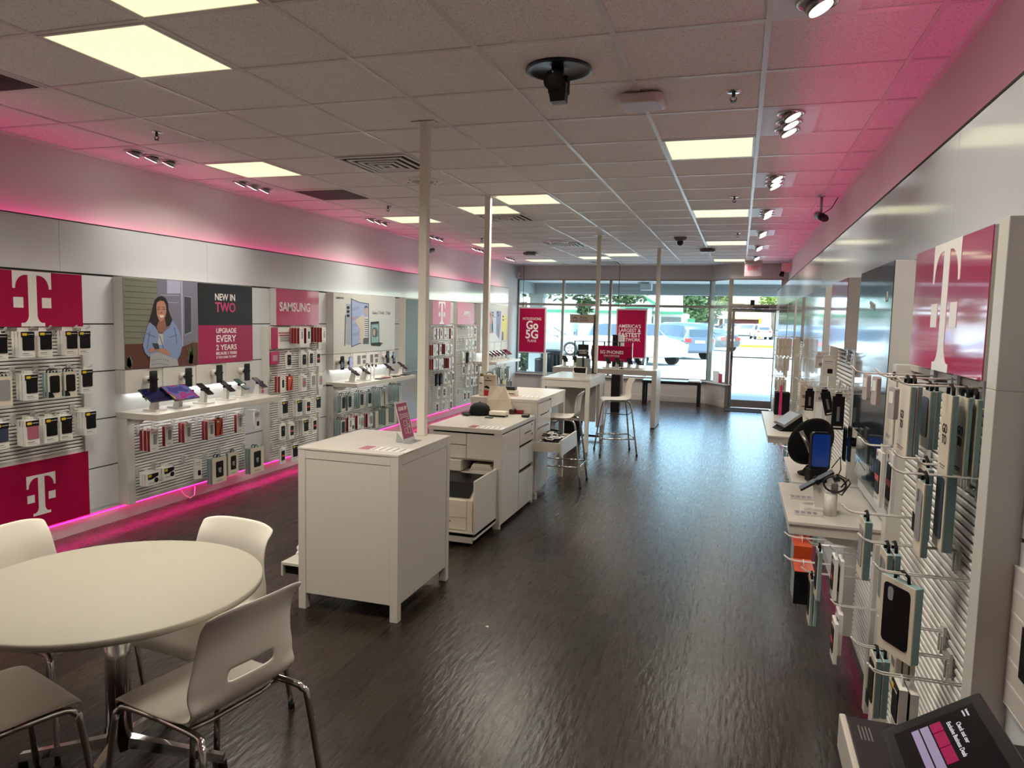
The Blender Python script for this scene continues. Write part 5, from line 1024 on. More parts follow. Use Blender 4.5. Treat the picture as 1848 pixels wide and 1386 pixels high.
# ---- farther bays
slat_bay(.605, -1, 7.28, 8.32, .14, 1.57, 'far right slatwall panel crowded with hanging boxes', frame=.04, xf=.565)
sign_right('blank_sign', 'pale frosted sign above the far right slatwall', .555, 7.46, 8.14, 1.575, 1.965, M('pale_frost_gloss', (160, 164, 166), .12, coat=.9))
for r, (Z, lst) in enumerate(((1.56, [(7.62, 5), (8.0, 4)]), (1.37, [(7.5, 3), (7.78, 4), (8.05, 2)]), (1.16, [(7.55, 3), (7.85, 3)]), (.93, [(7.5, 2), (7.8, 3), (8.05, 3)]), (.70, [(7.5, 2), (7.85, 3)]))):
    row = ('top', 'second', 'third', 'fourth', 'bottom')[r]; q = 0
    for Y, n in lst:
        hook(.60, Y+.05, Z+.018, -1, .27, 'peg hook at %.0f paces, %s row, far right slatwall' % (Y*10, row) if False else 'peg hook of the %s stack, %s row, far right slatwall' % (ORD[lst.index((Y, n))], row), 'hooks on the far right slatwall')
        for c in range(n):
            kind = ('S', 'W', 'K', 'Cd', 'S')[r] if (c+r) % 3 else 'S'; kd, w, h, t_, o = KINDS[kind]
            hang_right(kd, w, h-.03, t_, o, .37+c*.034, Y, Z, DESC[kind]+', %s from aisle, %s row, far right slatwall' % (ORD[q], row), grp='boxes on the far right slatwall', name='hanging_box'); q += 1
sign_right('poster', 'tall pale poster panel past the far right slatwall', .553, 8.44, 9.56, .9, 1.965, M('pale_mint_print')); sign_right('poster', 'farthest pale poster panel on the right wall by the door', .553, 9.72, 11.75, 1.225, 1.965, M('pale_grey_print', (164, 168, 170), .12, coat=.9))
wall_far = G(); wall_far.box((.60, 8.40, .14), (XR, 9.6, .9), M('steel_grey_panel')); single('lower_wall_panel', wall_far, 'plain grey glossy panel below the tall pale poster', 'panel')
# ---- near wall: printed brick poster and the tablet kiosk shelf
t = thing('poster', 'white brick patterned poster at the right edge of the photo', 'poster', (.63, 1.5, .5))
a, b = at_x(1810, 1000, .632), at_x(1812, 1268, .632)
g = G(); g.box((.632, a.y-.75, b.z), (XR, a.y, a.z), M('brick_print', (210, 202, 196), .35)); part(t, 'panel', g)
g = G(); hz = (a.z-b.z)/6
for k in range(7): g.box((.6312, a.y-.75, b.z+k*hz-.003 if k else b.z), (.632, a.y, b.z+k*hz+.003 if k < 6 else a.z), M('brick_joint', (226, 222, 218), .4))
part(t, 'joints', g); g = G(); d_ = at_x(1836, 1120, .6318); d2 = at_x(1838, 1222, .6318); g.box((.6305, d2.y-.25, d2.z), (.6318, d2.y, d_.z), PRINTK); part(t, 'dark_picture', g)
KZ = .95; KX, KY = .22, 1.484
t = thing('kiosk_shelf', 'black topped wall shelf with white edge in the bottom right corner', 'shelf', (XR, 1.1, KZ))
g = G(); g.box((KX+.012, .55, KZ-.065), (XR, KY-.004, KZ-.002), M('black_laminate', (26, 24, 26), .35), .002); part(t, 'top', g); g = G(); g.box((KX, .55, KZ-.068), (KX+.012, KY, KZ), WHITE, .003); part(t, 'edge', g)
g = G()
for k in range(4): g.box((KX+.028+k*.006, 1.40, KZ-.002), (KX+.030+k*.006, 1.45-.004*(k % 2), KZ-.0012), GREYP)
part(t, 'small_print', g)
# tablet leaning back, facing the aisle
A0, B0 = at_y(*(1500+465/5.31, 1200+630/5.31), 1.35), at_y(*(1500+1415/5.31, 1200+250/5.31), 1.35)
vdir = (B0-A0).normalized(); vh = (B0-A0).length; udir = Vector((0, -1, 0)); nd = udir.cross(vdir)
TM = Matrix(((udir.x, vdir.x, nd.x, A0.x), (udir.y, vdir.y, nd.y, A0.y), (udir.z, vdir.z, nd.z, A0.z), (0, 0, 0, 1)))
t = thing('tablet_kiosk', 'black framed tablet with magenta and lilac buttons on kiosk shelf', 'tablet', (.42, 1.2, KZ)); UW = .27
BEZ = M('bezel_black', (22, 22, 24), .22)
g = G(); g.box((0, 0, -.02), (UW, vh, 0), BEZ, .004); g.xf(TM); part(t, 'bezel', g)
g = G(); g.box((.028, .02, 0), (UW-.028, vh-.02, .0006), M('tablet_screen', (8, 9, 14), .06)); g.xf(TM); scr_ = part(t, 'screen', g)
def tb(u0, u1, v0, v1, m, nm): g = G(); g.box((u0, v0, .0007), (u1, v1, .0013), m); g.xf(TM); return part(scr_, nm, g)
LIL = M('button_lilac', (146, 134, 168), .2, emit=.35); MGB = M('button_magenta', (150, 16, 76), .2, emit=.3); SCT = M('screen_text', (196, 196, 206), .3, emit=.5)
for k in range(3): tb(.040+k*.0+.0, .040+.17, .045+k*.0, .046, LIL, 'rule') if False else None
tb(.042, .20, .048, .060, LIL, 'button'); tb(.042, .20, .0625, .0765, LIL, 'button'); tb(.042, .068, .079, .097, MGB, 'button'); tb(.070, .110, .079, .097, MGB, 'button'); tb(.112, .155, .079, .097, MGB, 'button')
def tt_(s, size, u, v, m): g = text_g(s, size, m, bold=.01, align='LEFT', ext=.0002); g.xf(TM @ TR(u, v, .001)); part(scr_, 'lettering', g)
tt_('Exclusive Business Deals', .010, .052, .108, SCT); tt_('Check out our', .010, .062, .121, SCT); tt_('business', .006, .036, .142, SCT); tt_('solutions', .005, .036, .136, SCT)
for (u, v) in ((.085, .069), (.085, .054)): tt_('Learn more', .005, u, v, M('button_ink', (84, 70, 110), .4))
for (u, v) in ((.046, .090), (.074, .090), (.118, .090)): tt_('Deals', .0045, u, v, SCT)
g = G(); m_ = (A0+B0)/2; g.prism([(A0.x+.03, 1.31, KZ), (B0.x+.03, 1.31, KZ), (B0.x-.005, 1.31, B0.z-.045), (A0.x+.03, 1.31, A0.z-.012)], (0, -.20, 0), BLACKM); part(t, 'stand', g)
# ================================================================== furniture in the middle of the shop
gD = lambda x, y: (760+x/4.62, 680+y/4.62)
gE = lambda x, y: (900+x/4.075, 480+y/4.075)
gF = lambda x, y: (1100+x/4.331, 460+y/4.331)
gC = lambda x, y: (480+x/2.771, 640+y/2.771)
gK = lambda x, y: (820+x/10.267, 670+y/10.267)
gJ = lambda x, y: (980+x/9.24, 590+y/9.24)
def bx(root, nm, a, b, m=WHITE, bev=.0015, label=None): g = G(); g.box(a, b, m, bev); return part(root, nm, g, label=label)
def holed_sheet(P, th, hole, m):
    """shell from a grid of points with a slot; hole(i, j) says which cells are open"""
    g = G(); R, C = len(P), len(P[0]); P = [[Vector(p) for p in r] for r in P]
    def nrm(i, j): return (P[min(i+1, R-1)][j]-P[max(i-1, 0)][j]).cross(P[i][min(j+1, C-1)]-P[i][max(j-1, 0)]).normalized()
    A = [[g.bm.verts.new(P[i][j]) for j in range(C)] for i in range(R)]; B = [[g.bm.verts.new(P[i][j]-nrm(i, j)*th) for j in range(C)] for i in range(R)]
    op = [[hole(i, j) for j in range(C-1)] for i in range(R-1)]; fs = []
    def solid(i, j): return 0 <= i < R-1 and 0 <= j < C-1 and not op[i][j]
    for i in range(R-1):
        for j in range(C-1):
            if op[i][j]: continue
            fs += [g.bm.faces.new((A[i][j], A[i+1][j], A[i+1][j+1], A[i][j+1])), g.bm.faces.new((B[i][j], B[i][j+1], B[i+1][j+1], B[i+1][j]))]
            for (di, dj, a, b) in ((-1, 0, (i, j), (i, j+1)), (1, 0, (i+1, j+1), (i+1, j)), (0, -1, (i+1, j), (i, j)), (0, 1, (i, j+1), (i+1, j+1))):
                if not solid(i+di, j+dj): fs.append(g.bm.faces.new((A[a[0]][a[1]], A[b[0]][b[1]], B[b[0]][b[1]], B[a[0]][a[1]])))
    g._faces(fs, m, True)
    for v in [v for v in g.bm.verts if not v.link_faces]: g.bm.verts.remove(v)
    return g
def interp(prof, n):
    out = []
    for k in range(n):
        t = k/(n-1)*(len(prof)-1); i = min(int(t), len(prof)-2); f = t-i
        p0, p1, p2, p3 = prof[max(i-1, 0)], prof[i], prof[i+1], prof[min(i+2, len(prof)-1)]
        out.append(tuple(.5*((2*b)+(-a+c)*f+(2*a-5*b+4*c-d)*f*f+(-a+3*b-3*c+d)*f**3) for a, b, c, d in zip(p0, p1, p2, p3)))
    return out
def shell(seat_z, back_h, low=False):
    # x, z, half width, side curl
    prof = [(.215, -.022, .188, -.012), (.195, -.002, .202, -.004), (.10, .0, .208, .0), (-.03, -.004, .208, .008), (-.135, .004, .205, .014), (-.185, .045, .212, .028), (-.205, .12, .214, .04), (-.215, back_h*.5, .200, .045), (-.228, back_h*.75, .190, .042), (-.262, back_h, .196, .03)]
    if low: prof = [(.19, -.022, .178, -.01), (.17, -.002, .188, 0), (.08, 0, .19, 0), (-.04, -.002, .19, .004), (-.13, .008, .186, .01), (-.17, .05, .18, .02), (-.185, .11, .172, .026), (-.19, back_h*.6, .165, .028), (-.20, back_h*.8, .165, .026), (-.22, back_h, .17, .02)]
    N = 30; rows = interp(prof, N); C = 15; P = []
    for x, z, hw, curl in rows:
        r = []
        for j in range(C):
            u = -1+2*j/(C-1); back = max(0, min(1, (z-.03)/.06))
            r.append((x+curl*abs(u)**2.2*back, u*hw, seat_z+z+(curl*.5*abs(u)**2.5)*(1-back)-(.02*abs(u)**4 if z > back_h*.93 else 0)))
        P.append(r)
    def hole(i, j):
        z = rows[i][1]; return (not low) and .105 < z < .150 and 4 <= j <= 9
    return holed_sheet(P, .007, hole, CHAIRW)
def chair(label, x, y, rz):
    t = thing('dining_chair', label, 'chair', (x, y, 0), rz, 'white shell chairs')
    if 'chair' not in _pk:
        P = [('shell', shell(.445, .37).mesh('shell'))]
        for sx in (1, -1):
            for s in (1, -1):
                g = G()
                if sx > 0: pts = [(.245, s*.225, .012), (.205, s*.203, .36), (.19, s*.196, .405), (.155, s*.19, .425), (.02, s*.185, .428)]
                else: pts = [(-.285, s*.235, .012), (-.235, s*.215, .36), (-.215, s*.205, .41), (-.175, s*.192, .428), (.02, s*.185, .428)]
                g.tube(interp(pts, 16), .0115, CHROME, 10); g.cyl((pts[0][0], pts[0][1], 0), (pts[0][0]*.998, pts[0][1]*.998, .03), .0145, BLACK, n=10); P.append(('leg', g.mesh('leg')))
        for xx in (.14, -.12):
            g = G(); g.tube([(xx, -.187, .424), (xx, -.1, .415), (xx, .1, .415), (xx, .187, .424)], .009, CHROME, 8); P.append(('cross_bar', g.mesh('cross_bar')))
        _pk['chair'] = P
    for nm, me in _pk['chair']:
        o = link(nm, me, t)
        if nm == 'shell': md = o.modifiers.new('smooth', 'SUBSURF'); md.levels = 1; md.render_levels = 1
    return t
TC = Vector((-2.07, 1.97, 0))
t = thing('round_table', 'round white table on chrome star pedestal in the left foreground', 'table', tuple(TC))
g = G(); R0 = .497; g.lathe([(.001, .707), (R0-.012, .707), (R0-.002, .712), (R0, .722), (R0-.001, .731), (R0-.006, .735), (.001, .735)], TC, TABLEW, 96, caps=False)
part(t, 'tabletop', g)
g = G(); PC = TC+Vector((-.03, .03, 0)); g.cyl(PC+Vector((0, 0, .10)), PC+Vector((0, 0, .70)), .043, CHROME, n=28); part(t, 'column', g); g = G(); g.cyl(PC+Vector((0, 0, .69)), PC+Vector((0, 0, .707)), .16, DARKMETAL, n=28); part(t, 'mounting_plate', g)
for k, a in enumerate((196, 286, 22, 106)):
    a = math.radians(a); d = Vector((math.cos(a), math.sin(a), 0)); n_ = Vector((-d.y, d.x, 0)); g = G()
    prof = [PC+d*.03+n_*.022+Vector((0, 0, .105)), PC+d*.03-n_*.022+Vector((0, 0, .105)), PC+d*.03-n_*.016+Vector((0, 0, .145)), PC+d*.03+n_*.016+Vector((0, 0, .145))]
    end = [PC+d*.37+n_*.016+Vector((0, 0, .035)), PC+d*.37-n_*.016+Vector((0, 0, .035)), PC+d*.37-n_*.011+Vector((0, 0, .062)), PC+d*.37+n_*.011+Vector((0, 0, .062))]
    g.loft([[g.bm.verts.new(p) for p in prof], [g.bm.verts.new(p) for p in end]], CHROME, smooth=False); ft = PC+d*.365; g.cyl(ft, ft+Vector((0, 0, .045)), .019, BLACK, .015, 14); part(t, 'leg', g)
chair('white shell chair with oval back slot, nearest the camera, back to the aisle', -1.636, 1.927, 2.954)
chair('white shell chair beyond the round table, back towards the shop', -2.035, 2.33, -1.67)
chair('white shell chair at the left photo edge, beyond the round table', -2.575, 2.14, .06)
chair('white shell chair in the bottom left corner, seat only in view', -2.22, 1.587, 1.275)
def sheet_paper(x0, x1, y0, y1, z, label, rz=0.0, hdr=MAG):
    cx, cyy = (x0+x1)/2, (y0+y1)/2; t = thing('price_sheet', label, 'sheet', (cx, cyy, z), rz); w, h = (x1-x0)/2, (y1-y0)/2
    g = G(); g.box((-w, -h, .0005), (w, h, .003), CARD); part(t, 'sheet', g, False); g = G(); g.box((-w, -h, .003), (-w+w*.45, h, .0034), hdr); part(t, 'magenta_header', g, False)
    g = G()
    for k in range(5): g.box((-w+w*.55+k*w*.28, -h*.8, .003), (-w+w*.62+k*w*.28, h*.8, .0034), GREYP)
    part(t, 'small_print', g, False)
# ---- nearest counter
X0, X1, Y0, Y1, ZT = -2.365, -1.735, 3.53, 4.27, .945
t = thing('counter', 'white boxy counter on square legs with magenta leaflet stand, nearest', 'counter', ((X0+X1)/2, (Y0+Y1)/2, 0))
bx(t, 'top', (X0-.002, Y0-.002, ZT-.012), (X1+.002, Y1+.002, ZT))
for a in (X0, X1-.047):
    for b in (Y0, Y1-.047): bx(t, 'leg', (a, b, 0), (a+.047, b+.047, ZT-.012))
bx(t, 'front_panel', (X0+.048, Y0+.003, .095), (X1-.048, Y0+.022, ZT-.064)); bx(t, 'rail', (X0+.047, Y0+.0008, ZT-.062), (X1-.047, Y0+.03, ZT-.012))
bx(t, 'side_panel', (X1-.022, Y0+.048, .095), (X1-.003, Y1-.048, ZT-.064)); bx(t, 'rail', (X1-.03, Y0+.047, ZT-.062), (X1, Y1-.047, ZT-.012))
bx(t, 'side_panel', (X0+.008, Y0+.05, .28), (X0+.026, Y1-.05, ZT-.065)); bx(t, 'rail', (X0, Y0+.047, ZT-.062), (X0+.03, Y1-.047, ZT-.012)); bx(t, 'back_panel', (X0+.05, Y1-.026, .095), (X1-.05, Y1-.008, ZT-.02)); bx(t, 'base_board', (X0+.05, Y0+.03, .095), (X1-.03, Y1-.03, .115))
dr = bx(t, 'pull_out_tray', (X0-.18, 3.62, .205), (X0+.1, 4.1, .222)); g = G(); g.box((X0-.18, 3.62, .14), (X0-.168, 4.1, .205), WHITE); g.box((X0-.16, 3.64, .15), (X0+.1, 4.08, .2), BLACKM); part(dr, 'tray_front', g)
random.seed(21)
g = G(); bmesh.ops.create_icosphere(g.bm, subdivisions=3, radius=.075)
for v in g.bm.verts:
    f = 1+.28*math.sin(v.co.x*70+v.co.z*40)*math.sin(v.co.y*60)+random.uniform(-.12, .12); v.co = Vector((v.co.x*f*1.15, v.co.y*f*1.3, max(-.0, (v.co.z+.03)*f*.75)))
g.mats = [M('tissue', (222, 220, 216), .8)]; g.xf(TR(X0-.085, 3.80, .224)); single('crumpled_paper', g, 'crumpled white paper on the tray beside the nearest counter', 'paper')
# leaflet stand
p = at_z(*gC(688, 445), ZT); q = at_z(*gC(760, 420), ZT); dv = (q-p); dv.z = 0; L_ = dv.length; un = dv.normalized(); back = Vector((-un.y, un.x, 0)); vh_ = (Vector((0, 0, 1))*.97+back*.26).normalized()
nn = un.cross(vh_); SM_ = Matrix(((un.x, vh_.x, nn.x, p.x), (un.y, vh_.y, nn.y, p.y), (un.z, vh_.z, nn.z, p.z+.004), (0, 0, 0, 1))); WW = .15; HH = .245
t = thing('leaflet_stand', 'slanted acrylic stand with magenta leaflet on the nearest counter', 'sign', tuple(p))
g = G(); g.box((0, 0, 0), (WW, HH, .003), M('acrylic_white', (214, 204, 206), .15)); g.xf(SM_); part(t, 'holder', g); g = G(); g.box((.008, .02, .003), (WW-.008, HH-.012, .004), M('leaflet_magenta', (158, 44, 92), .3)); g.xf(SM_); lf = part(t, 'leaflet', g)
g = text_g('GEAR UP', .032, LETTER, bold=.02, sx=.85); g.xf(SM_ @ TR(WW/2, HH-.045, .0046)); part(lf, 'lettering', g)
g = G()
for (u, v, w, h) in ((.02, .14, .018, .03), (.05, .095, .035, .03), (.095, .10, .03, .035), (.045, .05, .03, .03), (.085, .045, .03, .04), (.10, .08, .02, .012)):
    for a, b in (((u, v), (u+w, v+.002)), ((u, v+h), (u+w, v+h+.002)), ((u, v), (u+.002, v+h)), ((u+w, v), (u+w+.002, v+h+.002))): g.box((*a, .0045), (*b, .0052), LETTER)
for k in range(3): g.box((.05, .165-k*.01, .0045), (.13, .168-k*.01, .0052), LETTER)
g.xf(SM_); part(lf, 'outline_print', g)
g = G(); g.prism([p+un*.02, p+un*.02-nn*.0+back*.06, p+un*.02+back*.055+Vector((0, 0, .06))], un*.004, ACRYL); g.box((0, 0, 0), (WW, .05, .003), ACRYL, mat=Matrix(((un.x, -back.x, 0, p.x), (un.y, -back.y, 0, p.y), (0, 0, 1, p.z+.0005), (0, 0, 0, 1)))); part(t, 'foot', g)
a = at_z(*gC(600, 475), ZT); sheet_paper(a.x-.15, a.x+.15, a.y-.055, a.y+.055, ZT, 'printed price sheet with magenta header on the nearest counter', .0)
# ---- poles
POLE = M('pole_white', (226, 220, 207), .35)
for (x, y, z, r_), lb in (((-1.90, 4.20, .945, .026), 'square white pole from the nearest counter to the ceiling'), ((-2.40, 6.80, .95, .028), 'second white pole, rising from the desk with the paper bag'), ((-1.935, 10.18, .95, .026), 'third white pole, rising beside the pickup sign'), ((-1.315, 12.13, .92, .028), 'fourth white pole at the right end of the phone table')):
    t = thing('ceiling_pole', lb, 'pole', (x, y, z)); bx(t, 'shaft', (x-r_, y-r_, z), (x+r_, y+r_, CEIL-.006), POLE); bx(t, 'ceiling_plate', (x-.075, y-.05, CEIL-.009), (x+.075, y+.05, CEIL-.0045), POLE)
# ---- printer counter
X0, X1, Y0, Y1, ZT = -2.40, -1.775, 5.44, 6.42, .812
t = thing('counter', 'low white counter with printer and many small drawers, second from camera', 'counter', ((X0+X1)/2, (Y0+Y1)/2, 0))
bx(t, 'top', (X0-.004, Y0-.004, ZT-.035), (X1+.004, Y1+.004, ZT))
def fx(px): return at_y(*gD(px, 600), Y0).x
def fz(py, px=450): return at_y(*gD(px, py), Y0).z
zz = {k: fz(k) for k in (480, 577, 690, 800, 1240)}
xs_ = fx(376); xr_ = fx(640); xl_ = X0+.04
bx(t, 'side_panel', (X1-.06, Y0, 0), (X1, Y0+.03, ZT-.035)); bx(t, 'side_panel', (X0, Y0, 0), (X0+.04, Y1, ZT-.035)); bx(t, 'back_panel', (X0+.04, Y1-.02, .06), (X1, Y1, ZT-.035))
bx(t, 'inner_panel', (X1-.07, Y0+.03, .06), (X1-.055, Y1-.02, ZT-.035)); bx(t, 'base_board', (X0+.04, Y0+.02, .06), (X1-.06, Y1-.02, .08))
bx(t, 'drawer', (xl_, Y0+.002, zz[577]+.003), (xs_-.002, Y0+.02, zz[480])); bx(t, 'drawer', (xl_, Y0+.002, zz[690]+.003), (xs_-.002, Y0+.02, zz[577]-.003)); bx(t, 'door', (xs_+.002, Y0+.002, zz[690]+.003), (xr_-.002, Y0+.02, zz[480]))
bx(t, 'drawer', (xl_, Y0-.03, zz[800]+.01), (fx(342), Y0+.3, zz[690]-.012)); bx(t, 'shelf_board', (X0+.04, Y0+.01, zz[800]-.016), (X1-.06, Y1-.03, zz[800])); bx(t, 'shelf_board', (X0+.04, Y0+.02, zz[690]-.012), (X1-.06, Y1-.03, zz[690]))
# right side faces
sy = lambda px: at_x(*gD(px, 700), X1).y
ya, yb_ = Y0+.52, Y1
bx(t, 'side_panel', (X1-.02, Y0+.035, .03), (X1, ya-.003, ZT-.05)); ym = (ya+yb_)/2+.05
d1 = bx(t, 'drawer', (X1-.018, ya+.003, .60), (X1+.002, yb_-.02, ZT-.05)); g = G(); g.box((X1+.002, ya+.14, .685), (X1+.006, ya+.34, .692), DARKGAP); g.cyl((X1+.002, yb_-.09, .74), (X1+.007, yb_-.09, .74), .011, STEEL, n=12); g.cyl((X1+.002, ya+.38, .655), (X1+.007, ya+.38, .655), .009, BLACK, n=12); part(d1, 'lock', g)
for a_, b_ in ((ya+.003, ym-.004), (ym, yb_-.02)):
    d1 = bx(t, 'drawer', (X1-.018, a_, .385), (X1+.002, b_, .572)); d1 = bx(t, 'door', (X1-.018, a_, .03), (X1+.002, b_, .345))
g = G(); g.box((X1-.03, ya+.003, .345), (X1-.02, yb_-.02, .60), DARKGAP); part(t, 'handle_recess', g)
bx(t, 'foot', (X1-.04, Y1-.04, 0), (X1, Y1, .06)); bx(t, 'foot', (X0+.04, Y1-.04, 0), (X0+.08, Y1, .06))
g = G(); random.seed(4)
for k in range(6): g.box((fx(390)+k*.006, Y0+.03+random.uniform(0, .03), zz[800]+.001+k*.011), (fx(610)-k*.01, Y0+.30, zz[800]+.009+k*.011), (CARD, CREAM)[k % 2], mat=None)
single('paper_stack', g, 'stack of loose papers in the open slot above the printer', 'papers')
# pull-out printer tray and printer
t2 = thing('printer_tray', 'pulled out white printer tray with tall side board', 'tray', (-2.05, 5.15, .08))
bx(t2, 'tray_board', (-2.36, 4.93, .075), (-1.80, 5.95, .10)); bx(t2, 'side_board', (-1.815, 4.93, .055), (-1.80, 5.43, .50))
g = G(); ptsb = [(-2.36, .035), (-2.20, .035)]+[(-2.20+.08*k/6, .035-.0+.028*math.sin(PI*k/12)) for k in range(1, 7)]+[(-1.99, .03), (-1.815, .03), (-1.815, .105), (-2.36, .105)]
g.prism([(a_, 4.93, b_) for a_, b_ in ptsb], (0, .014, 0), WHITE); part(t2, 'front_lip', g)
for a_ in (-2.34, -1.86):
    g = G(); g.cyl((a_, 5.0, .02), (a_+.02, 5.0, .02), .02, BLACK, n=14); g.box((a_, 4.985, .02), (a_+.02, 5.015, .076), STEEL); part(t2, 'caster', g)
PW, PD = M('printer_body', (214, 204, 184), .4), M('printer_dark', (10, 10, 11), .35, spec=.25)
t = thing('printer', 'white and black laser printer on the pulled out tray', 'printer', (-2.07, 5.2, .10)); a_, b_ = -2.30, -1.845
g = G(); g.prism([(a_, 5.0, .10), (a_, 5.42, .10), (a_, 5.42, .40), (a_, 5.12, .40), (a_, 5.02, .345), (a_, 5.0, .33)], (b_-a_, 0, 0), PW); part(t, 'body', g)
g = G(); g.prism([(a_+.0, 5.005, .352), (a_, 5.06, .385), (a_, 5.16, .43), (a_, 5.40, .45), (a_, 5.40, .40), (a_, 5.12, .40)], (b_-a_-.03, 0, 0), PD); part(t, 'lid', g)
bx(t, 'paper_drawer', (a_+.01, 4.992, .20), (b_-.045, 5.0, .33), PW); bx(t, 'paper_drawer', (a_+.01, 4.992, .105), (b_-.045, 5.0, .19), PW); g = G(); g.box((b_-.30, 4.988, .322), (b_-.22, 4.993, .333), BLACK); g.box((b_-.3, 4.988, .165), (b_-.17, 4.993, .17), BLACK); part(t, 'grip', g)
g = G(); g.prism([(b_-.31+u, 5.018, .362+v) for u, v in rrect(.075, .022, .01)], (0, -.012, 0), STEEL); part(t, 'badge', g)
# things on the printer counter
def onz(px, py, z=ZT): return at_z(*gK(px, py), z)
ZT2 = .812
p = onz(400, 830, ZT2); t = thing('cap', 'black baseball cap lying on the printer counter', 'cap', tuple(p))
g = G(); g.lathe([(.095, .0), (.098, .03), (.088, .075), (.055, .105), (.01, .115)], (p.x, p.y+.10, ZT2), BLACKM, 24); part(t, 'crown', g)
g = G(); g.sheet([[(p.x+r_*math.cos(a)*.95-.0, p.y+.10+r_*math.sin(a), ZT2+.012+.012*math.cos((a-PI*1.05)*1.2)-(r_-.09)*.1) for a in [PI*.72+k*PI*.66/9 for k in range(10)]] for r_ in (.09, .13, .175)], BLACKM, .004); part(t, 'brim', g); g = G(); g.ball((p.x, p.y+.1, ZT2+.115), .008, BLACKM); part(t, 'button', g)
p = onz(640, 840, ZT2); t = thing('box', 'flat white box on black phone box on the printer counter', 'box', tuple(p)); bx(t, 'black_box', (p.x-.005, p.y+.01, ZT2), (p.x+.15, p.y+.10, ZT2+.016), BLACK); bx(t, 'lid', (p.x, p.y, ZT2+.016), (p.x+.155, p.y+.10, ZT2+.048), M('box_white', (226, 218, 200), .4), .003)
g = G(); q = onz(560, 868, ZT2); g.box((q.x, q.y, ZT2), (q.x+.07, q.y+.04, ZT2+.008), BLACK, .002); single('pen_case', g, 'thin black pen case in front of the flat white box', 'pen')
g = G(); q = onz(1000, 800, ZT2); g.box((q.x, q.y+.02, ZT2), (q.x+.05, q.y+.09, ZT2+.045), M('dark_maroon', (60, 26, 28), .5), .004); single('wallet', g, 'dark maroon wallet right of the flat white box', 'wallet')
g = G(); q = onz(1130, 800, ZT2); g.box((q.x-.01, q.y+.04, ZT2), (q.x+.06, q.y+.12, ZT2+.035), RED, .003); single('red_box', g, 'small red box on the printer counter', 'box')
g = G(); q = onz(1240, 855, ZT2); g.box((q.x, q.y, ZT2), (q.x+.065, q.y+.06, ZT2+.025), BLACK, .005); single('black_case', g, 'small black case nearest the printer counter edge', 'case')
p = onz(690, 735, ZT2); p.y -= .14; t = thing('paper_bag', 'beige folded paper bag standing on the printer counter', 'bag', tuple(p))
BAGM = M('bag_beige', (216, 204, 182), .7, noise=.04, scale=12)
tl, tr_, brr = at_y(*gK(655, 280), p.y+.05), at_y(*gK(940, 285), p.y+.05), at_y(*gK(1105, 750), p.y+.02); bl = Vector((p.x-.02, p.y, ZT2)); brr.z = ZT2
g = G(); mid = [bl.lerp(tl, .5)+Vector((.005, -.012, 0)), bl.lerp(tr_, .5)+Vector((.02, -.022, 0)), brr.lerp(tr_, .5)]; dq = Vector((0, .07, 0))
g.loft([[g.bm.verts.new(v) for v in (bl, bl.lerp(brr, .5)+Vector((0, -.01, 0)), brr, brr+dq, bl.lerp(brr, .5)+dq*1.2, bl+dq)], [g.bm.verts.new(v) for v in (mid[0], mid[1], mid[2], mid[2]+dq*.8, mid[1]+dq*1.3, mid[0]+dq*.8)], [g.bm.verts.new(v) for v in (tl, tl.lerp(tr_, .5)+Vector((0, .01, 0)), tr_, tr_+dq*.15, tl.lerp(tr_, .5)+dq*.3, tl+dq*.15)]], BAGM, True, False); part(t, 'body', g)
g = G(); g.prism([tl+Vector((0, -.002, 0)), tl.lerp(tr_, .45)+Vector((0, .006, 0)), tl.lerp(tr_, .45)+Vector((0, .002, -.02)), tl+Vector((0, -.006, -.02))], (0, -.002, 0), BAGM); part(t, 'fold', g)
a = onz(660, 1045, ZT2); sheet_paper(a.x-.17, a.x+.13, a.y-.07, a.y+.05, ZT2, 'printed price sheet with red header on the printer counter', 0, RED)
# ---- desk with the paper bag
X0, X1, Y0, Y1, ZT = -2.42, -1.765, 6.46, 7.60, .95
t = thing('desk', 'white desk with drawer pedestal behind the printer counter', 'desk', ((X0+X1)/2, (Y0+Y1)/2, 0))
bx(t, 'top', (X0-.003, Y0-.003, ZT-.03), (X1+.003, Y1+.003, ZT)); bx(t, 'near_panel', (X0, Y0, .06), (X1, Y0+.03, ZT-.03)); bx(t, 'near_inset', (X0+.05, Y0-.004, .35), (X1-.05, Y0, ZT-.08))
for k, (z0, z1) in enumerate(((.68, .90), (.40, .66))):
    d1 = bx(t, 'drawer', (X1-.02, Y0+.04, z0), (X1+.002, Y0+.52, z1)); g = G(); g.box((X1+.002, Y0+.12, (z0+z1)/2), (X1+.006, Y0+.38, (z0+z1)/2+.008), DARKGAP); g.cyl((X1+.002, Y0+.42, z1-.10), (X1+.006, Y0+.42, z1-.10), .01, BLACK, n=12); part(d1, 'handle', g)
bx(t, 'pedestal', (X0+.06, Y0+.03, .06), (X1-.02, Y0+.54, ZT-.03)); bx(t, 'rail', (X1-.03, Y0+.54, ZT-.13), (X1, Y1-.05, ZT-.03)); bx(t, 'rail', (X0, Y0+.54, ZT-.13), (X0+.03, Y1-.05, ZT-.03)); bx(t, 'rail', (X0+.05, Y1-.03, ZT-.13), (X1-.05, Y1, ZT-.03))
for a in (X0, X1-.05):
    bx(t, 'leg', (a, Y1-.05, 0), (a+.05, Y1, ZT-.03)); bx(t, 'leg', (a, Y0+.03, 0), (a+.05, Y0+.08, .06))
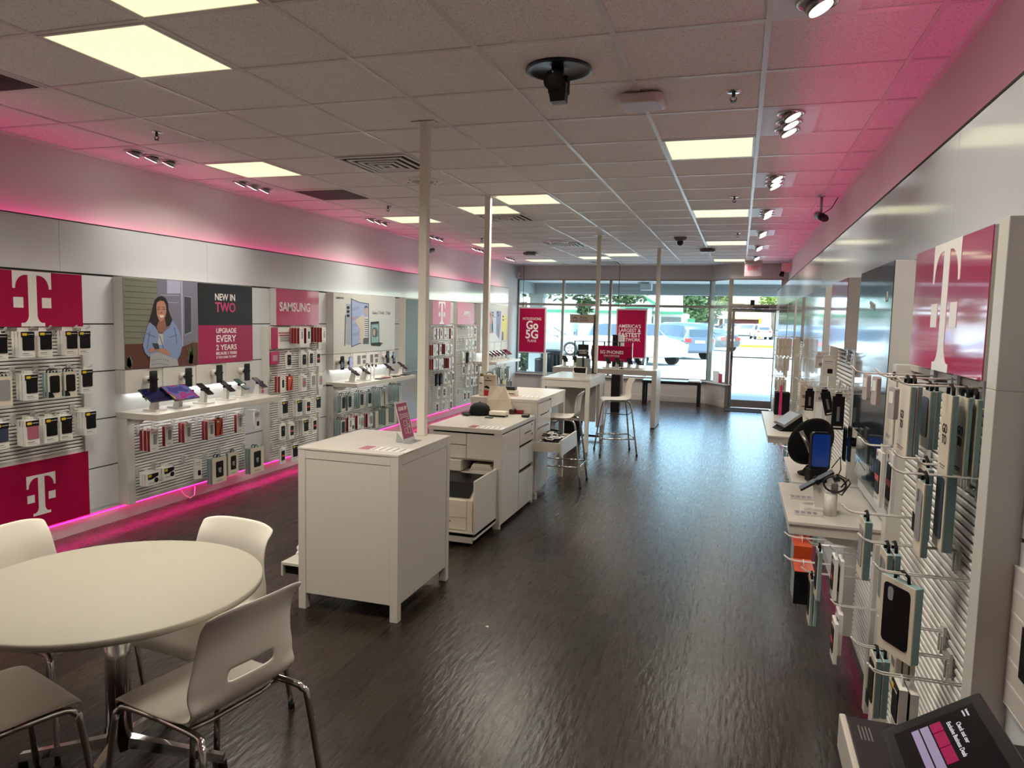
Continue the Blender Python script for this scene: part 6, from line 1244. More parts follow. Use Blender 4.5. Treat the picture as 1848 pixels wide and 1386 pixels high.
# open drawer with cables
zd_ = .60; A_ = at_z(*gD(1190, 540), zd_); B_ = at_z(*gD(1285, 462), zd_)
dx = (A_.x+B_.x)/2; ya, yb_ = A_.y, max(B_.y, A_.y+.35)
t = thing('open_drawer', 'pulled out white drawer full of tangled cables beside the desk', 'drawer', (dx-.2, (ya+yb_)/2, zd_-.12)); bx(t, 'front', (dx-.018, ya-.02, zd_-.135), (dx, yb_+.02, zd_+.012)); bx(t, 'bottom', (X1+.004, ya, zd_-.11), (dx-.018, yb_, zd_-.10)); bx(t, 'side', (X1+.004, ya, zd_-.10), (dx-.018, ya+.012, zd_-.02)); bx(t, 'side', (X1+.004, yb_-.012, zd_-.10), (dx-.018, yb_, zd_-.02))
random.seed(9); g = G()
for k in range(46):
    c = Vector((random.uniform(X1+.06, dx-.08), random.uniform(ya+.06, yb_-.06), zd_-.05+random.uniform(0, .07))); r_ = random.uniform(.03, .055); tl_ = random.uniform(-.3, .3)
    g.tube([c+Vector((r_*math.cos(a), r_*math.sin(a), tl_*r_*math.cos(a+k))) for a in [j*2*PI/12 for j in range(13)]], .005, (BLACKM, CARD, BLACKM, BLACK)[k % 4], 5)
o = single('cable_tangle', g, 'tangle of black and white cables in the open drawer', 'cables'); o['kind'] = 'stuff'
# things on the desk
Z3 = .95
p = at_z(*gK(500, 450), Z3); g = G(); g.lathe([(.026, 0), (.027, .01), (.027, .17), (.02, .18), (.012, .19)], (p.x, p.y, Z3), M('bottle_white', (216, 206, 190), .45), 18); t = thing('bottle', 'tall white bottle with tiny print on the desk by the second pole', 'bottle', (p.x, p.y, Z3)); part(t, 'body', g)
g = G(); g.lathe([(.016, .19), (.016, .215), (.006, .22)], (p.x, p.y, Z3), M('cap_olive', (112, 100, 60), .5), 14); part(t, 'cap', g); g = G(); g.box((p.x-.012, p.y-.0285, Z3+.115), (p.x+.016, p.y-.027, Z3+.128), GREYP); g.box((p.x-.01, p.y-.0285, Z3+.05), (p.x+.012, p.y-.027, Z3+.056), GREYP); part(t, 'print', g)
p = at_z(*gK(595, 455), Z3); t = thing('gift_bag', 'beige gift bag with red base and black handle on the desk', 'bag', (p.x, p.y, Z3)); bx(t, 'body', (p.x-.055, p.y, Z3+.055), (p.x+.085, p.y+.06, Z3+.205), M('bag_taupe', (184, 168, 150), .6)); bx(t, 'red_base', (p.x-.055, p.y, Z3), (p.x+.085, p.y+.06, Z3+.055), M('bag_crimson', (176, 30, 56), .5))
g = G(); g.tube([(p.x-.02, p.y+.03, Z3+.205), (p.x+.0, p.y+.03, Z3+.228), (p.x+.04, p.y+.03, Z3+.228), (p.x+.055, p.y+.03, Z3+.205)], .004, BLACK, 6); part(t, 'handle', g); g = G(); g.box((p.x-.03, p.y-.001, Z3+.145), (p.x+.05, p.y, Z3+.152), PRINTK); g.prism([(p.x+.0, p.y-.001, Z3+.17), (p.x+.02, p.y-.001, Z3+.17), (p.x+.01, p.y-.001, Z3+.185)], (0, .001, 0), PRINTK); g.prism([(p.x-.03, p.y-.001, Z3+.085), (p.x+.0, p.y-.001, Z3+.10), (p.x+.05, p.y-.001, Z3+.07), (p.x+.05, p.y-.001, Z3+.062), (p.x-.02, p.y-.001, Z3+.08)], (0, .001, 0), PRINTK); part(t, 'print', g)
p = at_z(*gK(770, 430), Z3); t = thing('pen_cup', 'cup with pens and yellow marker behind the beige bag', 'cup', (p.x+.03, p.y+.08, Z3)); g = G(); g.lathe([(.03, 0), (.034, .1), (.032, .1), (.028, .004)], (p.x+.03, p.y+.08, Z3), GREYP, 16, caps=False); part(t, 'cup', g)
for k, (dx_, m_) in enumerate(((-.02, CARD), (.0, PRINTK), (.018, YELLOW), (.008, STEEL))):
    g = G(); g.cyl((p.x+.03+dx_*.5, p.y+.08, Z3+.01), (p.x+.03+dx_*1.6, p.y+.085, Z3+.16-.015*k), .005, m_, n=8); part(t, 'pen', g)
p = at_z(*gK(1000, 460), Z3); t = thing('label_printer', 'small black and white label printer on the desk', 'printer', (p.x, p.y, Z3)); bx(t, 'body', (p.x-.04, p.y, Z3), (p.x+.075, p.y+.09, Z3+.055), M('box_white'), .004); bx(t, 'cover', (p.x-.045, p.y+.01, Z3+.055), (p.x+.06, p.y+.09, Z3+.09), BLACK, .004); g = G(); g.box((p.x-.02, p.y-.002, Z3+.02), (p.x+.06, p.y, Z3+.028), BLACK); part(t, 'slot', g)
a = at_z(*gK(1320, 470), Z3); sheet_paper(a.x-.14, a.x+.18, a.y-.06, a.y+.06, Z3, 'printed price sheet with pale red header on the desk', 0, M('faded_red', (190, 110, 110), .4))
# ---- bar stools
def stool(label, x, y, rz, sz):
    t = thing('bar_stool', label, 'stool', (x, y, 0), rz, 'white bar stools')
    if ('stool', sz) not in _pk:
        P = [('shell', shell(sz, .27, True).mesh('shell'))]
        for sx in (1, -1):
            for s in (1, -1):
                g = G(); ft = (sx*.235-.01, s*.225, .01); g.tube(interp([ft, (sx*.175-.01, s*.18, sz*.7), (sx*.145-.01, s*.155, sz-.05), (sx*.09-.01, s*.15, sz-.018), (0, s*.148, sz-.016)], 14), .0105, CHROME, 8); g.cyl((ft[0], ft[1], 0), (ft[0], ft[1], .025), .014, BLACK, n=10); P.append(('leg', g.mesh('leg')))
        for a, b in (((1, 1), (1, -1)), ((1, -1), (-1, -1)), ((-1, -1), (-1, 1)), ((-1, 1), (1, 1))):
            k = .215; g = G(); g.cyl((a[0]*k-.01, a[1]*.208, .21), (b[0]*k-.01, b[1]*.208, .21), .008, CHROME, n=8); P.append(('foot_rail', g.mesh('foot_rail')))
        _pk[('stool', sz)] = P
    for nm, me in _pk[('stool', sz)]:
        o = link(nm, me, t)
        if nm == 'shell': md = o.modifiers.new('smooth', 'SUBSURF'); md.levels = 1; md.render_levels = 1
stool('white bar stool pushed up to the desk with the drawer pedestal', -1.72, 7.30, PI+.05, .70)
stool('white bar stool standing in the aisle by the tall white table', -1.48, 9.27, PI+.35, .70)
# ---- tall table
X0, X1, Y0, Y1, ZT = -2.43, -1.80, 9.10, 10.24, .95
t = thing('tall_table', 'white tall table with pickup sign, third in the row', 'table', ((X0+X1)/2, (Y0+Y1)/2, 0))
bx(t, 'top', (X0-.003, Y0-.003, ZT-.03), (X1+.003, Y1+.003, ZT)); bx(t, 'rail', (X0+.05, Y0+.002, ZT-.12), (X1-.05, Y0+.03, ZT-.03)); bx(t, 'rail', (X1-.03, Y0+.05, ZT-.12), (X1-.002, Y1-.05, ZT-.03)); bx(t, 'rail', (X0+.002, Y0+.05, ZT-.12), (X0+.03, Y1-.05, ZT-.03)); bx(t, 'modesty_panel', (X0+.05, Y1-.4, .30), (X1-.05, Y1-.38, ZT-.03)); bx(t, 'end_panel', (X1-.05, Y1-.35, .22), (X1-.01, Y1-.05, ZT-.03))
for a in (X0, X1-.05):
    for b in (Y0, Y1-.05): bx(t, 'leg', (a, b, 0), (a+.05, b+.05, ZT-.03))
bx(t, 'floor_rail', (X0+.05, Y1-.05, .03), (X1-.05, Y1-.02, .06), DARKMETAL)
p = at_z(*gJ(650, 770), ZT); p.y = min(p.y, 9.93); t = thing('sample_box', 'white open box of dark samples on the tall white table', 'box', tuple(p)); bx(t, 'box', (p.x-.10, p.y, ZT), (p.x+.10, p.y+.10, ZT+.09), CARD); g = G(); g.prism([(p.x-.085, p.y-.001, ZT+.085), (p.x+.085, p.y-.001, ZT+.085), (p.x+.08, p.y-.001, ZT+.01), (p.x-.07, p.y-.001, ZT+.012), (p.x-.09, p.y-.001, ZT+.05)], (0, .001, 0), PRINTK); part(t, 'dark_print', g)
p0 = at_y(*gJ(585, 290), p.y+.14); p1 = at_y(*gJ(755, 500), p.y+.14); t = thing('counter_sign', 'small black counter sign with white lettering on the tall table', 'sign', (p.x, p.y+.14, ZT)); bx(t, 'panel', (p0.x, p.y+.14, p1.z), (p1.x, p.y+.15, p0.z), BLACK); bx(t, 'stem', ((p0.x+p1.x)/2-.01, p.y+.145, ZT), ((p0.x+p1.x)/2+.01, p.y+.155, p1.z), BLACK)
for k, s in enumerate(('LARGEST &', 'FASTEST')): g = text_g(s, .032, LETTER, bold=.01, sx=.9); g.xf(TR((p0.x+p1.x)/2, p.y+.1394, p1.z+.085-k*.034) @ FACE_C); part(t, 'lettering', g)
a0, a1 = at_y(*gJ(555, 515), p.y+.16), at_y(*gJ(690, 515), p.y+.16); g = G(); g.box((a0.x, p.y+.16, ZT), (a1.x, p.y+.26, a0.z), M('box_sage', (122, 130, 124), .5), .002); single('card_box', g, 'grey green box behind the sample box on the tall table', 'box')
a0, a1 = at_y(*gJ(745, 520), p.y+.2), at_y(*gJ(815, 520), p.y+.2); g = G(); g.box((a0.x, p.y+.03, ZT), (a1.x, p.y+.11, a0.z), M('box_sage'), .002); single('card_box', g, 'narrow grey green box beside the pickup sign pole', 'box')
a0 = at_z(*gJ(720, 665), ZT); g = G(); g.lathe([(.05, 0), (.035, .01), (.03, .07), (.012, .1), (.03, .13), (.03, .17), (.006, .19)], (a0.x, a0.y+.1, ZT), M('dark_glass_device', (40, 40, 44), .25), 16); single('hand_sanitizer', g, 'dark pump dispenser between the grey green boxes', 'dispenser')
x0 = at_y(*gJ(835, 700), Y1-.10).x
t = thing('pickup_sign', 'beige sign board on a slim black pole on the tall table', 'sign', (x0, Y1-.12, ZT)); zt = at_y(*gE(695, 355), Y1-.12).z; bx(t, 'pole', (x0-.012, Y1-.13, ZT), (x0+.012, Y1-.11, zt), BLACK); bx(t, 'foot', (x0-.06, Y1-.18, ZT), (x0+.06, Y1-.06, ZT+.008), BLACK)
b0, b1 = at_y(*gE(525, 355), Y1-.14), at_y(*gE(692, 422), Y1-.14); bd = bx(t, 'board', (b0.x, Y1-.145, b1.z), (x0, Y1-.13, b0.z), M('board_taupe', (176, 160, 148), .5))
for k, s in enumerate(('Pickup', 'in-store')): g = text_g(s, (b0.z-b1.z)*.30, PRINTK, bold=.01, align='LEFT'); g.xf(TR(b0.x+(x0-b0.x)*.43, Y1-.1456, b0.z-(b0.z-b1.z)*(.36+.3*k)) @ FACE_C); part(bd, 'lettering', g)
g = G(); u0 = b0.x+(x0-b0.x)*.12; w_ = (b0.z-b1.z)*.5; v0 = b1.z+(b0.z-b1.z)*.2
for a, b in (((u0, v0), (u0+w_, v0+.006)), ((u0, v0+w_*.7), (u0+w_, v0+w_*.7+.006)), ((u0, v0), (u0+.006, v0+w_*.7)), ((u0+w_-.006, v0), (u0+w_, v0+w_*.7)), ((u0+w_*.3, v0+w_*.7), (u0+w_*.35, v0+w_)), ((u0+w_*.65, v0+w_*.7), (u0+w_*.7, v0+w_)), ((u0+w_*.3, v0+w_-.006), (u0+w_*.7, v0+w_))): g.box((a[0], Y1-.1458, a[1]), (b[0], Y1-.145, b[1]), PRINTK)
part(bd, 'bag_symbol', g)
# ---- long phone table by the window
X0, X1, Y0, Y1, ZT = -2.92, -1.222, 11.60, 12.26, .922
t = thing('phone_table', 'long white phone table with slab legs near the window', 'table', ((X0+X1)/2, (Y0+Y1)/2, 0)); bx(t, 'top', (X0, Y0, ZT-.085), (X1, Y1, ZT)); bx(t, 'slab_leg', (X1-.075, Y0, .012), (X1, Y1, ZT-.085)); bx(t, 'slab_leg', (X0, Y0, .012), (X0+.075, Y1, ZT-.085)); bx(t, 'shoe', (X1-.07, Y0+.01, 0), (X1-.005, Y1-.01, .012), BLACKM); bx(t, 'shoe', (X0+.005, Y0+.01, 0), (X0+.07, Y1-.01, .012), BLACKM)
YS = 12.05; s0 = at_y(*gJ(525, 225), YS); s1 = at_y(*gJ(1500, 240), YS); s2 = at_y(*gJ(845, 305), YS); s3 = at_y(*gJ(1480, 590), YS)
t = thing('frame_sign', 'magenta phones sign hung in a black frame on the phone table', 'sign', ((s0.x+s1.x)/2, YS, ZT)); bx(t, 'top_bar', (s0.x, YS-.01, s0.z-.012), (s1.x, YS+.01, s0.z), BLACK); bx(t, 'upright', (s0.x, YS-.01, ZT), (s0.x+.016, YS+.01, s0.z-.012), BLACK); bx(t, 'upright', (s1.x-.014, YS-.012, ZT), (s1.x, YS+.012, s0.z-.012), CHROME)
pn = bx(t, 'panel', (s2.x-.03, YS-.008, s3.z), (s3.x, YS+.008, s2.z), MAGD)
for px in (670, 845, 1025, 1280): a = at_y(*gJ(px, 270), YS); bx(t, 'hanger', (a.x-.012, YS-.006, s2.z), (a.x+.012, YS+.006, s0.z-.012), BLACK)
PHN = pn
for k, (px, py, kind) in enumerate(((360, 655, 'phone'), (530, 660, 'phone'), (1075, 690, 'phone'), (1235, 690, 'tablet'), (1430, 690, 'phone'), (1575, 690, 'phone'))):
    a = at_y(*gJ(px, py), 11.80); stand_phone((a.x, 11.80, ZT), -PI/2+.5, 'phone', 'dark phone on white stand, %s from left on the phone table' % ORD[k], 'phones on the phone table')
p = at_y(*gJ(1310, 690), 11.72); t = thing('watch_stand', 'small watch stand with round base on the phone table', 'watch stand', (p.x, 11.72, ZT)); g = G(); g.lathe([(.035, 0), (.035, .012), (.006, .02), (.006, .14)], (p.x, 11.72, ZT), BLACK, 16); part(t, 'base', g); g = G(); g.cyl((p.x-.04, 11.72, ZT+.145), (p.x+.04, 11.72, ZT+.145), .008, M('rose_bar', (150, 70, 90), .4), n=8); part(t, 'bar', g)
# black kiosk column behind the table
YK = 13.3; a0 = at_y(*gE(838, 505), YK); a1 = at_y(*gE(922, 505), YK); b0 = at_y(*gE(822, 1000), YK); b1 = at_y(*gE(885, 1000), YK)
t = thing('kiosk_column', 'tall black kiosk column with white side behind the phone table', 'kiosk', (b0.x, YK, 0)); bx(t, 'column', (b0.x, YK, .01), (b1.x, YK+.14, 1.0), BLACK); bx(t, 'head', (a0.x, YK-.01, .95), (a1.x-.11, YK+.16, a0.z), BLACK); bx(t, 'white_side', (a1.x-.11, YK+.02, 1.05), (a1.x, YK+.05, a0.z-.01), CARD); bx(t, 'pink_side', (b1.x, YK+.03, .35), (b1.x+.05, YK+.10, 1.0), M('kiosk_grey', (150, 140, 140), .3)); bx(t, 'foot', (b0.x-.16, YK-.18, 0), (b1.x+.2, YK+.3, .01), DARKMETAL)
# waste bin, bench
t = thing('waste_bin', 'small black waste bin under the tall white table', 'bin', (-2.2, 9.95, 0)); g = G()
def sq(h, z): return [g.bm.verts.new((-2.2+sx*h, 9.97+sy_*h*.9, z)) for sx, sy_ in ((-1, -1), (1, -1), (1, 1), (-1, 1))]
g.loft([sq(.10, 0), sq(.135, .33)], BLACKM, smooth=False); part(t, 'body', g); g = G(); g.box((-2.345, 9.84, .33), (-2.055, 10.1, .35), BLACK, .006); part(t, 'rim', g)
t = thing('bench', 'black bench under the shop window', 'bench', (-1.26, 15.2, 0)); bx(t, 'seat', (-1.87, 14.98, .44), (-.70, 15.42, .50), BLACK, .006)
for a in (-1.86, -.77):
    for b in (15.0, 15.35): bx(t, 'leg', (a, b, 0), (a+.06, b+.06, .44), BLACK)
g = G(); g.box((-.95, 15.02, .50), (-.72, 15.36, .525), CARD, .002); single('flat_box', g, 'flat white parcel on the right end of the black bench', 'box')
g = G(); g.box((-.06, .0, 0), (.06, .006, .006), CARD); p = at_z(1003, 931, 0); g = G(); g.cyl((p.x, p.y, .006), (p.x+.012, p.y+.06, .006), .005, M('pen_cap', (150, 150, 152), .3), n=8); single('dropped_pen', g, 'small pale pen dropped on the floor in the aisle', 'pen')
p = at_z(876, 1131, 0); g = G(); g.prism([(p.x, p.y, .001), (p.x+.02, p.y-.006, .001), (p.x+.014, p.y+.01, .001)], (0, 0, .003), CARD); single('paper_scrap', g, 'tiny white paper scrap on the foreground floor', 'scrap')
def fitC(root, s, qf, a, b, yt, yb, Y, m, bold=.015):
    p, q = at_y(*qf(a, (yt+yb)/2), Y), at_y(*qf(b, (yt+yb)/2), Y); hh = at_y(*qf((a+b)/2, yt), Y).z-at_y(*qf((a+b)/2, yb), Y).z
    g = text_g(s, hh/.70, m, bold=bold); xs = [v.co.x for v in g.bm.verts]; g.xf(Matrix.Diagonal(((q.x-p.x)/(max(xs)-min(xs)), 1, 1, 1))); g.xf(TR((p.x+q.x)/2, Y, (p.z+q.z)/2) @ FACE_C); part(root, 'lettering', g)
fitC(PHN, '5G PHONES', gJ, 950, 1340, 398, 452, YS-.0085, LETTER, .015); fitC(PHN, 'FOR EVERYONE', gJ, 1015, 1270, 472, 496, YS-.0085, LETTER, .005)
# ---- window posters hung on wires, prints darkened to hold their backlit shade
def window_poster(label, x0, x1, z0, z1, y, mat, wires):
    t = thing('window_poster', label, 'sign', ((x0+x1)/2, y, z0)); bx(t, 'frame', (x0, y, z0), (x1, y+.07, z1), M('poster_frame', (196, 180, 184), .35), .004); pn = bx(t, 'print', (x0+.028, y-.003, z0+.028), (x1-.028, y, z1-.028), mat)
    for xw in wires:
        g = G(); g.cyl((xw, y+.03, z1), (xw, y+.03, CEIL), .006, DARKMETAL, n=6); part(t, 'wire', g)
    return t, pn
zq = lambda px, py: at_y(*gE(px, py), 15.5).z
t, pn = window_poster('magenta plans poster hanging in the left window', -4.71, -4.08, zq(240, 640), zq(240, 303), 15.5, MAGD, (-4.62,))
for s, a, b, y0, y1, bo in (('INTRODUCING', 178, 313, 380, 399, .008), ('Go', 202, 290, 408, 468, .025), ('5G', 198, 290, 474, 536, .025), ('PLANS', 212, 275, 542, 560, .008)): fitC(pn, s, gE, a, b, y0, y1, 15.4964, LETTER, bo)
bx(t, 'stand_leg', (-4.12, 15.5, .0), (-4.05, 15.57, .95), FRAME)
t, pn = window_poster('magenta network poster hanging in the middle window', -2.53, -1.88, zq(960, 680), zq(960, 315), 15.5, MAGD, (-2.50,))
for s, a, b, y0, y1, bo in (("AMERICA'S", 882, 1046, 432, 457, .01), ('LARGEST &', 882, 1043, 463, 487, .01), ('FASTEST', 880, 1043, 494, 524, .02), ('NETWORK', 893, 1041, 532, 554, .01)): fitC(pn, s, gE, a, b, y0, y1, 15.4964, LETTER, bo)
t = thing('window_card', 'white card with magenta panel in the angled window by the door', 'card', (-.42, 15.42, .49)); g = G(); slab((-.49, 15.52), (-.36, 15.32), .49, .72, .006, CARD, g); part(t, 'card', g); g = G(); slab((-.372, 15.335), (-.30, 15.225), .49, .68, .006, MAG, g); part(t, 'magenta_panel', g)
# ================================================================== outside the windows
GZ = -.06
ASPH = M('sunlit_asphalt', (164, 163, 158), .9, noise=.10, bump=.3, scale=3); CONC = M('porch_concrete', (150, 152, 156), .9, noise=.06, scale=6)
g = G(); g.box((-90, 18.2, GZ-.2), (70, 150, GZ), ASPH); struct('ground', g)
g = G(); g.box((-30, 15.36, GZ-.2), (20, 18.2, GZ+.03), CONC); g.box((-.22, 15.25, GZ-.2), (1.0, 15.4, GZ+.03), CONC); g.box((-5, 15.8, GZ-.2), (-.22, 15.9, GZ+.03), CONC); struct('porch_floor', g)
SOFF = M('porch_soffit', (206, 208, 206), .7); SIDING = M('siding_grey', (160, 168, 168), .7)
g = G(); g.box((-16, 15.94, 2.63), (8, 18.75, 2.95), SOFF); struct('porch_ceiling', g)
g = G()
for k in range(3): g.box((-16, 18.42-.012*(2-k), 2.36+.09*k), (8, 18.7, 2.449+.09*k), SIDING)
struct('porch_beam', g)
g = G()
for k in range(3): g.box((-5.55, 15.95, 2.36+.09*k), (-5.15-.008*k, 18.42, 2.449+.09*k), SIDING)
struct('porch_side_beam', g)
t = thing('porch_column', 'grey boarded porch column outside the left window', 'column', (-5.12, 18.56, GZ)); g = G(); g.box((-5.30, 18.42, GZ+.03), (-4.95, 18.7, 2.36), SIDING, .01); part(t, 'shaft', g)
g = G(); g.box((-5.34, 18.38, GZ+.03), (-4.91, 18.74, .2), SIDING, .01); part(t, 'plinth', g); g = G(); g.box((-5.33, 18.39, 2.26), (-4.92, 18.73, 2.36), SIDING, .01); part(t, 'capital', g)
p = at_z(*gF(290, 215), 2.63); t = thing('porch_lamp', 'white box lamp under the porch ceiling outside the shop', 'lamp', tuple(p)); g = G(); g.box((p.x-.13, p.y-.13, 2.44), (p.x+.13, p.y+.13, 2.6), SOFF, .01); part(t, 'shade', g); g = G(); g.box((p.x-.2, p.y-.03, 2.6), (p.x+.06, p.y+.03, 2.63), SOFF); part(t, 'bracket', g)
def leaves(g, c, rad, n, size, m, seed):
    rr_ = random.Random(seed)
    for _ in range(n):
        d = Vector((rr_.gauss(0, 1), rr_.gauss(0, 1), rr_.gauss(0, 1))).normalized()*(rr_.random()**.45); p = Vector(c)+Vector((d.x*rad[0], d.y*rad[1], d.z*rad[2]))
        a = Vector((rr_.gauss(0, 1), rr_.gauss(0, 1), rr_.gauss(0, .6))).normalized()*size*rr_.uniform(.6, 1.3); b = a.cross(Vector((rr_.gauss(0, 1), rr_.gauss(0, 1), rr_.gauss(0, 1)))).normalized()*size*.35
        g.poly([p-a, p+b, p+a, p-b], m)
LEAF = M('leaf_green', (58, 80, 38), .6); LEAF2 = M('leaf_dark', (36, 58, 28), .6); LEAF3 = M('leaf_yellow_green', (100, 116, 42), .6); BARK = M('bark', (92, 78, 64), .9, bump=.5, scale=20)
def tree(label, base, h, crown, n, size, m, seed, group=None):
    t = thing('tree', label, 'tree', base, 0, group); b = Vector(base); g = G(); g.tube([b, b+Vector((.1, 0, h*.3)), b+Vector((-.05, .1, h*.7))], h*.035, BARK, 8); part(t, 'trunk', g)
    g = G()
    for k, (dx, dy, dz, rx, ry, rz_) in enumerate(crown): leaves(g, b+Vector((dx, dy, dz)), (rx, ry, rz_), n, size, m, seed+k)
    part(t, 'crown', g); return t
tree('tree with drooping leafy branches beyond the left window', (-6.1, 20.6, GZ), 3.2, [(0, 0, 2.75, .75, .7, .45), (1.1, .2, 2.62, .9, .6, .3), (2.1, .3, 2.5, .8, .5, .28), (3.0, .3, 2.45, .6, .4, .22), (1.75, .3, 2.15, .25, .2, .25)], 260, .11, LEAF, 1)
t = thing('shrub', 'dark green shrub at the foot of the left window', 'shrub', (-5.75, 19.6, GZ)); g = G(); leaves(g, (-5.75, 19.6, .5), (.32, .3, .62), 420, .09, LEAF2, 30); part(t, 'foliage', g); g = G(); g.cyl((-5.75, 19.6, GZ), (-5.75, 19.6, .6), .03, BARK, n=8); part(t, 'stem', g)
for k, (px, Y, h, m_, lb) in enumerate(((1238, 92, 9, LEAF, 'tall green tree left of the brick gable house'), (1262, 100, 10, LEAF2, 'dark green tree behind the brick gable house'), (1290, 124, 10.5, LEAF3, 'yellow green tree behind the brick gable house, middle'), (1312, 134, 12, LEAF, 'green tree nearest the door side beyond the gable house'))):
    b = at_y(px, 600, Y); tree(lb, (b.x, Y, GZ), h, [(0, 0, h*.55, 2.4, 2, h*.42), (.9, -.5, h*.35, 1.8, 1.5, h*.25), (-1, 0, h*.4, 1.7, 1.5, h*.3)], 320, .42, m_, 40+k*5, None)
b = at_y(1395, 560, 88); tree('light green tree in front of the brick building, right of the red door', (b.x, 88, GZ), 6, [(0, 0, 4.6, 1.7, 1.2, 1.2)], 340, .32, LEAF3, 77)
# ---- bank-like building with green trim
YB = 60; WB = M('white_siding', (178, 182, 180), .7); GRN = M('green_trim', (8, 96, 62), .5); SHG = M('pale_shingle', (136, 142, 142), .9, noise=.1, scale=3)
apx = at_y(*gF(210, 305), YB); el, er = at_y(*gF(72, 385), YB), at_y(*gF(348, 388), YB); bR = at_y(*gF(550, 400), YB); bL = at_y(900, 560, YB); ez = at_y(1100, 562, YB).z
t = thing('building', 'white building with green trimmed gable across the car park', 'building', (-8, YB, GZ))
bx(t, 'wall', (bL.x-6, YB+1.5, GZ), (bR.x, YB+12, ez), WB, 0); g = G(); g.prism([(bL.x-6, YB+.9, ez), (bR.x+.2, YB+.9, ez), (bR.x-.4, YB+6.5, ez+4.2), (bL.x-6, YB+6.5, ez+4.2)], (0, 0, .15), SHG); part(t, 'roof', g)
g = G(); g.prism([(el.x, YB, el.z), (er.x, YB, er.z), (apx.x, YB, apx.z)], (0, 6, 0), WB); part(t, 'gable', g)
for a, b in ((el, apx), (er, apx)):
    d = (b-a).normalized(); n_ = Vector((-d.z, 0, d.x)) if d.x > 0 else Vector((d.z, 0, -d.x)); g = G(); g.prism([a-d*.4, b+d*.05, b+d*.05+n_*.22, a-d*.4+n_*.22], (0, -.12, 0), GRN); part(t, 'gable_trim', g)
bx(t, 'eave_trim', (bL.x-6, YB+.8, ez-.12), (bR.x+.2, YB+.95, ez+.08), GRN, 0); bx(t, 'gable_beam', (el.x+.1, YB-.1, el.z-.30), (er.x-.1, YB, el.z-.05), GRN, 0)
for a in (el.x+.2, er.x-.5): bx(t, 'porch_post', (a, YB+.2, GZ), (a+.3, YB+.5, el.z), WB, 0)
a, b = at_y(*gF(283, 505), YB+1.4), at_y(*gF(328, 530), YB+1.4); bx(t, 'green_sign', (a.x, YB+1.35, b.z), (b.x, YB+1.45, a.z), GRN, 0)
for px in (300, 440, 520): a = at_y(*gF(px, 545), YB+1.4); bx(t, 'window', (a.x-.4, YB+1.42, .8), (a.x+.4, YB+1.5, 2.1), M('far_window', (60, 68, 74), .2), 0)
a = at_y(*gF(638, 530), 62); t = thing('post_sign', 'green and white post sign at the edge of the car park', 'sign', (a.x, 62, GZ)); bx(t, 'board', (a.x-.3, 62, .7), (a.x+.3, 62.15, 2.0), GRN, 0); bx(t, 'post', (a.x-.08, 62.02, GZ), (a.x+.08, 62.13, .7), WB, 0)
# ---- brick houses beyond the road
BRICK = brick_mat('red_brick', (106, 44, 36), (84, 34, 28), (120, 92, 84), 3.0); ROOFT = M('pale_roof', (140, 128, 100), .9)
YH = 108; t = thing('house', 'brick house with white gable beyond the parked cars', 'house', (at_y(1290, 580, YH).x, YH, GZ)); l, r = at_y(*gF(728, 560), YH), at_y(*gF(955, 560), YH); ev = at_y(*gF(728, 497), YH).z; pk_ = at_y(*gF(820, 448), YH).z
bx(t, 'wall', (l.x, YH, GZ), (r.x+4, YH+8, ev), BRICK, 0); gl, gr = at_y(*gF(740, 500), YH), at_y(*gF(890, 500), YH); ga = at_y(*gF(818, 455), YH)
g = G(); g.prism([(gl.x, YH-.6, ev), (gr.x, YH-.6, ev), (ga.x, YH-.6, ga.z)], (0, 5, 0), BRICK); part(t, 'gable', g); g = G(); g.prism([(l.x-.5, YH-.8, ev), (r.x+4, YH-.8, ev), (r.x+4, YH+4, pk_), (l.x+1.5, YH+4, pk_)], (0, 0, .2), ROOFT); part(t, 'roof', g)
for a, b in ((Vector((gl.x, 0, ev)), Vector((ga.x, 0, ga.z))), (Vector((gr.x, 0, ev)), Vector((ga.x, 0, ga.z)))):
    d = (b-a).normalized(); n_ = Vector((-d.z, 0, d.x)) if d.x > 0 else Vector((d.z, 0, -d.x)); g = G(); g.prism([Vector((q.x, YH-.75, q.z)) for q in (a, b, b+n_*.35, a+n_*.35)], (0, -.1, 0), WB); part(t, 'gable_trim', g)
for px in (828, 915): a = at_y(*gF(px, 518), YH-.6); bx(t, 'window', (a.x-.5, YH-.7, a.z-.6), (a.x+.5, YH-.6, a.z+.6), WB, 0); bx(t, 'window_pane', (a.x-.3, YH-.72, a.z-.4), (a.x+.3, YH-.69, a.z+.4), M('far_window'), 0)
YH = 118; t = thing('house', 'long brick building with red door seen through the glass door', 'house', (at_y(1365, 580, YH).x, YH, GZ)); l, r = at_y(*gF(975, 560), YH), at_y(*gF(1420, 560), YH); ev = at_y(*gF(1100, 385), YH).z
bx(t, 'wall', (l.x, YH, GZ), (r.x, YH+8, ev), BRICK, 0); g = G(); g.prism([(l.x-1, YH-1, ev), (r.x+1, YH-1, ev), (r.x+1, YH+5, ev+5.5), (l.x-1, YH+5, ev+5.5)], (0, 0, .2), ROOFT); part(t, 'roof', g)
dl, dr_ = at_y(*gF(1143, 565), YH), at_y(*gF(1168, 497), YH); dcx = (dl.x+dr_.x)/2; bx(t, 'door_surround', (dcx-1.5, YH-.4, GZ), (dcx+1.5, YH, dr_.z+.4), WB, 0); g = G(); g.prism([(dcx-1.7, YH-.5, dr_.z+.4), (dcx+1.7, YH-.5, dr_.z+.4), (dcx, YH-.5, dr_.z+1.3)], (0, .6, 0), WB); part(t, 'pediment', g); bx(t, 'front_door', (dl.x, YH-.5, .3), (dr_.x, YH-.38, dr_.z), M('far_red_door', (150, 30, 44), .5), 0)
